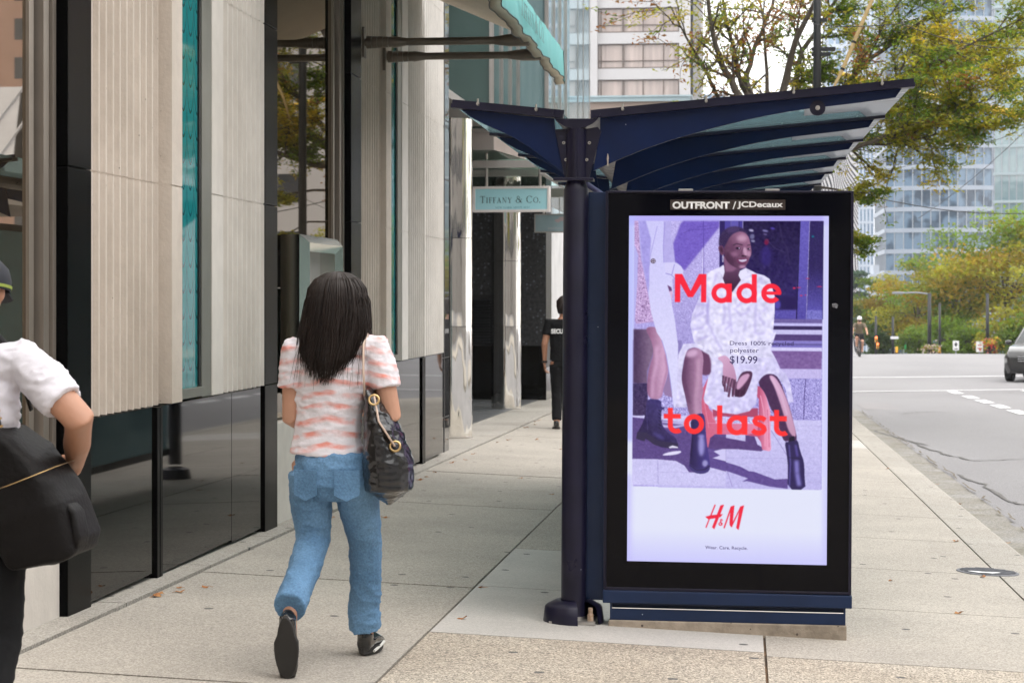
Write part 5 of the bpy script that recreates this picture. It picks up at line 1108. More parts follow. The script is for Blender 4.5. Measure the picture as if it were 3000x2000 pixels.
# hands
paint(smooth_poly(q4([(388, 335), (440, 310), (512, 312), (500, 400), (445, 540), (412, 578), (345, 582), (330, 510), (352, 425)])), (82, 48, 80), 1); paint(smooth_poly(q4([(400, 352), (485, 330), (470, 390), (380, 500), (345, 505), (352, 430)])), (208, 162, 198), 2)
for p in ([(345, 500), (340, 575)], [(372, 505), (360, 575)], [(405, 510), (395, 572)], [(430, 480), (420, 550)]): line(q4(p), 6, (66, 36, 64), 1)
paint(smooth_poly(q4([(145, 185), (185, 160), (245, 150), (312, 240), (350, 380), (340, 480), (290, 490), (215, 400), (205, 300), (215, 230)])), (216, 172, 206), 1, c2=(190, 142, 178), d=(2105, 1050, 2150, 1110))
for p in ([(215, 360), (212, 440), (222, 470)], [(245, 370), (230, 450), (232, 525)], [(275, 380), (262, 460), (252, 530)], [(308, 390), (285, 480), (268, 580)], [(330, 400), (312, 500), (310, 575)], [(340, 420), (322, 520), (318, 560)]): line(q4(p), 6.5, (78, 44, 74), 1); line([(a + 1.2, c) for a, c in q4(p)], 2, (176, 128, 164), 1, .7)
# lettering painted into the picture
red, red2 = (250, 40, 64), (255, 50, 56)
paint(q1([(530, 948), (530, 630), (612, 630), (706, 822), (798, 630), (880, 630), (880, 948), (822, 948), (822, 742), (732, 890), (677, 890), (590, 735), (590, 948)]), red)
o2 = lambda x, y: (2060 + x / 3.825, 640 + y / 3.825); k2 = 1 / 3.825
ringp(*o2(210, 843), 113 * k2, 58 * k2, red); paint(q2(rect(262, 735, 322, 948)), red)
ringp(*o2(488, 843), 113 * k2, 58 * k2, red); paint(q2(rect(543, 630, 599, 948)), red)
ringp(*o2(760, 843), 111 * k2, 57 * k2, red, R(38), R(360)); paint(q2(rect(690, 822, 868, 860)), red)
o3 = lambda x, y: (1840 + x / 3.483, 1000 + y / 3.483); o4 = lambda x, y: (2060 + x / 3.483, 1000 + y / 3.483); k3 = 1 / 3.483
def tee(o, x, top, bar0, bar1, xb0, xb1, bot):
    paint([o(x, top), o(x + 50, top), o(x + 50, bot - 85), o(x, bot - 85)], red2); paint([o(xb0, bar0), o(xb1, bar0), o(xb1, bar1), o(xb0, bar1)], red2)
    cx_, cy_ = o(x + 88, bot - 88); ringp(cx_, cy_, 88 * k3, 38 * k3, red2, R(52), R(182))
tee(o3, 420, 698, 762, 808, 378, 550, 963); tee(o4, 727, 707, 770, 822, 683, 855, 975)
ringp(*o3(686, 862), 103 * k3, 50 * k3, red2); paint(q4(rect(152, 668, 206, 962)), red2)
ringp(*o4(353, 868), 103 * k3, 52 * k3, red2); paint(q4(rect(404, 768, 458, 964)), red2)
sp_ = [(640, 812), (612, 794), (578, 788), (545, 798), (533, 824), (548, 846), (590, 864), (622, 884), (630, 912), (612, 938), (578, 948), (540, 940), (512, 918)]
line(q4(sp_), 48 * k3, red2); [ell(*o4(x, y), 24 * k3, 24 * k3, red2) for x, y in sp_[1:-1]]
z5 = lambda p: [(2030 + x / 8.71, 1460 + y / 8.71) for x, y in p]; hm = (238, 36, 66)
for p in ([(590, 222), (608, 211), (624, 218), (522, 480), (470, 600), (394, 808), (374, 814), (368, 795)], [(742, 232), (826, 208), (826, 232), (592, 842), (534, 796)], [(364, 526), (500, 488), (700, 460), (802, 452), (750, 525), (692, 545), (560, 570), (436, 592)], [(1003, 254), (1096, 220), (1078, 420), (1056, 655), (1200, 350), (1246, 246), (1334, 217), (1334, 240), (1205, 852), (1144, 800), (1218, 372), (1030, 792), (982, 736), (974, 660), (992, 392), (854, 812), (832, 818), (824, 798)]): paint(z5(p), hm, 1)
ringp(2030 + 767 / 8.71, 1460 + 606 / 8.71, 3.6, 1.6, hm); ringp(2030 + 744 / 8.71, 1460 + 704 / 8.71, 5.3, 2.8, hm); line(z5([(740, 630), (790, 742)]), 2.2, hm); line(z5([(770, 720), (802, 676)]), 1.8, hm)
img = img.reshape(NYp, SS, NXp, SS, 3).mean((1, 3)); img = np.clip(img + rng.normal(scale=1.0, size=img.shape), 0, 255) / 255
lin = np.where(img <= .04045, img / 12.92, ((img + .055) / 1.055) ** 2.4)
me = bpy.data.meshes.new('screen')
gx = np.linspace(s0.x, s1.x, NXp); gzs = np.linspace(s0.z, s1.z, NYp); GX, GZ = np.meshgrid(gx, gzs)
V = np.stack([GX, np.full_like(GX, .0085), GZ], -1).reshape(-1, 3); idx = np.arange(NXp * NYp).reshape(NYp, NXp)
Fq = np.stack([idx[:-1, :-1], idx[1:, :-1], idx[1:, 1:], idx[:-1, 1:]], -1).reshape(-1, 4)
me.vertices.add(len(V)); me.vertices.foreach_set('co', V.ravel().astype(np.float32)); me.loops.add(Fq.size); me.loops.foreach_set('vertex_index', Fq.ravel().astype(np.int32))
me.polygons.add(len(Fq)); me.polygons.foreach_set('loop_start', np.arange(0, Fq.size, 4).astype(np.int32)); me.update(calc_edges=True)
ca = me.color_attributes.new('picture', 'FLOAT_COLOR', 'POINT'); ca.data.foreach_set('color', np.concatenate([lin.reshape(-1, 3), np.ones((len(V), 1))], 1).astype(np.float32).ravel())
m = bpy.data.materials.new('lit_screen'); m.use_nodes = True; nt = m.node_tree; bs = nt.nodes['Principled BSDF']; at_ = N(nt, 'Attribute', attribute_name='picture')
bs.inputs['Base Color'].default_value = (.0, .0, .0, 1); bs.inputs['Roughness'].default_value = .05; bs.inputs['Specular IOR Level'].default_value = .25
nt.links.new(at_.outputs['Color'], bs.inputs['Emission Color']); bs.inputs['Emission Strength'].default_value = 1.0 / EXPO; M['screen'] = m
me.materials.append(m); scr = bpy.data.objects.new('screen', me); col.objects.link(scr); scr.parent = ad
M['ink'] = emit('screen_ink', srgb(38, 30, 74), 1.0 / EXPO)
for txt, x0, x1, y0, y1, bo in (("Dress 100% recycled", 2138, 2325, 998.5, 1016, .004), ("polyester", 2139, 2223, 1019, 1037, .004), ("$19.99", 2138, 2219, 1042, 1068, .012), ("Wear. Care. Recycle.", 2066, 2190, 1598, 1613, .008)):
    adtext(txt, x0, x1, y0, y1, M['ink'], scr, bo, .0078)
# ------------------------------------------------------------------ people
def lerp3(a, b, t): return tuple(a[i] + (b[i] - a[i]) * t for i in range(3))
def hand(wr, d, nrm, side, curl=.35, s=1.0):
    """Palm, four bent fingers and a thumb as tubes; side = +1 puts the thumb towards cross(d, nrm)."""
    d = Vector(d).normalized(); nrm = Vector(nrm); nrm = (nrm - d * nrm.dot(d)).normalized(); sd_ = d.cross(nrm).normalized() * side; wr = Vector(wr); T = []
    P = lambda a, b_, c: tuple(wr + (d * a + sd_ * b_ + nrm * c) * s)
    for k in (-1.2, 0, 1.2): T.append([P(-.02, k * .012, 0) + (.018 * s,), P(.04, k * .019, 0) + (.015 * s,), P(.082, k * .021, .003) + (.012 * s,)])
    for k, L in ((1.5, .92), (.5, 1.05), (-.5, 1.0), (-1.5, .8)):
        p0 = (.082, k * .0195, .003); a = curl; pts = [p0]; ang = 0
        for l in (.038, .026, .020):
            ang += a * 1.1; q = pts[-1]; pts.append((q[0] + l * L * math.cos(ang), q[1] * 1.02, q[2] + l * L * math.sin(ang)))
        T.append([P(*q) + (r * s,) for q, r in zip(pts, (.0095, .009, .0083, .007))])
    T.append([P(.012, .022, .006) + (.013 * s,), P(.04, .048, .014) + (.0105 * s,), P(.066, .056, .026) + (.0085 * s,)])
    return T
def shoe(name, parent, heel, yaw, pitch, m, msole, L=.25, W=.042, mw=None):
    o = MB(); g = .0
    o.tube([(0, -.0, .045), (0, .05, .048), (0, .10, .05), (0, .15, .04), (0, .2, .03), (0, L - .01, .026)], [(W * .72, .040), (W * .85, .043), (W * .9, .042), (W, .034), (W * 1.0, .026), (W * .75, .018)], 16, cap=.6, ref=(0, 0, 1))
    o.tube([(0, .02, .05), (0, .03, .085)], [(W * .75, .045), (W * .8, .05)], 16, cap=.2, ref=(0, 1, 0))
    u = o.build(name, m, parent); q = u.modifiers.new('r', 'REMESH'); q.mode = 'VOXEL'; q.voxel_size = .006; q2_ = u.modifiers.new('s', 'SMOOTH'); q2_.iterations = 4; bake(u)
    out = [(math.sin(t) * W * (1.0 + .12 * math.sin(t * .5)) * (.82 if math.cos(t) < -.3 else 1.05), L * .46 - math.cos(t + math.pi) * L * .5) for t in np.linspace(0, 2 * math.pi, 26)[:-1]]
    s = MB().prism(out, lambda a, b_, k: (a, b_, .0 + .026 * k + (.006 if b_ < .06 and k else 0))).build('sole', msole, u, bevel=.004)
    if mw:
        MB().tube([(W * .9, .03, .012), (W * 1.08, .12, .022), (W * 1.08, .17, .03)], .006, 6).build('sole_stripe', mw, u)
    u.location = heel; u.rotation_euler = (pitch, 0, yaw); return u
M['hair'] = mat('hair', (.016, .009, .0065), .55, spec=.3, var=.3, vscale=20, stretch=(1, 1, .1), coat=.15, coatr=.3)
def stripes_mat():
    m = mat('striped_cotton', (.74, .71, .76), .85, bump=.2, bscale=90); nt = m.node_tree; b = nt.nodes['Principled BSDF']
    tc = N(nt, 'TexCoord'); sp = N(nt, 'SeparateXYZ'); nt.links.new(tc.outputs['Object'], sp.inputs[0])
    n = N(nt, 'TexNoise', i_Scale=4.0, i_Detail=3.0); nt.links.new(tc.outputs['Object'], n.inputs['Vector'])
    ax = N(nt, 'Math', operation='ABSOLUTE'); nt.links.new(sp.outputs[0], ax.inputs[0])
    a = N(nt, 'Math', operation='MULTIPLY_ADD'); nt.links.new(n.outputs['Fac'], a.inputs[0]); a.inputs[1].default_value = .05; nt.links.new(sp.outputs[2], a.inputs[2])
    a3 = N(nt, 'Math', operation='MULTIPLY_ADD'); nt.links.new(ax.outputs[0], a3.inputs[0]); a3.inputs[1].default_value = .22; nt.links.new(a.outputs[0], a3.inputs[2])
    s = N(nt, 'Math', operation='MULTIPLY'); s.inputs[1].default_value = 19.0; nt.links.new(a3.outputs[0], s.inputs[0]); f = N(nt, 'Math', operation='FRACT'); nt.links.new(s.outputs[0], f.inputs[0])
    r = N(nt, 'ValToRGB'); r.color_ramp.elements[0].position = .30; r.color_ramp.elements[1].position = .62
    for p, v in ((.0, 0),): pass
    r.color_ramp.elements[0].color = (0, 0, 0, 1); r.color_ramp.elements[1].color = (1, 1, 1, 1); e_ = r.color_ramp.elements.new(.85); e_.color = (1, 1, 1, 1); e_ = r.color_ramp.elements.new(.97); e_.color = (0, 0, 0, 1)
    nt.links.new(f.outputs[0], r.inputs[0])
    mp = N(nt, 'Mapping'); mp.inputs['Scale'].default_value = (14, 14, 30); nt.links.new(tc.outputs['Object'], mp.inputs[0]); n2 = N(nt, 'TexNoise', i_Scale=1.0, i_Detail=2.0); nt.links.new(mp.outputs[0], n2.inputs['Vector'])
    r2 = N(nt, 'MapRange'); r2.inputs[1].default_value = .38; r2.inputs[2].default_value = .68; nt.links.new(n2.outputs['Fac'], r2.inputs[0])
    mu = N(nt, 'Math', operation='MULTIPLY'); nt.links.new(r.outputs[0], mu.inputs[0]); nt.links.new(r2.outputs[0], mu.inputs[1])
    x = N(nt, 'Mix', data_type='RGBA'); x.inputs[6].default_value = (.76, .73, .78, 1); x.inputs[7].default_value = (.78, .30, .25, 1); nt.links.new(mu.outputs[0], x.inputs[0]); nt.links.new(x.outputs[2], b.inputs['Base Color'])
    return m
M['striped'] = stripes_mat()
M['denim'] = mat('denim', (.075, .17, .30), .85, c2=(.14, .28, .46), cscale=4, var=.2, vscale=120, bump=.35, bscale=90)
M['shiny_black'] = mat('shiny_black', (.006, .006, .007), .25, coat=.6, coatr=.1, bump=.3, bscale=10)
M['patent'] = mat('patent', (.008, .008, .008), .1, coat=.6); M['sole_black'] = mat('sole_black', (.02, .018, .016), .7); M['sole_white'] = mat('sole_white', (.6, .6, .56), .6)
M['brass'] = mat('brass', (.55, .38, .18), .3, 1); M['tan_strap'] = mat('tan_strap', (.55, .42, .34), .6)

# --- the woman in the striped top
wx, wy = -1.665, 7.97; wz = gz(wx, wy)
wo = empty('person', (wx, wy, wz)); tag(wo, 'walking woman with long dark hair, coral and white striped top and blue jeans', 'person', 'pedestrians on the pavement')
hipL, hipR = (-.085, 0, .82), (.085, 0, .82); knL, knR = (-.085, .03, .47), (.108, .15, .46); anL, anR = (-.095, -.32, .30), (.088, .26, .09)
shL, shR = (-.155, .0, 1.275), (.185, -.0, 1.285); elL, elR = (-.172, -.01, 1.0), (.252, -.03, 1.01); wrL, wrR = (-.10, .20, .93), (.19, .19, 1.0)
body = [[(-.02, 0, .80, .13, .10), (-.02, .0, .95, .115, .085), (-.01, .01, 1.10, .125, .09), (.01, .0, 1.22, .145, .085), (.015, .0, 1.30, .10, .06), (.018, .01, 1.36, .05, .05), (.02, .02, 1.44, .05, .05)],
        [shL + (.05,), lerp3(shL, elL, .5) + (.044,), elL + (.036,), lerp3(elL, wrL, .5) + (.033,), wrL + (.022,)], [shR + (.052,), lerp3(shR, elR, .5) + (.047,), elR + (.040,), lerp3(elR, wrR, .5) + (.034,), wrR + (.022,)],
        [hipL + (.085,), knL + (.055,), lerp3(knL, anL, .4) + (.048,), anL + (.034,)], [hipR + (.085,), knR + (.055,), lerp3(knR, anR, .4) + (.048,), anR + (.034,)],
        [anL + (.034,), (-.098, -.345, .24, .03), (-.098, -.34, .12, .03), (-.1, -.335, .06, .024)], [anR + (.034,), (.088, .27, .05, .034), (.088, .36, .035, .03), (.09, .43, .03, .022)]]
body += hand(wrL, (.5, .8, -.2), (1, 0, 0), 1, .4) + hand(wrR, (-.4, .8, .1), (-1, 0, 0), -1, .6)
organic('body', body, M['skin'], wo, .0075, 4, balls=[((.02, .035, 1.49), (.072, .092, .105)), ((.02, .125, 1.475), (.014, .02, .02)), ((.095, .03, 1.48), (.012, .02, .028)), ((-.055, .03, 1.48), (.012, .02, .028))])
top = [[(-.025, 0, .85, .155, .118), (-.02, .0, .93, .140, .105), (-.015, .0, 1.02, .138, .105), (-.005, .0, 1.12, .150, .112), (.005, -.005, 1.22, .165, .108), (.012, -.0, 1.285, .125, .08), (.016, .0, 1.32, .07, .062)],
       [(-.09, 0, 1.27, .07), shL + (.066,), lerp3(shL, elL, .28) + (.062,), lerp3(shL, elL, .54) + (.060,)], [(.10, 0, 1.275, .07), shR + (.066,), lerp3(shR, elR, .28) + (.066,), lerp3(shR, elR, .58) + (.064,)]]
organic('striped_top', top, M['striped'], wo, .007, 2, disp=.011, dscale=.07, cap=.02)
jn = [[(-.0, 0, .86, .145, .108), (.0, -.005, .80, .165, .125), (.0, -.01, .74, .172, .13), (.0, -.0, .69, .15, .11)],
      [(-.085, -.005, .78, .095, .115), (-.088, .0, .66, .088, .10), knL[:2] + (knL[2] + .03, .070, .078), lerp3(knL, anL, .45) + (.065,), lerp3(knL, anL, .8) + (.064,), lerp3(knL, anL, 1.10) + (.066,)],
      [(.085, -.0, .78, .095, .115), (.095, .06, .66, .088, .10), knR[:2] + (knR[2] + .02, .070, .078), lerp3(knR, anR, .5) + (.066,), (.088, .225, .20, .067), (.088, .248, .105, .071)]]
jo = organic('jeans', jn, M['denim'], wo, .007, 3, disp=.010, dscale=.10, cap=.02)
for x0, x1 in ((-.135, -.035), (.035, .135)): MB().prism([(x0, .80), (x1, .80), (x1, .70), ((x0 + x1) / 2, .675), (x0, .70)], lambda u, v, k: (u, -.137 + .05 * (abs(u) / .17) ** 2 - .003 * k + (.75 - v) * -.02, v)).build('back_pocket', M['denim'], jo, bevel=.001)
shoe('shoe', wo, (.088, .215, .0), R(-4), 0, M['patent'], M['sole_black'], mw=M['sole_white'])
shoe('shoe', wo, (-.095, -.435, .245), R(4), R(-80), M['patent'], M['sole_black'])
def hair_strands(n, seed, cx, cy, top_z, rx, ry, bottom, flare, back):
    r_ = np.random.default_rng(seed); b = MB()
    for i in range(n):
        a = r_.uniform(math.pi * .90, math.pi * 2.10) if back else r_.uniform(0, 2 * math.pi)
        ca, sa = math.cos(a), math.sin(a); j = r_.normal(0, .006); rj = 1 + r_.normal(0, .045)
        zb = bottom + .085 * abs(ca) ** 1.5 + r_.uniform(-.03, .045); pts = []
        for t in np.linspace(0, 1, 5): q = t * math.pi * .52; pts.append((cx + rx * rj * ca * math.sin(q), cy + ry * rj * sa * math.sin(q), top_z - .105 + .105 * math.cos(q) + .004 * rj))
        z0 = pts[-1][2]
        for t in np.linspace(.16, 1, 7):
            z = z0 + (zb - z0) * t; w_ = 1 + .16 * math.sin(t * 2.2) * flare; pts.append((cx + rx * rj * ca * w_ * (1 - .30 * t ** 3) - .03 * flare * t * t + j * t * 2 + .004 * math.sin(t * 7 + i), cy + (ry * rj * sa * (1 - .05 * t)) - .045 * t * (1 if sa < .2 else 0), z))
        b.tube(pts, [.0026] * 8 + [.0028, .0024, .0014, .0005], 4)
    return b
hc = MB(); hc.tube([(.02, -.02, 1.20), (.015, -.045, 1.27), (.018, -.03, 1.36), (.02, .0, 1.45), (.02, .01, 1.53), (.02, .012, 1.575)], [(.045, .045), (.085, .06), (.108, .085), (.108, .10), (.092, .095), (.045, .05)], 20, cap=.6, ref=(0, 1, 0))
ho = hc.build('hair', M['hair'], wo); q = ho.modifiers.new('r', 'REMESH'); q.mode = 'VOXEL'; q.voxel_size = .009; q = ho.modifiers.new('s', 'SMOOTH'); q.iterations = 6; bake(ho)
hs_ = hair_strands(1100, 3, .02, .012, 1.596, .113, .112, 1.165, 1, True); fl_r = np.random.default_rng(9)
for i in range(170):      # loose single hairs
    a = fl_r.uniform(math.pi * .85, math.pi * 2.15); ca, sa = math.cos(a), math.sin(a); o_ = fl_r.uniform(.003, .022); z1 = fl_r.uniform(1.12, 1.34)
    hs_.tube([(.02 + (.08 + o_ * .4) * ca, .012 + (.08 + o_ * .4) * sa, 1.575), (.02 + (.115 + o_) * ca, .012 + (.114 + o_) * sa, 1.48), (.015 + (.122 + o_ * 1.3) * ca, .0 + (.115 + o_) * sa, 1.38), (.0 + (.115 + o_ * 2) * ca + fl_r.normal(0, .012), -.03 + (.11 + o_) * sa, z1)], [.0009, .0011, .001, .0004], 3)
hs_.build('hair_strand', M['hair'], ho, smooth=True); bpy.data.objects['hair_strand']['kind'] = 'stuff'
bpy.data.objects['hair_strand'].name = 'strands'
# her bag
bo = empty('shoulder_bag', (wx + .2, wy - .02, wz + .7)); tag(bo, 'glossy black shoulder bag with brass rings at the hip of the striped woman', 'bag')
organic('bag_body', [[(.04, 0, .02, .10, .15), (.035, 0, .12, .105, .15), (.01, .0, .26, .075, .13), (-.025, 0, .38, .035, .10), (-.04, 0, .425, .02, .09)]], M['shiny_black'], bo, .008, 3, disp=.009, dscale=.08)
MB().tube([(-.045, -.085, .40), (-.05, -.09, .50), (-.055, -.06, .60), (-.05, .0, .635), (-.045, .06, .6), (-.04, .085, .5), (-.035, .085, .40)], [(.016, .004)] * 7, 8).build('strap', M['tan_strap'], bo, smooth=True)
b = MB(); b.lathe([(.020 + .005 * math.cos(t), .005 * math.sin(t)) for t in np.linspace(0, 2 * math.pi, 9)], 20)
for p, ry in (((-.0, -.125, .385), 1.2), ((.085, -.12, .20), 1.0)):
    c = MB(); c.v = list(b.v); c.f = list(b.f); c.m = list(b.m); c.build('ring', M['brass'], bo, smooth=True, loc=p, rot=(R(70), ry * .4, 0))
MB().tube([(.0, -.12, .40), (.02, -.13, .3), (.085, -.125, .20)], [(.012, .004)] * 3, 8).build('side_strap', M['tan_strap'], bo, smooth=True)

# --- the person in white at the picture's edge
px_, py_ = -2.265, 5.58; pz_ = gz(px_, py_)
po = empty('person', (px_, py_, pz_)); tag(po, 'person in a white shirt, dark cap and black trousers, cut by the picture edge', 'person', 'pedestrians on the pavement')
sL, sR = (-.17, 0, 1.24), (.185, -.0, 1.25); eL, eR = (-.23, -.05, .98), (.372, -.06, 1.085); wL_, wR_ = (-.17, .18, .90), (.27, .20, .93)
hl, hr_, kl, kr, al, ar = (-.085, 0, .80), (.09, 0, .80), (-.09, .16, .44), (.10, -.02, .44), (-.09, .2, .09), (.10, -.25, .12)
body = [[(0, 0, .78, .14, .10), (0, 0, 1.0, .13, .10), (0, 0, 1.2, .15, .09), (.01, 0, 1.27, .10, .06), (.02, .01, 1.33, .05, .05), (.03, .03, 1.42, .05, .05)], [sL + (.05,), eL + (.04,), wL_ + (.025,)], [sR + (.055,), lerp3(sR, eR, .5) + (.052,), eR + (.047,), lerp3(eR, wR_, .5) + (.042,), wR_ + (.026,)],
        [hl + (.08,), kl + (.055,), al + (.035,)], [hr_ + (.08,), kr + (.055,), ar + (.035,)], [al + (.034,), (-.09, .3, .035, .03)], [ar + (.034,), (.10, -.18, .035, .03)]] + hand(wL_, (.2, .8, -.3), (1, 0, 0), 1, .5) + hand(wR_, (-.5, .8, -.1), (-1, 0, 0), -1, .6)
organic('body', body, M['skin_dark'], po, .0085, 4, balls=[((.03, .03, 1.46), (.075, .095, .11)), ((.03, .125, 1.445), (.014, .02, .02)), ((.105, .03, 1.45), (.012, .02, .028))])
M['white_cotton'] = mat('white_cotton', (.72, .70, .76), .85, bump=.4, bscale=10, var=.04)
organic('shirt', [[(.0, 0, .74, .175, .125), (0, 0, .85, .165, .12), (0, 0, 1.02, .165, .118), (.0, 0, 1.18, .175, .108), (.005, 0, 1.255, .12, .08), (.015, 0, 1.29, .07, .06)], [(-.09, 0, 1.22, .07), sL + (.07,), lerp3(sL, eL, .55) + (.075,)], [(.09, 0, 1.225, .07), sR + (.066,), lerp3(sR, eR, .35) + (.067,), lerp3(sR, eR, .72) + (.066,)]], M['white_cotton'], po, .008, 3, disp=.014, dscale=.07, cap=.02)
M['black_cloth'] = mat('black_cloth', (.008, .008, .009), .85, spec=.2, bump=.4, bscale=15)
organic('trousers', [[(0, 0, .82, .15, .115), (0, 0, .72, .17, .13)], [(-.085, .0, .74, .1, .11), kl + (.085,), lerp3(kl, al, .9) + (.085,)], [(.09, .0, .74, .1, .11), kr + (.085,), lerp3(kr, ar, .88) + (.085,)]], M['black_cloth'], po, .010, 3, disp=.007, dscale=.09, cap=.05)
shoe('shoe', po, (-.09, .16, 0), 0, 0, M['patent'], M['sole_black']); shoe('shoe', po, (.10, -.31, .075), 0, R(-35), M['patent'], M['sole_black'])
hb_ = MB(); hb_.tube([(.02, -.035, 1.40), (.025, -.01, 1.44), (.03, .01, 1.52), (.03, .03, 1.565)], [(.055, .05), (.072, .075), (.078, .088), (.04, .05)], 18, cap=.6); o = hb_.build('hair', M['hair'], po); q = o.modifiers.new('r', 'REMESH'); q.mode = 'VOXEL'; q.voxel_size = .01; bake(o)
M['cap_cloth'] = mat('cap_cloth', (.015, .017, .025), .8); M['cap_lime'] = mat('cap_lime', (.26, .33, .05), .6)
o = MB().lathe([(.098, 0), (.100, .03), (.090, .065), (.06, .095), (0, .108)], 24).build('cap', M['cap_cloth'], po, smooth=True, loc=(.03, .03, 1.455), rot=(R(-8), 0, 0))
MB().lathe([(.1015, .006), (.1022, .015)], 24).build('cap_band', M['cap_lime'], o)
pb = []
for i in range(13): a = -.9 + 1.8 * i / 12; pb.append((math.sin(a) * .095, math.cos(a) * .095))
b = MB(); n = 13; b.add([(x, y, .006) for x, y in pb] + [(x * .98, y * 1.0 + .075 * math.cos(-.9 + 1.8 * i / 12), -.012) for i, (x, y) in enumerate(pb)], [(i, i + 1, n + i + 1, n + i) for i in range(n - 1)]); q = b.build('peak', M['cap_cloth'], o); md = q.modifiers.new('t', 'SOLIDIFY'); md.thickness = .004
to_ = empty('tote_bag', (px_ + .26, py_ - .0, pz_ + .66), (0, R(-14), 0)); tag(to_, 'large black tote bag with thin gold edging carried by the person in white', 'bag')
M['black_leather'] = mat('black_leather', (.006, .005, .005), .55, spec=.15, var=.2, vscale=8, bump=.3, bscale=60)
bb = MB().sbox([(.02, 0, .0, .09, .13), (.02, 0, .015, .115, .155), (.02, 0, .10, .128, .165), (.005, 0, .22, .120, .162), (-.02, 0, .33, .09, .155), (-.045, 0, .41, .045, .15), (-.05, 0, .425, .03, .148)], 32, 4.5)
o = bb.build('bag_body', M['black_leather'], to_, smooth=True); q = o.modifiers.new('s', 'SUBSURF'); q.levels = 3; q.render_levels = 3; bake(o)
co = np.array([v.co for v in o.data.vertices]); nn = np.array([v.normal for v in o.data.vertices]); co += nn * np.array([.010 * (1 - abs(mnoise.noise((p_[0] * 4, p_[1] * 4, p_[2] * 7)))) ** 4 - .006 for p_ in co])[:, None]; o.data.vertices.foreach_set('co', co.ravel()); o.data.update()
MB().tube([(-.03, -.167, .248), (.0, -.168, .25), (.09, -.155, .262), (.125, -.10, .27), (.13, .05, .275)], .0016, 6).build('gold_edge', M['brass'], to_, smooth=True)
MB().sbox([(.125, -.06, .03, .012, .05), (.135, -.06, .06, .014, .05), (.14, -.06, .13, .012, .045), (.12, -.06, .17, .008, .04)], 16, 4).build('tag', M['black_leather'], to_, smooth=True)
st = MB().tube([(px_ + .17, py_ - .155, pz_ + 1.07), (px_ + .15, py_ - .150, pz_ + 1.16), (px_ + .125, py_ - .115, pz_ + 1.27), (px_ + .105, py_ - .02, pz_ + 1.335), (px_ + .12, py_ + .09, pz_ + 1.27), (px_ + .16, py_ + .13, pz_ + 1.1)], [(.017, .005)] * 6, 8).build('strap', M['black_leather'], smooth=True); to(st, to_)
b = MB()
for k in range(5): b.tube([(px_ + .145 - .004 * k, py_ - .168, pz_ + 1.06 + .022 * k), (px_ + .185 - .004 * k, py_ - .164, pz_ + 1.072 + .022 * k)], .0035, 6)
to(b.build('chain', M['brass']), to_)

# --- the guard walking away
gx_, gy_ = -2.34, 26.0; gz_ = gz(gx_, gy_)
go = empty('person', (gx_, gy_, gz_)); tag(go, 'guard in black with white lettering on the back, half hidden by the shelter post', 'person', 'pedestrians on the pavement')
sL, sR, eL, eR, wL_, wR_ = (-.185, 0, 1.40), (.185, 0, 1.40), (-.245, -.03, 1.12), (.245, -.02, 1.12), (-.255, .06, .86), (.25, .08, .87)
hl, hr_, kl, kr, al, ar = (-.09, 0, .88), (.09, 0, .88), (-.085, .0, .48), (.09, .12, .49), (-.08, -.10, .09), (.09, .15, .09)
body = [[(0, 0, .86, .15, .10), (0, 0, 1.1, .15, .10), (0, 0, 1.32, .17, .10), (0, 0, 1.41, .11, .07), (0, .01, 1.47, .055, .055), (0, .02, 1.56, .055, .055)], [sL + (.055,), eL + (.043,), wL_ + (.028,)], [sR + (.055,), eR + (.043,), wR_ + (.028,)], [hl + (.09,), kl + (.06,), al + (.04,)], [hr_ + (.09,), kr + (.06,), ar + (.04,)], [al + (.035,), (-.08, .05, .035, .03)], [ar + (.035,), (.09, .3, .035, .03)]] + hand(wL_, (0, .25, -1), (1, 0, 0), 1, .5) + hand(wR_, (0, .25, -1), (-1, 0, 0), -1, .5)
organic('body', body, M['skin_dark'], go, .0095, 4, balls=[((0, .03, 1.615), (.078, .098, .115)), ((0, .125, 1.6), (.014, .02, .02)), ((-.08, .03, 1.605), (.012, .02, .03)), ((.08, .03, 1.605), (.012, .02, .03))])
so = organic('shirt', [[(0, 0, .90, .18, .125), (0, 0, 1.05, .175, .125), (0, 0, 1.25, .19, .12), (0, 0, 1.38, .17, .105), (0, 0, 1.44, .10, .075)], [(-.1, 0, 1.37, .075), sL + (.075,), lerp3(sL, eL, .6) + (.072,)], [(.1, 0, 1.37, .075), sR + (.075,), lerp3(sR, eR, .6) + (.072,)]], M['black_cloth'], go, .011, 3, disp=.006, dscale=.1, cap=.05)
t = text_mesh("SECURITY", 'lettering', M['label_white'], .30, .062, so, bold=.045); t.location = (0, -.146, 1.285)
t.data.vertices.foreach_set('co', np.array([(v.co.x, v.co.y + .42 * v.co.x ** 2, v.co.z) for v in t.data.vertices]).ravel())
organic('trousers', [[(0, 0, .92, .16, .115), (0, 0, .82, .175, .125)], [(-.09, 0, .84, .1, .11), kl + (.075,), lerp3(kl, al, .92) + (.065,)], [(.09, .0, .84, .1, .11), kr + (.075,), lerp3(kr, ar, .92) + (.065,)]], M['black_cloth'], go, .012, 3, disp=.006, dscale=.1, cap=.05)
shoe('shoe', go, (-.08, -.15, .02), R(6), R(-10), M['patent'], M['sole_black'], .28, .047); shoe('shoe', go, (.09, .1, 0), R(-5), 0, M['patent'], M['sole_black'], .28, .047)
o = MB().tube([(0, .005, 1.52), (0, .015, 1.60), (0, .02, 1.68), (0, .03, 1.735)], [(.07, .075), (.083, .095), (.08, .097), (.04, .05)], 18, cap=.6).build('hair', M['hair'], go, smooth=True)
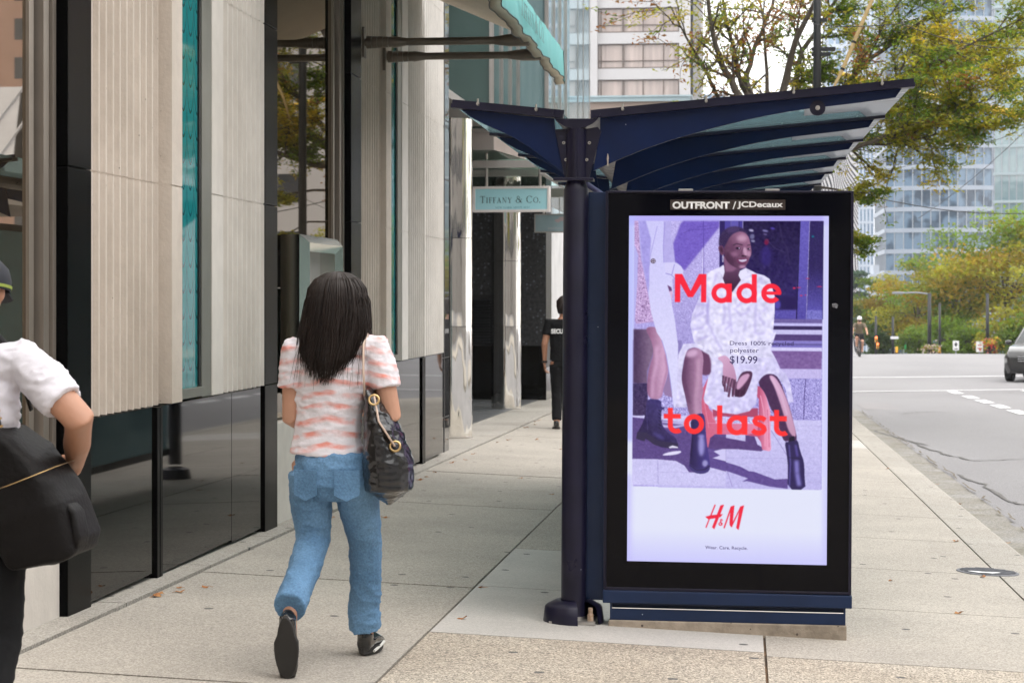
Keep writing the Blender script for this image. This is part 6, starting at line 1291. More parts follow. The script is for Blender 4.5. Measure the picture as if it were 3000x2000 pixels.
MB().lathe([(.036, -.015), (.038, 0), (.036, .015)], 14).build('wristwatch', M['dark_metal'], go, loc=(wL_[0], wL_[1] - .01, wL_[2] + .02))

# --- cyclist
bx_, by_ = 4.95, 86.0; bz_ = roadz(bx_, by_)
bk = empty('bicycle', (bx_, by_, bz_)); tag(bk, 'dark mountain bike ridden towards the camera at the crest of the road', 'bicycle')
M['tyre'] = mat('tyre', (.015, .015, .015), .8); M['bike_paint'] = mat('bike_paint', (.25, .05, .03), .35)
for y in (-.52, .52):
    w_ = MB().lathe([(.33 + .026 * math.cos(t), .026 * math.sin(t)) for t in np.linspace(0, 2 * math.pi, 10)], 32).build('wheel', M['tyre'], bk, smooth=True, loc=(0, y, .356), rot=(0, R(90), 0))
    b = MB()
    for k in range(16): a = k * math.pi / 8; b.tube([(0, 0, .02 * (-1) ** k), (.31 * math.cos(a), .31 * math.sin(a), 0)], .002, 4)
    b.tube([(0, 0, -.04), (0, 0, .04)], .02, 8); b.build('spokes', M['steel'], w_)
b = MB(); b.tube([(0, .52, .356), (0, .06, .30), (0, -.38, .72), (0, .2, .76)], .018, 8).tube([(0, .06, .30), (0, .24, .88)], .017, 8).tube([(0, .52, .356), (0, .2, .74)], .012, 8); b.build('frame', M['bike_paint'], bk, smooth=40)
MB().tube([(-.05, -.52, .356), (-.05, -.42, .66), (0, -.39, .72), (0, -.36, .95)], .014, 8).tube([(.05, -.52, .356), (.05, -.42, .66), (0, -.39, .72)], .014, 8).build('fork', M['dark_metal'], bk)
MB().tube([(-.34, -.36, 1.0), (-.1, -.4, .98), (.1, -.4, .98), (.34, -.36, 1.0)], .014, 8).build('handlebar', M['dark_metal'], bk)
MB().tube([(0, .1, .93), (0, .3, .93)], [(.03, .02), (.08, .03)], 10).build('saddle', M['tyre'], bk)
MB().tube([(-.12, .02, .42), (-.06, .06, .30), (.06, .06, .30), (.12, .1, .18)], .012, 6).build('crank', M['steel'], bk)
co_ = empty('person', (bx_, by_, bz_)); tag(co_, 'cyclist in a white helmet, dark face mask and khaki shirt riding towards the camera', 'person')
body = [[(0, .2, .95, .15, .11), (0, .1, 1.15, .14, .10), (0, -.02, 1.36, .17, .10), (0, -.06, 1.44, .10, .07), (0, -.09, 1.52, .055, .055)], [(-.18, -.04, 1.40, .055), (-.28, -.12, 1.18, .045), (-.31, -.32, 1.03, .032)], [(.18, -.04, 1.40, .055), (.28, -.12, 1.18, .045), (.31, -.32, 1.03, .032)], [(-.09, .18, .93, .09), (-.12, -.16, .82, .07), (-.11, .02, .44, .045)], [(.09, .18, .93, .09), (.12, -.12, .66, .07), (.12, .1, .22, .045)], [(-.11, .02, .44, .04), (-.11, -.1, .43, .035)], [(.12, .1, .22, .04), (.12, -.04, .2, .035)]] + hand((-.31, -.32, 1.03), (.05, -.9, -.3), (0, 0, -1), -1, .7) + hand((.31, -.32, 1.03), (-.05, -.9, -.3), (0, 0, -1), 1, .7)
organic('body', body, M['skin'], co_, .014, 3, balls=[((0, -.12, 1.58), (.078, .095, .115)), ((0, -.215, 1.565), (.014, .02, .02))])
M['khaki'] = mat('khaki', (.16, .13, .085), .85)
organic('shirt', [[(0, .16, 1.0, .17, .13), (0, .08, 1.18, .17, .125), (0, -.02, 1.37, .19, .12), (0, -.05, 1.45, .11, .08)], [(-.1, -.03, 1.38, .075), (-.19, -.05, 1.38, .075), (-.245, -.09, 1.25, .07)], [(.1, -.03, 1.38, .075), (.19, -.05, 1.38, .075), (.245, -.09, 1.25, .07)]], M['khaki'], co_, .016, 3)
organic('shorts', [[(0, .2, 1.02, .16, .13), (0, .2, .93, .17, .14)], [(-.09, .17, .94, .11), (-.12, -.1, .84, .095)], [(.09, .17, .94, .11), (.12, -.06, .72, .095)]], M['black_cloth'], co_, .016, 3)
MB().lathe([(.10, 0), (.105, .04), (.09, .09), (.05, .12), (0, .128)], 20).build('helmet', mat('helmet_white', (.75, .75, .78), .3, coat=.5), co_, smooth=True, loc=(0, -.11, 1.61), rot=(R(12), 0, 0))
MB().ball((0, -.185, 1.545), (.06, .04, .055)).build('face_mask', M['black_cloth'], co_, smooth=True)
for s in (-1, 1): MB().tube([(s * .1, -.15, 1.42), (s * .12, -.16, 1.3), (s * .12, -.08, 1.15)], [(.02, .006)] * 3, 6).build('backpack_strap', M['black_cloth'], co_)
for s, y, z in ((-1, -.1, .40), (1, -.04, .17)): shoe('shoe', co_, (s * .115, y + .08, z - .03), R(180), 0, M['patent'], M['sole_white'])

# ------------------------------------------------------------------ dark car at the junction
cp = Vector((8.75, 58.6, 0)); cp.z = roadz(8, 58)
car = empty('car', cp, (0, 0, R(-18))); tag(car, 'dark grey car turning at the junction, its front corner entering the picture', 'car')
M['car_paint'] = mat('car_paint', (.014, .013, .011), .3, .2, coat=1, coatr=.03); M['car_glass'] = mat('car_glass', (.02, .025, .025), .02, ior=1.6); M['chrome_trim'] = mat('chrome_trim', (.7, .72, .75), .15, 1)
def loft(b, st):   # stations (y, [(halfwidth, z) ...]) from front to back
    n = len(st[0][1]); vs = []
    for y, pr in st: vs += [(-w_, y, z) for w_, z in pr] + [(w_, y, z) for w_, z in reversed(pr)]
    m_ = 2 * n; k = len(st)
    fs = [(i * m_ + j, i * m_ + (j + 1) % m_, (i + 1) * m_ + (j + 1) % m_, (i + 1) * m_ + j) for i in range(k - 1) for j in range(m_)] + [tuple(range(m_)), tuple(range((k - 1) * m_, k * m_))]
    b.add(vs, fs)
b = MB(); loft(b, [(-2.25, [(.62, .30), (.72, .45), (.74, .62), (.66, .72)]), (-2.12, [(.76, .24), (.86, .45), (.86, .70), (.74, .86)]), (-1.6, [(.82, .22), (.92, .5), (.91, .82), (.80, .99)]), (-.9, [(.82, .22), (.93, .5), (.92, .88), (.86, 1.04)]), (1.3, [(.82, .22), (.93, .5), (.92, .92), (.86, 1.04)]), (1.9, [(.80, .24), (.91, .5), (.9, .92), (.82, 1.03)]), (2.2, [(.72, .34), (.82, .5), (.8, .85), (.74, .95)])])
bd = b.build('body', M['car_paint'], car, smooth=35, bevel=.03)
b = MB(); loft(b, [(-.95, [(.82, 1.02), (.80, 1.04)]), (-.1, [(.83, 1.02), (.66, 1.53)]), (.6, [(.83, 1.02), (.66, 1.60)]), (1.4, [(.83, 1.02), (.64, 1.55)]), (2.0, [(.80, 1.0), (.72, 1.06)])]); cb = b.build('cabin', M['car_paint'], car, smooth=35, bevel=.02)
b = MB(); b.quad((-.76, -.90, 1.07), (.76, -.90, 1.07), (.62, -.16, 1.52), (-.62, -.16, 1.52)); o = b.build('windscreen', M['car_glass'], cb); md = o.modifiers.new('t', 'SOLIDIFY'); md.thickness = .03
for s in (-1, 1):
    MB().prism([(-.70, 1.09), (-.08, 1.49), (.6, 1.54), (1.35, 1.49), (1.75, 1.09)], lambda u, v, k, s=s: (s * (.845 - (v - 1.02) * .335 + .012 * k), u, v)).build('side_window', M['car_glass'], cb)
    hl_ = MB(); hl_.hexa([(s * .50, -2.20, .66), (s * .80, -2.02, .66), (s * .83, -1.9, .70), (s * .55, -2.0, .70), (s * .50, -2.17, .77), (s * .79, -1.98, .80), (s * .82, -1.85, .83), (s * .55, -2.0, .80)]); hl_.build('headlight', M['chrome_trim'], car)
    m_ = MB(); m_.ball((s * 1.02, -.62, 1.08), (.10, .06, .07)); m_.build('wing_mirror', M['car_paint'], car, smooth=True)
    for y in (-1.4, 1.35):
        t = MB().lathe([(.0, -.1), (.24, -.1), (.31, -.11), (.335, -.08), (.335, .08), (.31, .11), (.24, .1), (0, .1)], 30).build('wheel', M['tyre'], car, smooth=40, loc=(s * .83, y, .335), rot=(0, R(90), 0))
        b = MB()
        for k in range(5): a = k * 2 * math.pi / 5; b.hexa([(.03 * math.cos(a + 1.57) + .05 * math.cos(a), .03 * math.sin(a + 1.57) + .05 * math.sin(a), s * .1), (-.03 * math.cos(a + 1.57) + .05 * math.cos(a), -.03 * math.sin(a + 1.57) + .05 * math.sin(a), s * .1), (-.03 * math.cos(a + 1.57) + .23 * math.cos(a), -.03 * math.sin(a + 1.57) + .23 * math.sin(a), s * .1), (.03 * math.cos(a + 1.57) + .23 * math.cos(a), .03 * math.sin(a + 1.57) + .23 * math.sin(a), s * .1)] + [(0.05 * math.cos(a), .05 * math.sin(a), s * .125)] * 2 + [(.23 * math.cos(a), .23 * math.sin(a), s * .115)] * 2)
        b.build('rim', M['chrome_trim'], t)
b = MB()
for z in (.60, .66, .72): b.box(-.46, .46, -2.27, -2.2, z - .012, z + .012)
b.build('grille', M['chrome_trim'], car); MB().box(-.26, .26, -2.285, -2.262, .42, .53).build('number_plate', mat('plate_blue', (.12, .2, .42), .5), car)
MB().box(-.66, .66, -2.268, -2.2, .30, .40).build('bumper_intake', M['dark_metal'], car)
# ------------------------------------------------------------------ trees
def leaf_mat(name, tr=.6):
    m = bpy.data.materials.new(name); m.use_nodes = True; nt = m.node_tree; b = nt.nodes['Principled BSDF']; b.inputs['Roughness'].default_value = .5
    a = N(nt, 'Attribute', attribute_name='tint'); nt.links.new(a.outputs['Color'], b.inputs['Base Color'])
    t = N(nt, 'BsdfTranslucent'); nt.links.new(a.outputs['Color'], t.inputs[0]); x = N(nt, 'MixShader'); x.inputs[0].default_value = tr
    o = [n for n in nt.nodes if n.type == 'OUTPUT_MATERIAL'][0]
    nt.links.new(b.outputs[0], x.inputs[1]); nt.links.new(t.outputs[0], x.inputs[2]); nt.links.new(x.outputs[0], o.inputs[0]); return m
M['leaf'] = leaf_mat('leaf')
M['bark'] = mat('bark', (.085, .065, .05), .9, c2=(.12, .10, .08), cscale=6, var=.25, vscale=18, stretch=(1, 1, .3), bump=.8, bscale=25)
def foliage(name, P, C, size, parent, r, flat=.5, elong=2.2):
    """Many small folded leaves; P positions, C colours."""
    n = len(P); P = np.asarray(P); C = np.asarray(C)
    d = r.normal(size=(n, 3)); d[:, 2] *= flat; d /= np.linalg.norm(d, axis=1)[:, None]
    up = r.normal(size=(n, 3)) * .55 + np.array([0, 0, 1.0]); s = np.cross(d, up); s /= np.linalg.norm(s, axis=1)[:, None] + 1e-9; nn = np.cross(s, d)
    L = (size * r.uniform(.65, 1.25, n))[:, None]; W = L / elong
    V = np.stack([P - d * L * .5, P + s * W * .5 + nn * W * .18 - d * L * .05, P + d * L * .5 - nn * L * .1, P - s * W * .5 + nn * W * .18 - d * L * .05], 1).reshape(-1, 3)
    i = np.arange(n) * 4; T = np.stack([i, i + 1, i + 2, i, i + 2, i + 3], 1).reshape(-1)
    me = bpy.data.meshes.new(name); me.vertices.add(len(V)); me.vertices.foreach_set('co', V.astype(np.float32).ravel()); me.loops.add(len(T)); me.loops.foreach_set('vertex_index', T.astype(np.int32))
    me.polygons.add(len(T) // 3); me.polygons.foreach_set('loop_start', np.arange(0, len(T), 3).astype(np.int32)); me.update(calc_edges=True)
    ca = me.color_attributes.new('tint', 'FLOAT_COLOR', 'POINT'); ca.data.foreach_set('color', np.concatenate([np.repeat(C, 4, 0), np.ones((4 * n, 1))], 1).astype(np.float32).ravel())
    me.materials.append(M['leaf']); o = bpy.data.objects.new(name, me); col.objects.link(o); o.parent = parent; o['kind'] = 'stuff'; return o
GREEN, YGREEN, YELLOW, ORANGE, DARK = np.array([.15, .23, .022]), np.array([.38, .37, .03]), np.array([.58, .42, .035]), np.array([.40, .17, .05]), np.array([.05, .09, .018])
def twigs(b, p, d, L, r, depth, tips, rr, up=.15, spread=.75, nk=3):
    pts = [Vector(p)]; d = Vector(d).normalized(); n = 4
    for i in range(n):
        d = (d + Vector(rr.normal(0, .17, 3)) + Vector((0, 0, up * .35))).normalized(); pts.append(pts[-1] + d * L / n)
    b.tube(pts, [r * (1 - .62 * i / n) for i in range(n + 1)], 5 if depth else 4)
    if depth == 0:
        for i in range(1, n + 1): tips.append(pts[i])
        return
    for i in range(1, n + 1):
        if depth == 1: tips.append(pts[i])
        for _ in range(nk if i == n else max(1, nk - 1)):
            q = (d + Vector(rr.normal(0, spread, 3)) * Vector((1, 1, .55)) + Vector((0, 0, up))).normalized()
            twigs(b, pts[i], q, L * rr.uniform(.45, .7), r * .45, depth - 1, tips, rr, up, spread, nk)
# --- street tree behind the shelter, fanning into several stems
tr_ = np.random.default_rng(21); TZ = 34.5
base = at(2262, 872, TZ); bx0, by0 = base.x, base.y
mt = empty('street_tree', (bx0, by0, gz(bx0, by0))); tag(mt, 'many-stemmed street tree turning green to orange, rising above the bus shelter roof', 'tree')
stems = [([(2240, 480), (2175, 300), (2120, 200), (2085, 100), (2065, -60), (2030, -250)], -1.0, .075), ([(2240, 480), (2200, 300), (2185, 220), (2215, 130), (2260, 20), (2300, -160)], .8, .07), ([(2240, 480), (2225, 330), (2172, 250), (2142, 130), (2120, 0), (2110, -160)], .3, .06),
         ([(2262, 480), (2290, 270), (2330, 120), (2400, -20), (2470, -200)], -1.2, .08), ([(2262, 480), (2320, 290), (2352, 150), (2430, 30), (2540, -140)], 1.4, .07), ([(2262, 480), (2400, 330), (2540, 180), (2700, 60), (2860, -60)], 0.4, .065), ([(2262, 480), (2430, 380), (2620, 250), (2800, 150), (2985, 60)], -.8, .06),
         ([(2262, 480), (2400, 475), (2530, 423), (2640, 375), (2760, 330), (2900, 290)], -1.6, .055), ([(2530, 424), (2640, 420), (2740, 395), (2860, 372)], -1.6, .03), ([(2262, 480), (2250, 260), (2240, 120), (2225, -80)], 1.5, .05), ([(2240, 480), (2120, 330), (2060, 190), (2010, 110), (1965, 20)], .2, .045), ([(2262, 480), (2480, 330), (2690, 230), (2880, 200), (3010, 190)], 1.0, .05),
         ([(2275, 560), (2400, 545), (2480, 560), (2545, 565)], -1.0, .03), ([(2275, 640), (2420, 640), (2490, 690), (2520, 705)], -.6, .02)]
b = MB(); tips = []; g_ = gz(bx0, by0)
b.tube([(bx0, by0, g_ - .1), (bx0, by0, g_ + .25), (bx0 - .03, by0, 2.2), at(2258, 500, TZ)], [.24, .17, .145, .14], 14)
for path, dz, r0 in stems:
    n = len(path); P = [at(x, y, TZ + dz * i / (n - 1)) for i, (x, y) in enumerate(path)]
    Q = []
    for a, c in zip(P, P[1:]):
        for t in (0, .33, .66): Q.append(a.lerp(c, t) + Vector(tr_.normal(0, .012, 3)))
    Q.append(P[-1]); k = len(Q); b.tube(Q, [r0 * (1 - .75 * i / (k - 1)) for i in range(k)], 8)
    low = path[-1][0] > 2500 and len(path) > 3
    for i in range(3 if n > 4 else 2, k):
        d0 = (Q[i] - Q[i - 1]).normalized()
        if path[0] == (2275, 560) or path[0] == (2275, 640):
            if i > 4: twigs(b, Q[i], d0 + Vector(tr_.normal(0, .5, 3)), .22, .006, 1, tips, tr_, .05, .6, 2)
            continue
        for _ in range(2 if low else 1):
            if tr_.random() < (.97 if low else .72):
                q = (d0 * .6 + Vector(tr_.normal(0, .75, 3)) + Vector((.15 if low else 0, 0, .05))).normalized(); twigs(b, Q[i], q, tr_.uniform(.55, 1.0), r0 * (1 - .75 * i / k) * .45 + .006, 1, tips, tr_, .06, .7, 3 if low else 2)
to(b.build('trunk', M['bark'], smooth=True), mt)
LP, LC = [], []
for p in tips:
    rel = (p - Vector((bx0, by0, 0))); xx = rel.x * cs + rel.y * sn
    right = np.clip((xx - .3) / 2.2, 0, 1)
    h = mnoise.noise(Vector(p) * 1.6) + .35 * mnoise.noise(Vector(p) * 5); warm = mnoise.noise(Vector(p) * .8 + Vector((7, 3, 1))); t = tr_.random()
    if warm + tr_.normal(0, .12) > .22 + .45 * right: base_ = ORANGE * .85
    elif h > .30: base_ = YELLOW * .7 + YGREEN * .3
    elif h > -.12: base_ = YGREEN
    else: base_ = GREEN * 1.05
    for _ in range(9 if xx > .6 else 5):
        LP.append(np.array(p) + tr_.normal(0, 1, 3) * np.array([.085, .085, .03])); LC.append(base_ * tr_.uniform(.72, 1.2) * (1 + tr_.normal(0, .06, 3)))
lf = foliage('crown', LP, LC, .092, mt, tr_, .45, 2.3); lf.matrix_parent_inverse = Matrix.Translation(-mt.location)
# --- trees down the road beyond the crest
def far_tree(label, x, zc, ytop, ybot, wpx, cols, seed, nl=3200, leaf=.26, trunk=True, group='trees beyond the crest of the road', name='street_tree', flat=.55):
    r = np.random.default_rng(seed); c = at(x, (ytop + ybot) / 2, zc); bz = gz(c.x, c.y); k = zc / FPX
    o = empty(name, (c.x, c.y, bz)); tag(o, label, 'tree', group); H = (ybot - ytop) * k; W = wpx * k; cz = c.z - bz
    b = MB(); ns = 24; cl = []
    for i in range(ns):
        v = r.normal(size=3); v /= np.linalg.norm(v); q = r.uniform(.35, 1.0) ** .6; cl.append(np.array([v[0] * W / 2 * q, v[1] * W / 2 * q * .8, cz + v[2] * H / 2 * q]))
    b.tube([(0, 0, -.3), (.05, 0, cz * .35), (.0, 0, max(cz - H * .3, .5)), (0, 0, cz)], [.16, .13, .10, .04], 8)
    for p in cl[:14]: b.tube([(0, 0, max(cz - H * .4, .4)), tuple(p * .5 + np.array([0, 0, cz * .4])), tuple(p)], [.06, .04, .012], 5)
    b.build('trunk', M['bark'], o, smooth=True)
    P, C = [], []
    for i, p in enumerate(cl):
        m_ = nl // ns; rad = min(W, H) * r.uniform(.13, .21); q = r.normal(size=(m_, 3)); q *= (rad * r.uniform(.3, 1, (m_, 1)) / (np.linalg.norm(q, axis=1)[:, None] * .62)) * np.array([1.3, 1.3, .55]); P.append(p + q)
        base = cols[i % len(cols)]; hi = np.clip((p[2] - cz) / H + .5, 0, 1)
        C.append(base[None] * r.uniform(.75, 1.2) * r.uniform(.75, 1.2, (m_, 1)) * (np.array([1, 1, 1]) + r.normal(0, .05, (m_, 3))))
    f = foliage('crown', np.concatenate(P), np.clip(np.concatenate(C), .004, 1), leaf, o, r, flat, 1.7); return o
far_tree('big street tree with orange-yellow top beyond the road crest above the dark car', 2950, 104, 640, 930, 370, [YELLOW * .85, YGREEN, YELLOW * .7, YELLOW * .6, YGREEN, GREEN * 1.3], 1, 9000)
far_tree('broad green and yellow street tree beside the black lamp post beyond the crest', 2815, 108, 742, 985, 240, [YGREEN * .8, GREEN * 1.2, YGREEN * .8, YELLOW * .6, GREEN], 2, 6500)
far_tree('pale yellow-green street tree behind the grey street lamp', 2690, 122, 762, 1000, 200, [YGREEN * .9, YELLOW * .55, GREEN * 1.3], 3, 5200)
far_tree('slender thinning green tree next to the street-name sign post', 2625, 132, 800, 1000, 150, [YGREEN * .9, GREEN * 1.2, YELLOW * .5], 4, 4200)
far_tree('dusky green tree above the red traffic light', 2556, 150, 815, 1000, 130, [GREEN * .9, GREEN, YGREEN * .7], 5, 3000, .34)
far_tree('hazy blue-green tree beside the panel edge above the cyclist', 2512, 190, 775, 985, 90, [np.array([.07, .13, .07]), np.array([.09, .15, .09])], 6, 2600, .4)
far_tree('dark dense evergreen behind the red traffic light', 2585, 128, 912, 1050, 105, [DARK * 1.3, DARK * 1.7, GREEN * .6], 7, 3200, .26)
far_tree('deep green street tree cut by the picture edge behind the dark car', 3060, 96, 760, 1030, 260, [GREEN, YGREEN * .8, GREEN * .8], 8, 3600)
for i, (x, zc, y0, y1, wd, cc) in enumerate(((2690, 112, 945, 1050, 110, GREEN), (2770, 104, 925, 1050, 120, GREEN * 1.25), (2835, 101, 948, 1050, 110, GREEN * 1.1), (2915, 99, 930, 1050, 110, YGREEN * .75), (2990, 97, 940, 1050, 100, GREEN * .9))):
    far_tree(('mid green bush under the grey street lamp', 'soft bright green bush beside the road sign with a black diamond', 'rounded green bush between the two white road signs', 'yellowish bush behind the hanging red flowers', 'dark green bush behind the dark car')[i], x, zc, y0, y1, wd, [cc, cc * .8, cc * 1.2], 20 + i, 2400, .2, name='bush', group='bushes beyond the crest of the road')
for i, (x, y) in enumerate(((15.8, 30), (16.5, 39), (15.8, 47), (17, 22), (16, 12), (24, 66), (30, 74))):
    r = np.random.default_rng(60 + i); o = empty('street_tree', (x, y, roadz(15, y))); tag(o, ('green', 'lime green', 'yellow')[i % 3] + ' street tree across the road, ' + ('opposite the entrance columns', 'before the junction corner', 'on the junction corner', 'opposite the display window', 'opposite the advertising panel', 'beside the metal-roofed pavilion', 'behind the metal-roofed pavilion')[i] + ', mirrored in glass', 'tree', 'trees across the road')
    b = MB(); b.tube([(0, 0, 0), (.05, 0, 2.5), (0, 0, 5)], [.17, .13, .06], 8)
    P = []
    for k in range(22): v = r.normal(size=3); v /= np.linalg.norm(v); p = np.array([0, 0, 4.8]) + v * np.array([2.2, 2.2, 1.9]) * r.uniform(.4, 1); b.tube([(0, 0, 2.6), tuple(p)], [.06, .015], 5); P.append(p + r.normal(size=(110, 3)) * np.array([.55, .55, .3]))
    b.build('trunk', M['bark'], o); P = np.concatenate(P); foliage('crown', P, np.array([GREEN, YGREEN, YELLOW * .7][i % 3])[None] * r.uniform(.6, 1.3, (len(P), 1)), .3, o, r)

# ------------------------------------------------------------------ street furniture beyond
M['pole_black'] = mat('pole_black', (.012, .013, .015), .45); M['yellow'] = mat('yellow', (.62, .40, .03), .5, var=.1, vscale=4); M['pole_grey'] = mat('pole_grey', (.25, .26, .28), .5)
M['signal_yellow'] = mat('signal_yellow', (.75, .38, .02), .5); M['signal_red'] = emit('signal_red', (1, .08, .03, 1), 4)
p = at(2394, 230, 33.0); up = empty('utility_pole', (p.x, p.y, gz(p.x, p.y))); tag(up, 'black utility pole rising behind the tree stems, with clamps', 'utility pole')
to(MB().tube([(p.x, p.y, gz(p.x, p.y)), (p.x, p.y, 11)], [.075, .06], 14).build('shaft', M['pole_black'], smooth=True), up)
for yy, wd in ((145, .30), (160, .22), (60, .16)): q = at(2394, yy, 33.0); to(MB().box(q.x - .09, q.x + wd, q.y - .05, q.y + .05, q.z - .03, q.z + .03).build('clamp', M['pole_black']), up)
gu = empty('guy_guard', at(2430, 293, 32.5)); tag(gu, 'diagonal yellow guard tube strapped over a guy wire in front of the black utility pole', 'guy guard')
P = [at(x, y, 32.5) for x, y in ((2418, 330), (2440, 262), (2470, 200), (2492, 148), (2520, 80), (2560, -12), (2600, -110))]
to(MB().tube(P, [.012, .020, .032, .034, .033, .033, .033], 10).build('guard_tube', mat('faded_yellow', (.50, .36, .16), .6, var=.15, vscale=6), smooth=True), gu)
b = MB()
for a, c in ((1, 2), (3, 4)): q = P[a].lerp(P[c], .95 if a == 1 else .35); d = (P[c] - P[a]).normalized(); b.tube([q - d * .02, q + d * .02], .038, 10)
to(b.build('strap', M['pole_black']), gu)
sa = empty('signal_arm', at(2600, 250, 47)); tag(sa, 'yellow horizontal traffic signal arm with grey end cap seen through the tree', 'signal arm')
to(MB().tube([at(2412, 202, 47), at(2540, 238, 47), at(2760, 290, 47), at(3060, 350, 47)], [.055, .06, .075, .09], 10).build('arm_tube', M['yellow'], smooth=True), sa)
to(MB().tube([at(2404, 199, 47), at(2424, 205, 47)], [.085, .085], 12).build('end_cap', M['pole_grey']), sa)
q = at(3060, 350, 47); to(MB().tube([(q.x, q.y, roadz(q.x, q.y)), (q.x, q.y, q.z + .3)], [.13, .1], 14).build('upright', M['yellow'], smooth=True), sa)
def wire(pts, r=.011, label='thin black overhead wire crossing in front of the bowed tower'):
    P = [at(*t) for t in pts]; Q = []
    for a, c in zip(P, P[1:]):
        for t in np.linspace(0, 1, 9)[:-1]: Q.append(a.lerp(c, t) - Vector((0, 0, .14 * math.sin(t * math.pi))))
    Q.append(P[-1]); tag(MB().tube(Q, r, 5).build('overhead_wire', M['pole_black']), label, 'wire', 'overhead wires')
wire([(2380, 560, 40), (2552, 577, 42), (3060, 624, 44)]); wire([(2690, 640, 55), (3060, 330, 42)], .008, 'faint overhead wire slanting up from the bowed tower to the tree'); wire([(2550, 500, 60), (2860, 420, 45), (3060, 330, 38)], .007, 'second faint slanting wire above the black one across the towers'); wire([(1980, -40, 30), (2180, 25, 30), (2640, 70, 30), (3060, 140, 30)], .007, 'thin wire sagging through the upper tree branches')
def lamp(x, ytop, zc, r, label, arm=True):
    p = at(x, ytop, zc); bz = gz(p.x, p.y); o = empty('street_lamp', (p.x, p.y, bz)); tag(o, label, 'street lamp', 'poles down the road'); H = p.z - bz
    MB().tube([(0, 0, 0), (0, 0, H)], [r * 1.15, r], 10).build('pole', M['pole_black'], o, smooth=True)
    if arm:
        MB().tube([(0, 0, H - .05), (-.6, 0, H + .02), (-1.3, 0, H)], .04, 6).build('arm', M['pole_grey'], o); MB().box(-1.75, -1.2, -.14, .14, H - .05, H + .06).build('lamp_head', M['pole_grey'], o, bevel=.02)
    return o
lamp(2723, 858, 95, .085, 'dark street lamp post with grey arm, above the hanging flowers beyond the crest')
lamp(2893, 860, 94, .075, 'black lamp post with a flower basket next to the dark car', False)
lamp(2616, 928, 94.5, .06, 'thin black post carrying a white street-name sign', False)
lamp(2753, 888, 96.5, .06, 'short-looking dark lamp post between the trees', False)
lamp(2566, 925, 94.5, .055, 'dark post of the red traffic light', False)
def signal(x, y, zc, label, face=True):
    p = at(x, y, zc); o = empty('traffic_light', p); tag(o, label, 'traffic light', 'traffic lights down the road'); k = zc / FPX
    MB().box(-3.4 * k, 3.4 * k, -.1, .1, -8.5 * k, 8.5 * k).build('housing', M['signal_yellow'], o, bevel=.02)
    if face:
        MB().ball((0, -.14, 5.6 * k), (2.6 * k, .06, 2.6 * k)).build('red_lens', M['signal_red'], o, smooth=True); MB().tube([(0, -.1, 0), (0, -.14, 0)], 2.4 * k, 12).tube([(0, -.1, -5.6 * k), (0, -.14, -5.6 * k)], 2.4 * k, 12).build('dark_lens', M['pole_black'], o)
    return o
signal(2567, 994, 94.2, 'red-lit traffic light on the dark post beyond the cyclist'); o = signal(2571, 1013, 94, 'smaller amber pedestrian signal below the red traffic light'); signal(2627, 1024, 94, 'amber traffic light back on the thin black post', False); signal(2752, 1025, 95, 'small amber signal head beside the pale flower basket', False)
def board(x0, y0, x1, y1, zc, label, txt=None, c=(.7, .7, .7), name='road_sign'):
    a, d = at(x0, y0, zc), at(x1, y1, zc); p = (a + d) / 2; o = empty(name, p); tag(o, label, 'sign', 'signs down the road'); W, H = (d - a).length * abs(x1 - x0) / math.hypot(x1 - x0, y1 - y0), a.z - d.z
    MB().box(-W / 2, W / 2, -.02, .02, -H / 2, H / 2).build('sign_plate', mat('plate', c, .5), o)
    b = MB()
    if txt == 'diamond': b.prism([(0, H * .38), (W * .28, H * .12), (0, -H * .14), (-W * .28, H * .12)], lambda u, v, k: (u, -.022 - .003 * k, v)).box(-W * .3, W * .3, -.025, -.022, -H * .4, -H * .3); b.build('marking', M['pole_black'], o)
    elif txt == 'bars': b.box(-W * .25, W * .25, -.025, -.022, H * .1, H * .2).box(-W * .3, W * .3, -.025, -.022, -H * .2, -H * .1); b.build('marking', mat('sign_ink_red', (.45, .06, .05), .5), o)
    if name == 'road_sign': MB().tube([(0, .03, -H / 2 - 2), (0, .03, H / 2)], .03, 6).build('sign_post', M['pole_grey'], o)
    return o
board(2792, 998, 2809, 1026, 93, 'white road sign with a black diamond at the road crest', 'diamond'); board(2860, 1000, 2880, 1031, 93.4, 'white sign with faint red marks beside the red flower basket', 'bars')
board(2609, 985, 2632, 993, 94.2, 'small white street-name plate on the thin black post', None, (.62, .62, .66), 'street_sign'); board(2650, 1010, 2655, 1022, 95, 'narrow green banner beside the tree trunk at the road crest', None, (.02, .25, .06), 'banner')
def basket(x, y, zc, wd, hh, cols, label, seed):
    p = at(x, y, zc); o = empty('flower_basket', p); tag(o, label, 'flower basket', 'flower baskets on the lamp posts'); r = np.random.default_rng(seed); k = zc / FPX
    MB().lathe([(.05, -hh * k), (wd * k * .5, -hh * k * .2), (wd * k * .52, 0)], 12).build('basket', M['pole_black'], o)
    n = 420; P = r.normal(size=(n, 3)) * np.array([wd * k * .34, wd * k * .34, hh * k * .34]); C = np.array([cols[i] for i in r.integers(0, len(cols), n)]) * r.uniform(.7, 1.2, (n, 1)); foliage('flowers', P, C, .13, o, r, 1, 1.3)
basket(2728, 1024, 94.5, 32, 22, [np.array([.6, .35, .33]), np.array([.6, .5, .4]), GREEN, YELLOW * .7, np.array([.62, .55, .5])], 'pale pink and cream flower basket below the grey street lamp', 31)
basket(2898, 1012, 93.5, 40, 30, [np.array([.6, .05, .04]), np.array([.6, .2, .15]), YELLOW * 1.1, GREEN, YGREEN], 'red, pink and yellow flower basket on the black lamp post', 32)
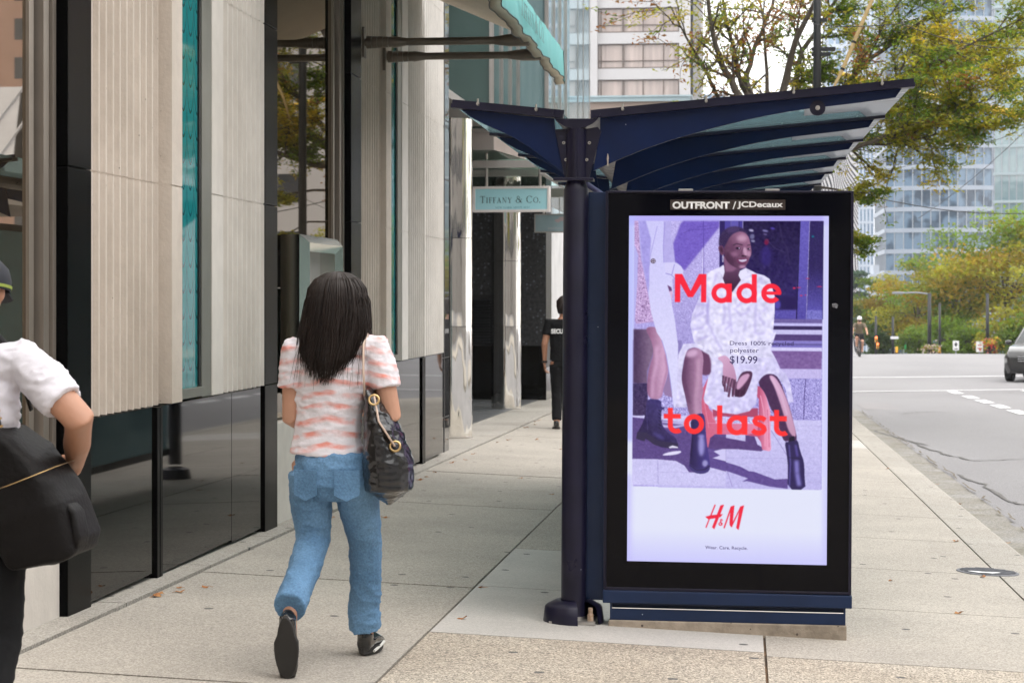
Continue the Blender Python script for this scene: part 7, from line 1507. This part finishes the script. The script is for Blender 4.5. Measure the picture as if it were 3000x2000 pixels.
# parked white car and cones at the bottom of the hill are hidden by the crest; a pale kiosk roof shows
a, d = at(2520, 790, 260), at(2590, 1000, 260)
kb = empty('corner_block', (a.x, a.y, gz(a.x, a.y))); tag(kb, 'small white stepped block half hidden by trees at the foot of the gridded tower', 'building')
x0, x1, zt = at(2550, 776, 260).x, at(2583, 776, 260).x, at(2565, 776, 260).z
to(MB().box(x0, x1, a.y, a.y + 8, -16, zt - 1.2).box(x0 + .4, x1 - .3, a.y + .5, a.y + 7.5, zt - 1.2, zt).build('wall', M['tower_white']), kb)
b = MB()
for i in range(3): b.box(x0 + .2 + .45 * i, x0 + .5 + .45 * i, a.y - .03, a.y, zt - 3.2, zt - 1.7)
to(b.build('window', M['tower_glass2']), kb)

# ------------------------------------------------------------------ what the glass and polish reflect: the other side of the street
def block(name, label, x0, x1, y0, y1, z1, wall, win, px=3.2, pz=3.4, fx=.5, fz=.5, faces=('-x', '-y')):
    o = empty(name, ((x0 + x1) / 2, (y0 + y1) / 2, 0)); tag(o, label, 'building'); z0 = -3
    to(MB().box(x0, x1, y0, y1, z0 - 20, z1).build('wall', wall), o); b = MB()
    for f in faces:
        L0, L1 = (y0, y1) if 'x' in f else (x0, x1); n = int((L1 - L0) / px)
        for i in range(n):
            for j in range(int((z1 - 2) / pz)):
                u0 = L0 + (i + .5 - fx / 2) * px; u1 = u0 + px * fx; w0 = 3 + (j + .5 - fz / 2) * pz; w1 = w0 + pz * fz
                if f == '-x': b.box(x0 - .03, x0 - .005, u0, u1, w0, w1)
                elif f == '+x': b.box(x1 + .005, x1 + .03, u0, u1, w0, w1)
                elif f == '+y': b.box(u0, u1, y1 + .005, y1 + .03, w0, w1)
                else: b.box(u0, u1, y0 - .03, y0 - .005, w0, w1)
    w = to(b.build('window_grid', win), o); w['kind'] = 'stuff'
    return o
M['pink_stone'] = mat('pink_stone', (.50, .33, .26), .8, var=.06, vscale=.5); M['grey_stone'] = mat('grey_stone', (.30, .28, .26), .8, var=.08, vscale=.4); M['dark_win'] = mat('dark_win', (.03, .035, .045), .05, ior=1.7)
block('pink_tower', 'pink stone tower with square dark windows, mirrored in the nearest shop glass', 46, 84, 182, 205, 70, M['pink_stone'], M['dark_win'], 6.0, 3.7, .5, .55)
block('pale_tower', 'pale pinkish stone tower mirrored behind the tree in the middle shop glass', 19.5, 30, 122, 140, 55, M['hotel_white'], M['dark_win'], 4.6, 3.6, .4, .5)
block('office_block', 'grey office block across the street behind the camera side', 46, 70, -80, 52, 24, M['grey_stone'], M['dark_win'], 4, 3.6, .6, .5)
block('darkening_block', 'unseen stone block added behind the camera to darken reflections', -40, 70, -75, -45, 34, M['grey_stone'], M['dark_win'], 4, 3.6, .6, .5, ('+y',))  # added out of view so the black bezel mirrors something dark
pv = empty('station_pavilion', (21, 60, 0)); tag(pv, 'pavilion with standing-seam metal roof across the junction, mirrored in the shop glass', 'pavilion')
M['zinc'] = mat('zinc', (.50, .52, .56), .45, .5, var=.06, vscale=1)
to(MB().hexa([(14.6, 55, 5.1), (30, 55, 5.1), (30, 60, 8.0), (16.2, 60, 8.0), (14.6, 55, 5.25), (30, 55, 5.25), (30, 60, 8.15), (16.2, 60, 8.15)]).hexa([(14.6, 66, 5.1), (30, 66, 5.1), (30, 60.01, 8.0), (16.2, 60.01, 8.0), (14.6, 66, 5.25), (30, 66, 5.25), (30, 60.01, 8.15), (16.2, 60.01, 8.15)]).build('roof', M['zinc']), pv)
b = MB()
for k in range(18): x = 15.2 + .85 * k; b.hexa([(x, 55, 5.25), (x + .05, 55, 5.25), (x + .05, 60, 8.15), (x, 60, 8.15), (x, 55, 5.34), (x + .05, 55, 5.34), (x + .05, 60, 8.24), (x, 60, 8.24)])
to(b.build('seam', M['zinc']), pv)
b = MB(); b.box(15.2, 30, 56, 65, 4.3, 5.08)
for x in (16, 20, 24, 28): b.box(x, x + .5, 56.3, 56.8, -3, 4.3)
to(b.build('wall', M['grey_stone']), pv)
zb2 = MB(); zb2.box(25.5, 33, 150, 151, -10, 24); tag(zb2.build('striped_building', M['zebra'] if 'zebra' in M else bpy.data.materials['zebra']), 'second wall of wavy black and white lines, seen mirrored in the middle shop glass', 'building')

# ------------------------------------------------------------------ fallen leaves
M['dry_leaf'] = mat('dry_leaf', (.30, .11, .035), .8, c2=(.40, .2, .07), cscale=30); lr = np.random.default_rng(5); protos = []
for k in range(3):
    t = np.linspace(0, 2 * math.pi, 11)[:-1]; b = MB(); rr = .022 + .008 * np.cos(5 * t + k); ring_ = [(1.35 * r * math.cos(a), r * math.sin(a), .006 + .007 * math.sin(2 * a + k)) for r, a in zip(rr, t)]
    b.add([(0, 0, .004)] + ring_, [(0, 1 + i, 1 + (i + 1) % 10) for i in range(10)]); b.tube([(-.026, 0, .006), (-.05, .004, .004)], .0012, 4); protos.append(b)
spots = [(-2.86 + abs(lr.normal(0, .07)), y) for y in lr.uniform(8.5, 30, 24)] + [(lr.uniform(-2.7, -.9), y) for y in lr.uniform(16, 32, 18)] + [(lr.uniform(-2.5, .3), y) for y in lr.uniform(7.2, 14, 3)] + [(lr.uniform(.7, 2.2), y) for y in lr.uniform(9.5, 24, 10)] + [(1.9 + abs(lr.normal(0, .06)), y) for y in lr.uniform(11, 26, 16)]
first = {}
for i, (x, y) in enumerate(spots):
    k = i % 3; z = gz(x, y) if x < 1.88 else roadz(x, y) + .02
    if x < -2.9: z += .012
    o = first[k].copy() if k in first else protos[k].build('fallen_leaf', M['dry_leaf'])
    if k in first: col.objects.link(o)
    first.setdefault(k, o); o.name = 'fallen_leaf'; o.location = (x, y, z + .002); o.rotation_euler = (lr.normal(0, .12), lr.normal(0, .12), lr.uniform(0, 6.3)); s = lr.uniform(.55, 1.0); o.scale = (s, s, s)
    tag(o, 'small dry orange leaf lying flat on the street', 'leaf', 'fallen leaves on the street')

# ------------------------------------------------------------------ the light haze of the grey day
hz_ = MB().box(-260, 260, -90, 640, -40, 140).build('haze', None); hz_.data.materials.clear()
hm_ = bpy.data.materials.new('haze_air'); hm_.use_nodes = True; nt = hm_.node_tree; nt.nodes.clear(); o_ = N(nt, 'OutputMaterial'); v_ = N(nt, 'VolumePrincipled'); v_.inputs['Color'].default_value = (.86, .92, 1, 1); v_.inputs['Density'].default_value = .00035; v_.inputs['Anisotropy'].default_value = .1
nt.links.new(v_.outputs[0], o_.inputs['Volume']); hz_.data.materials.append(hm_); tag(hz_, kind='stuff')
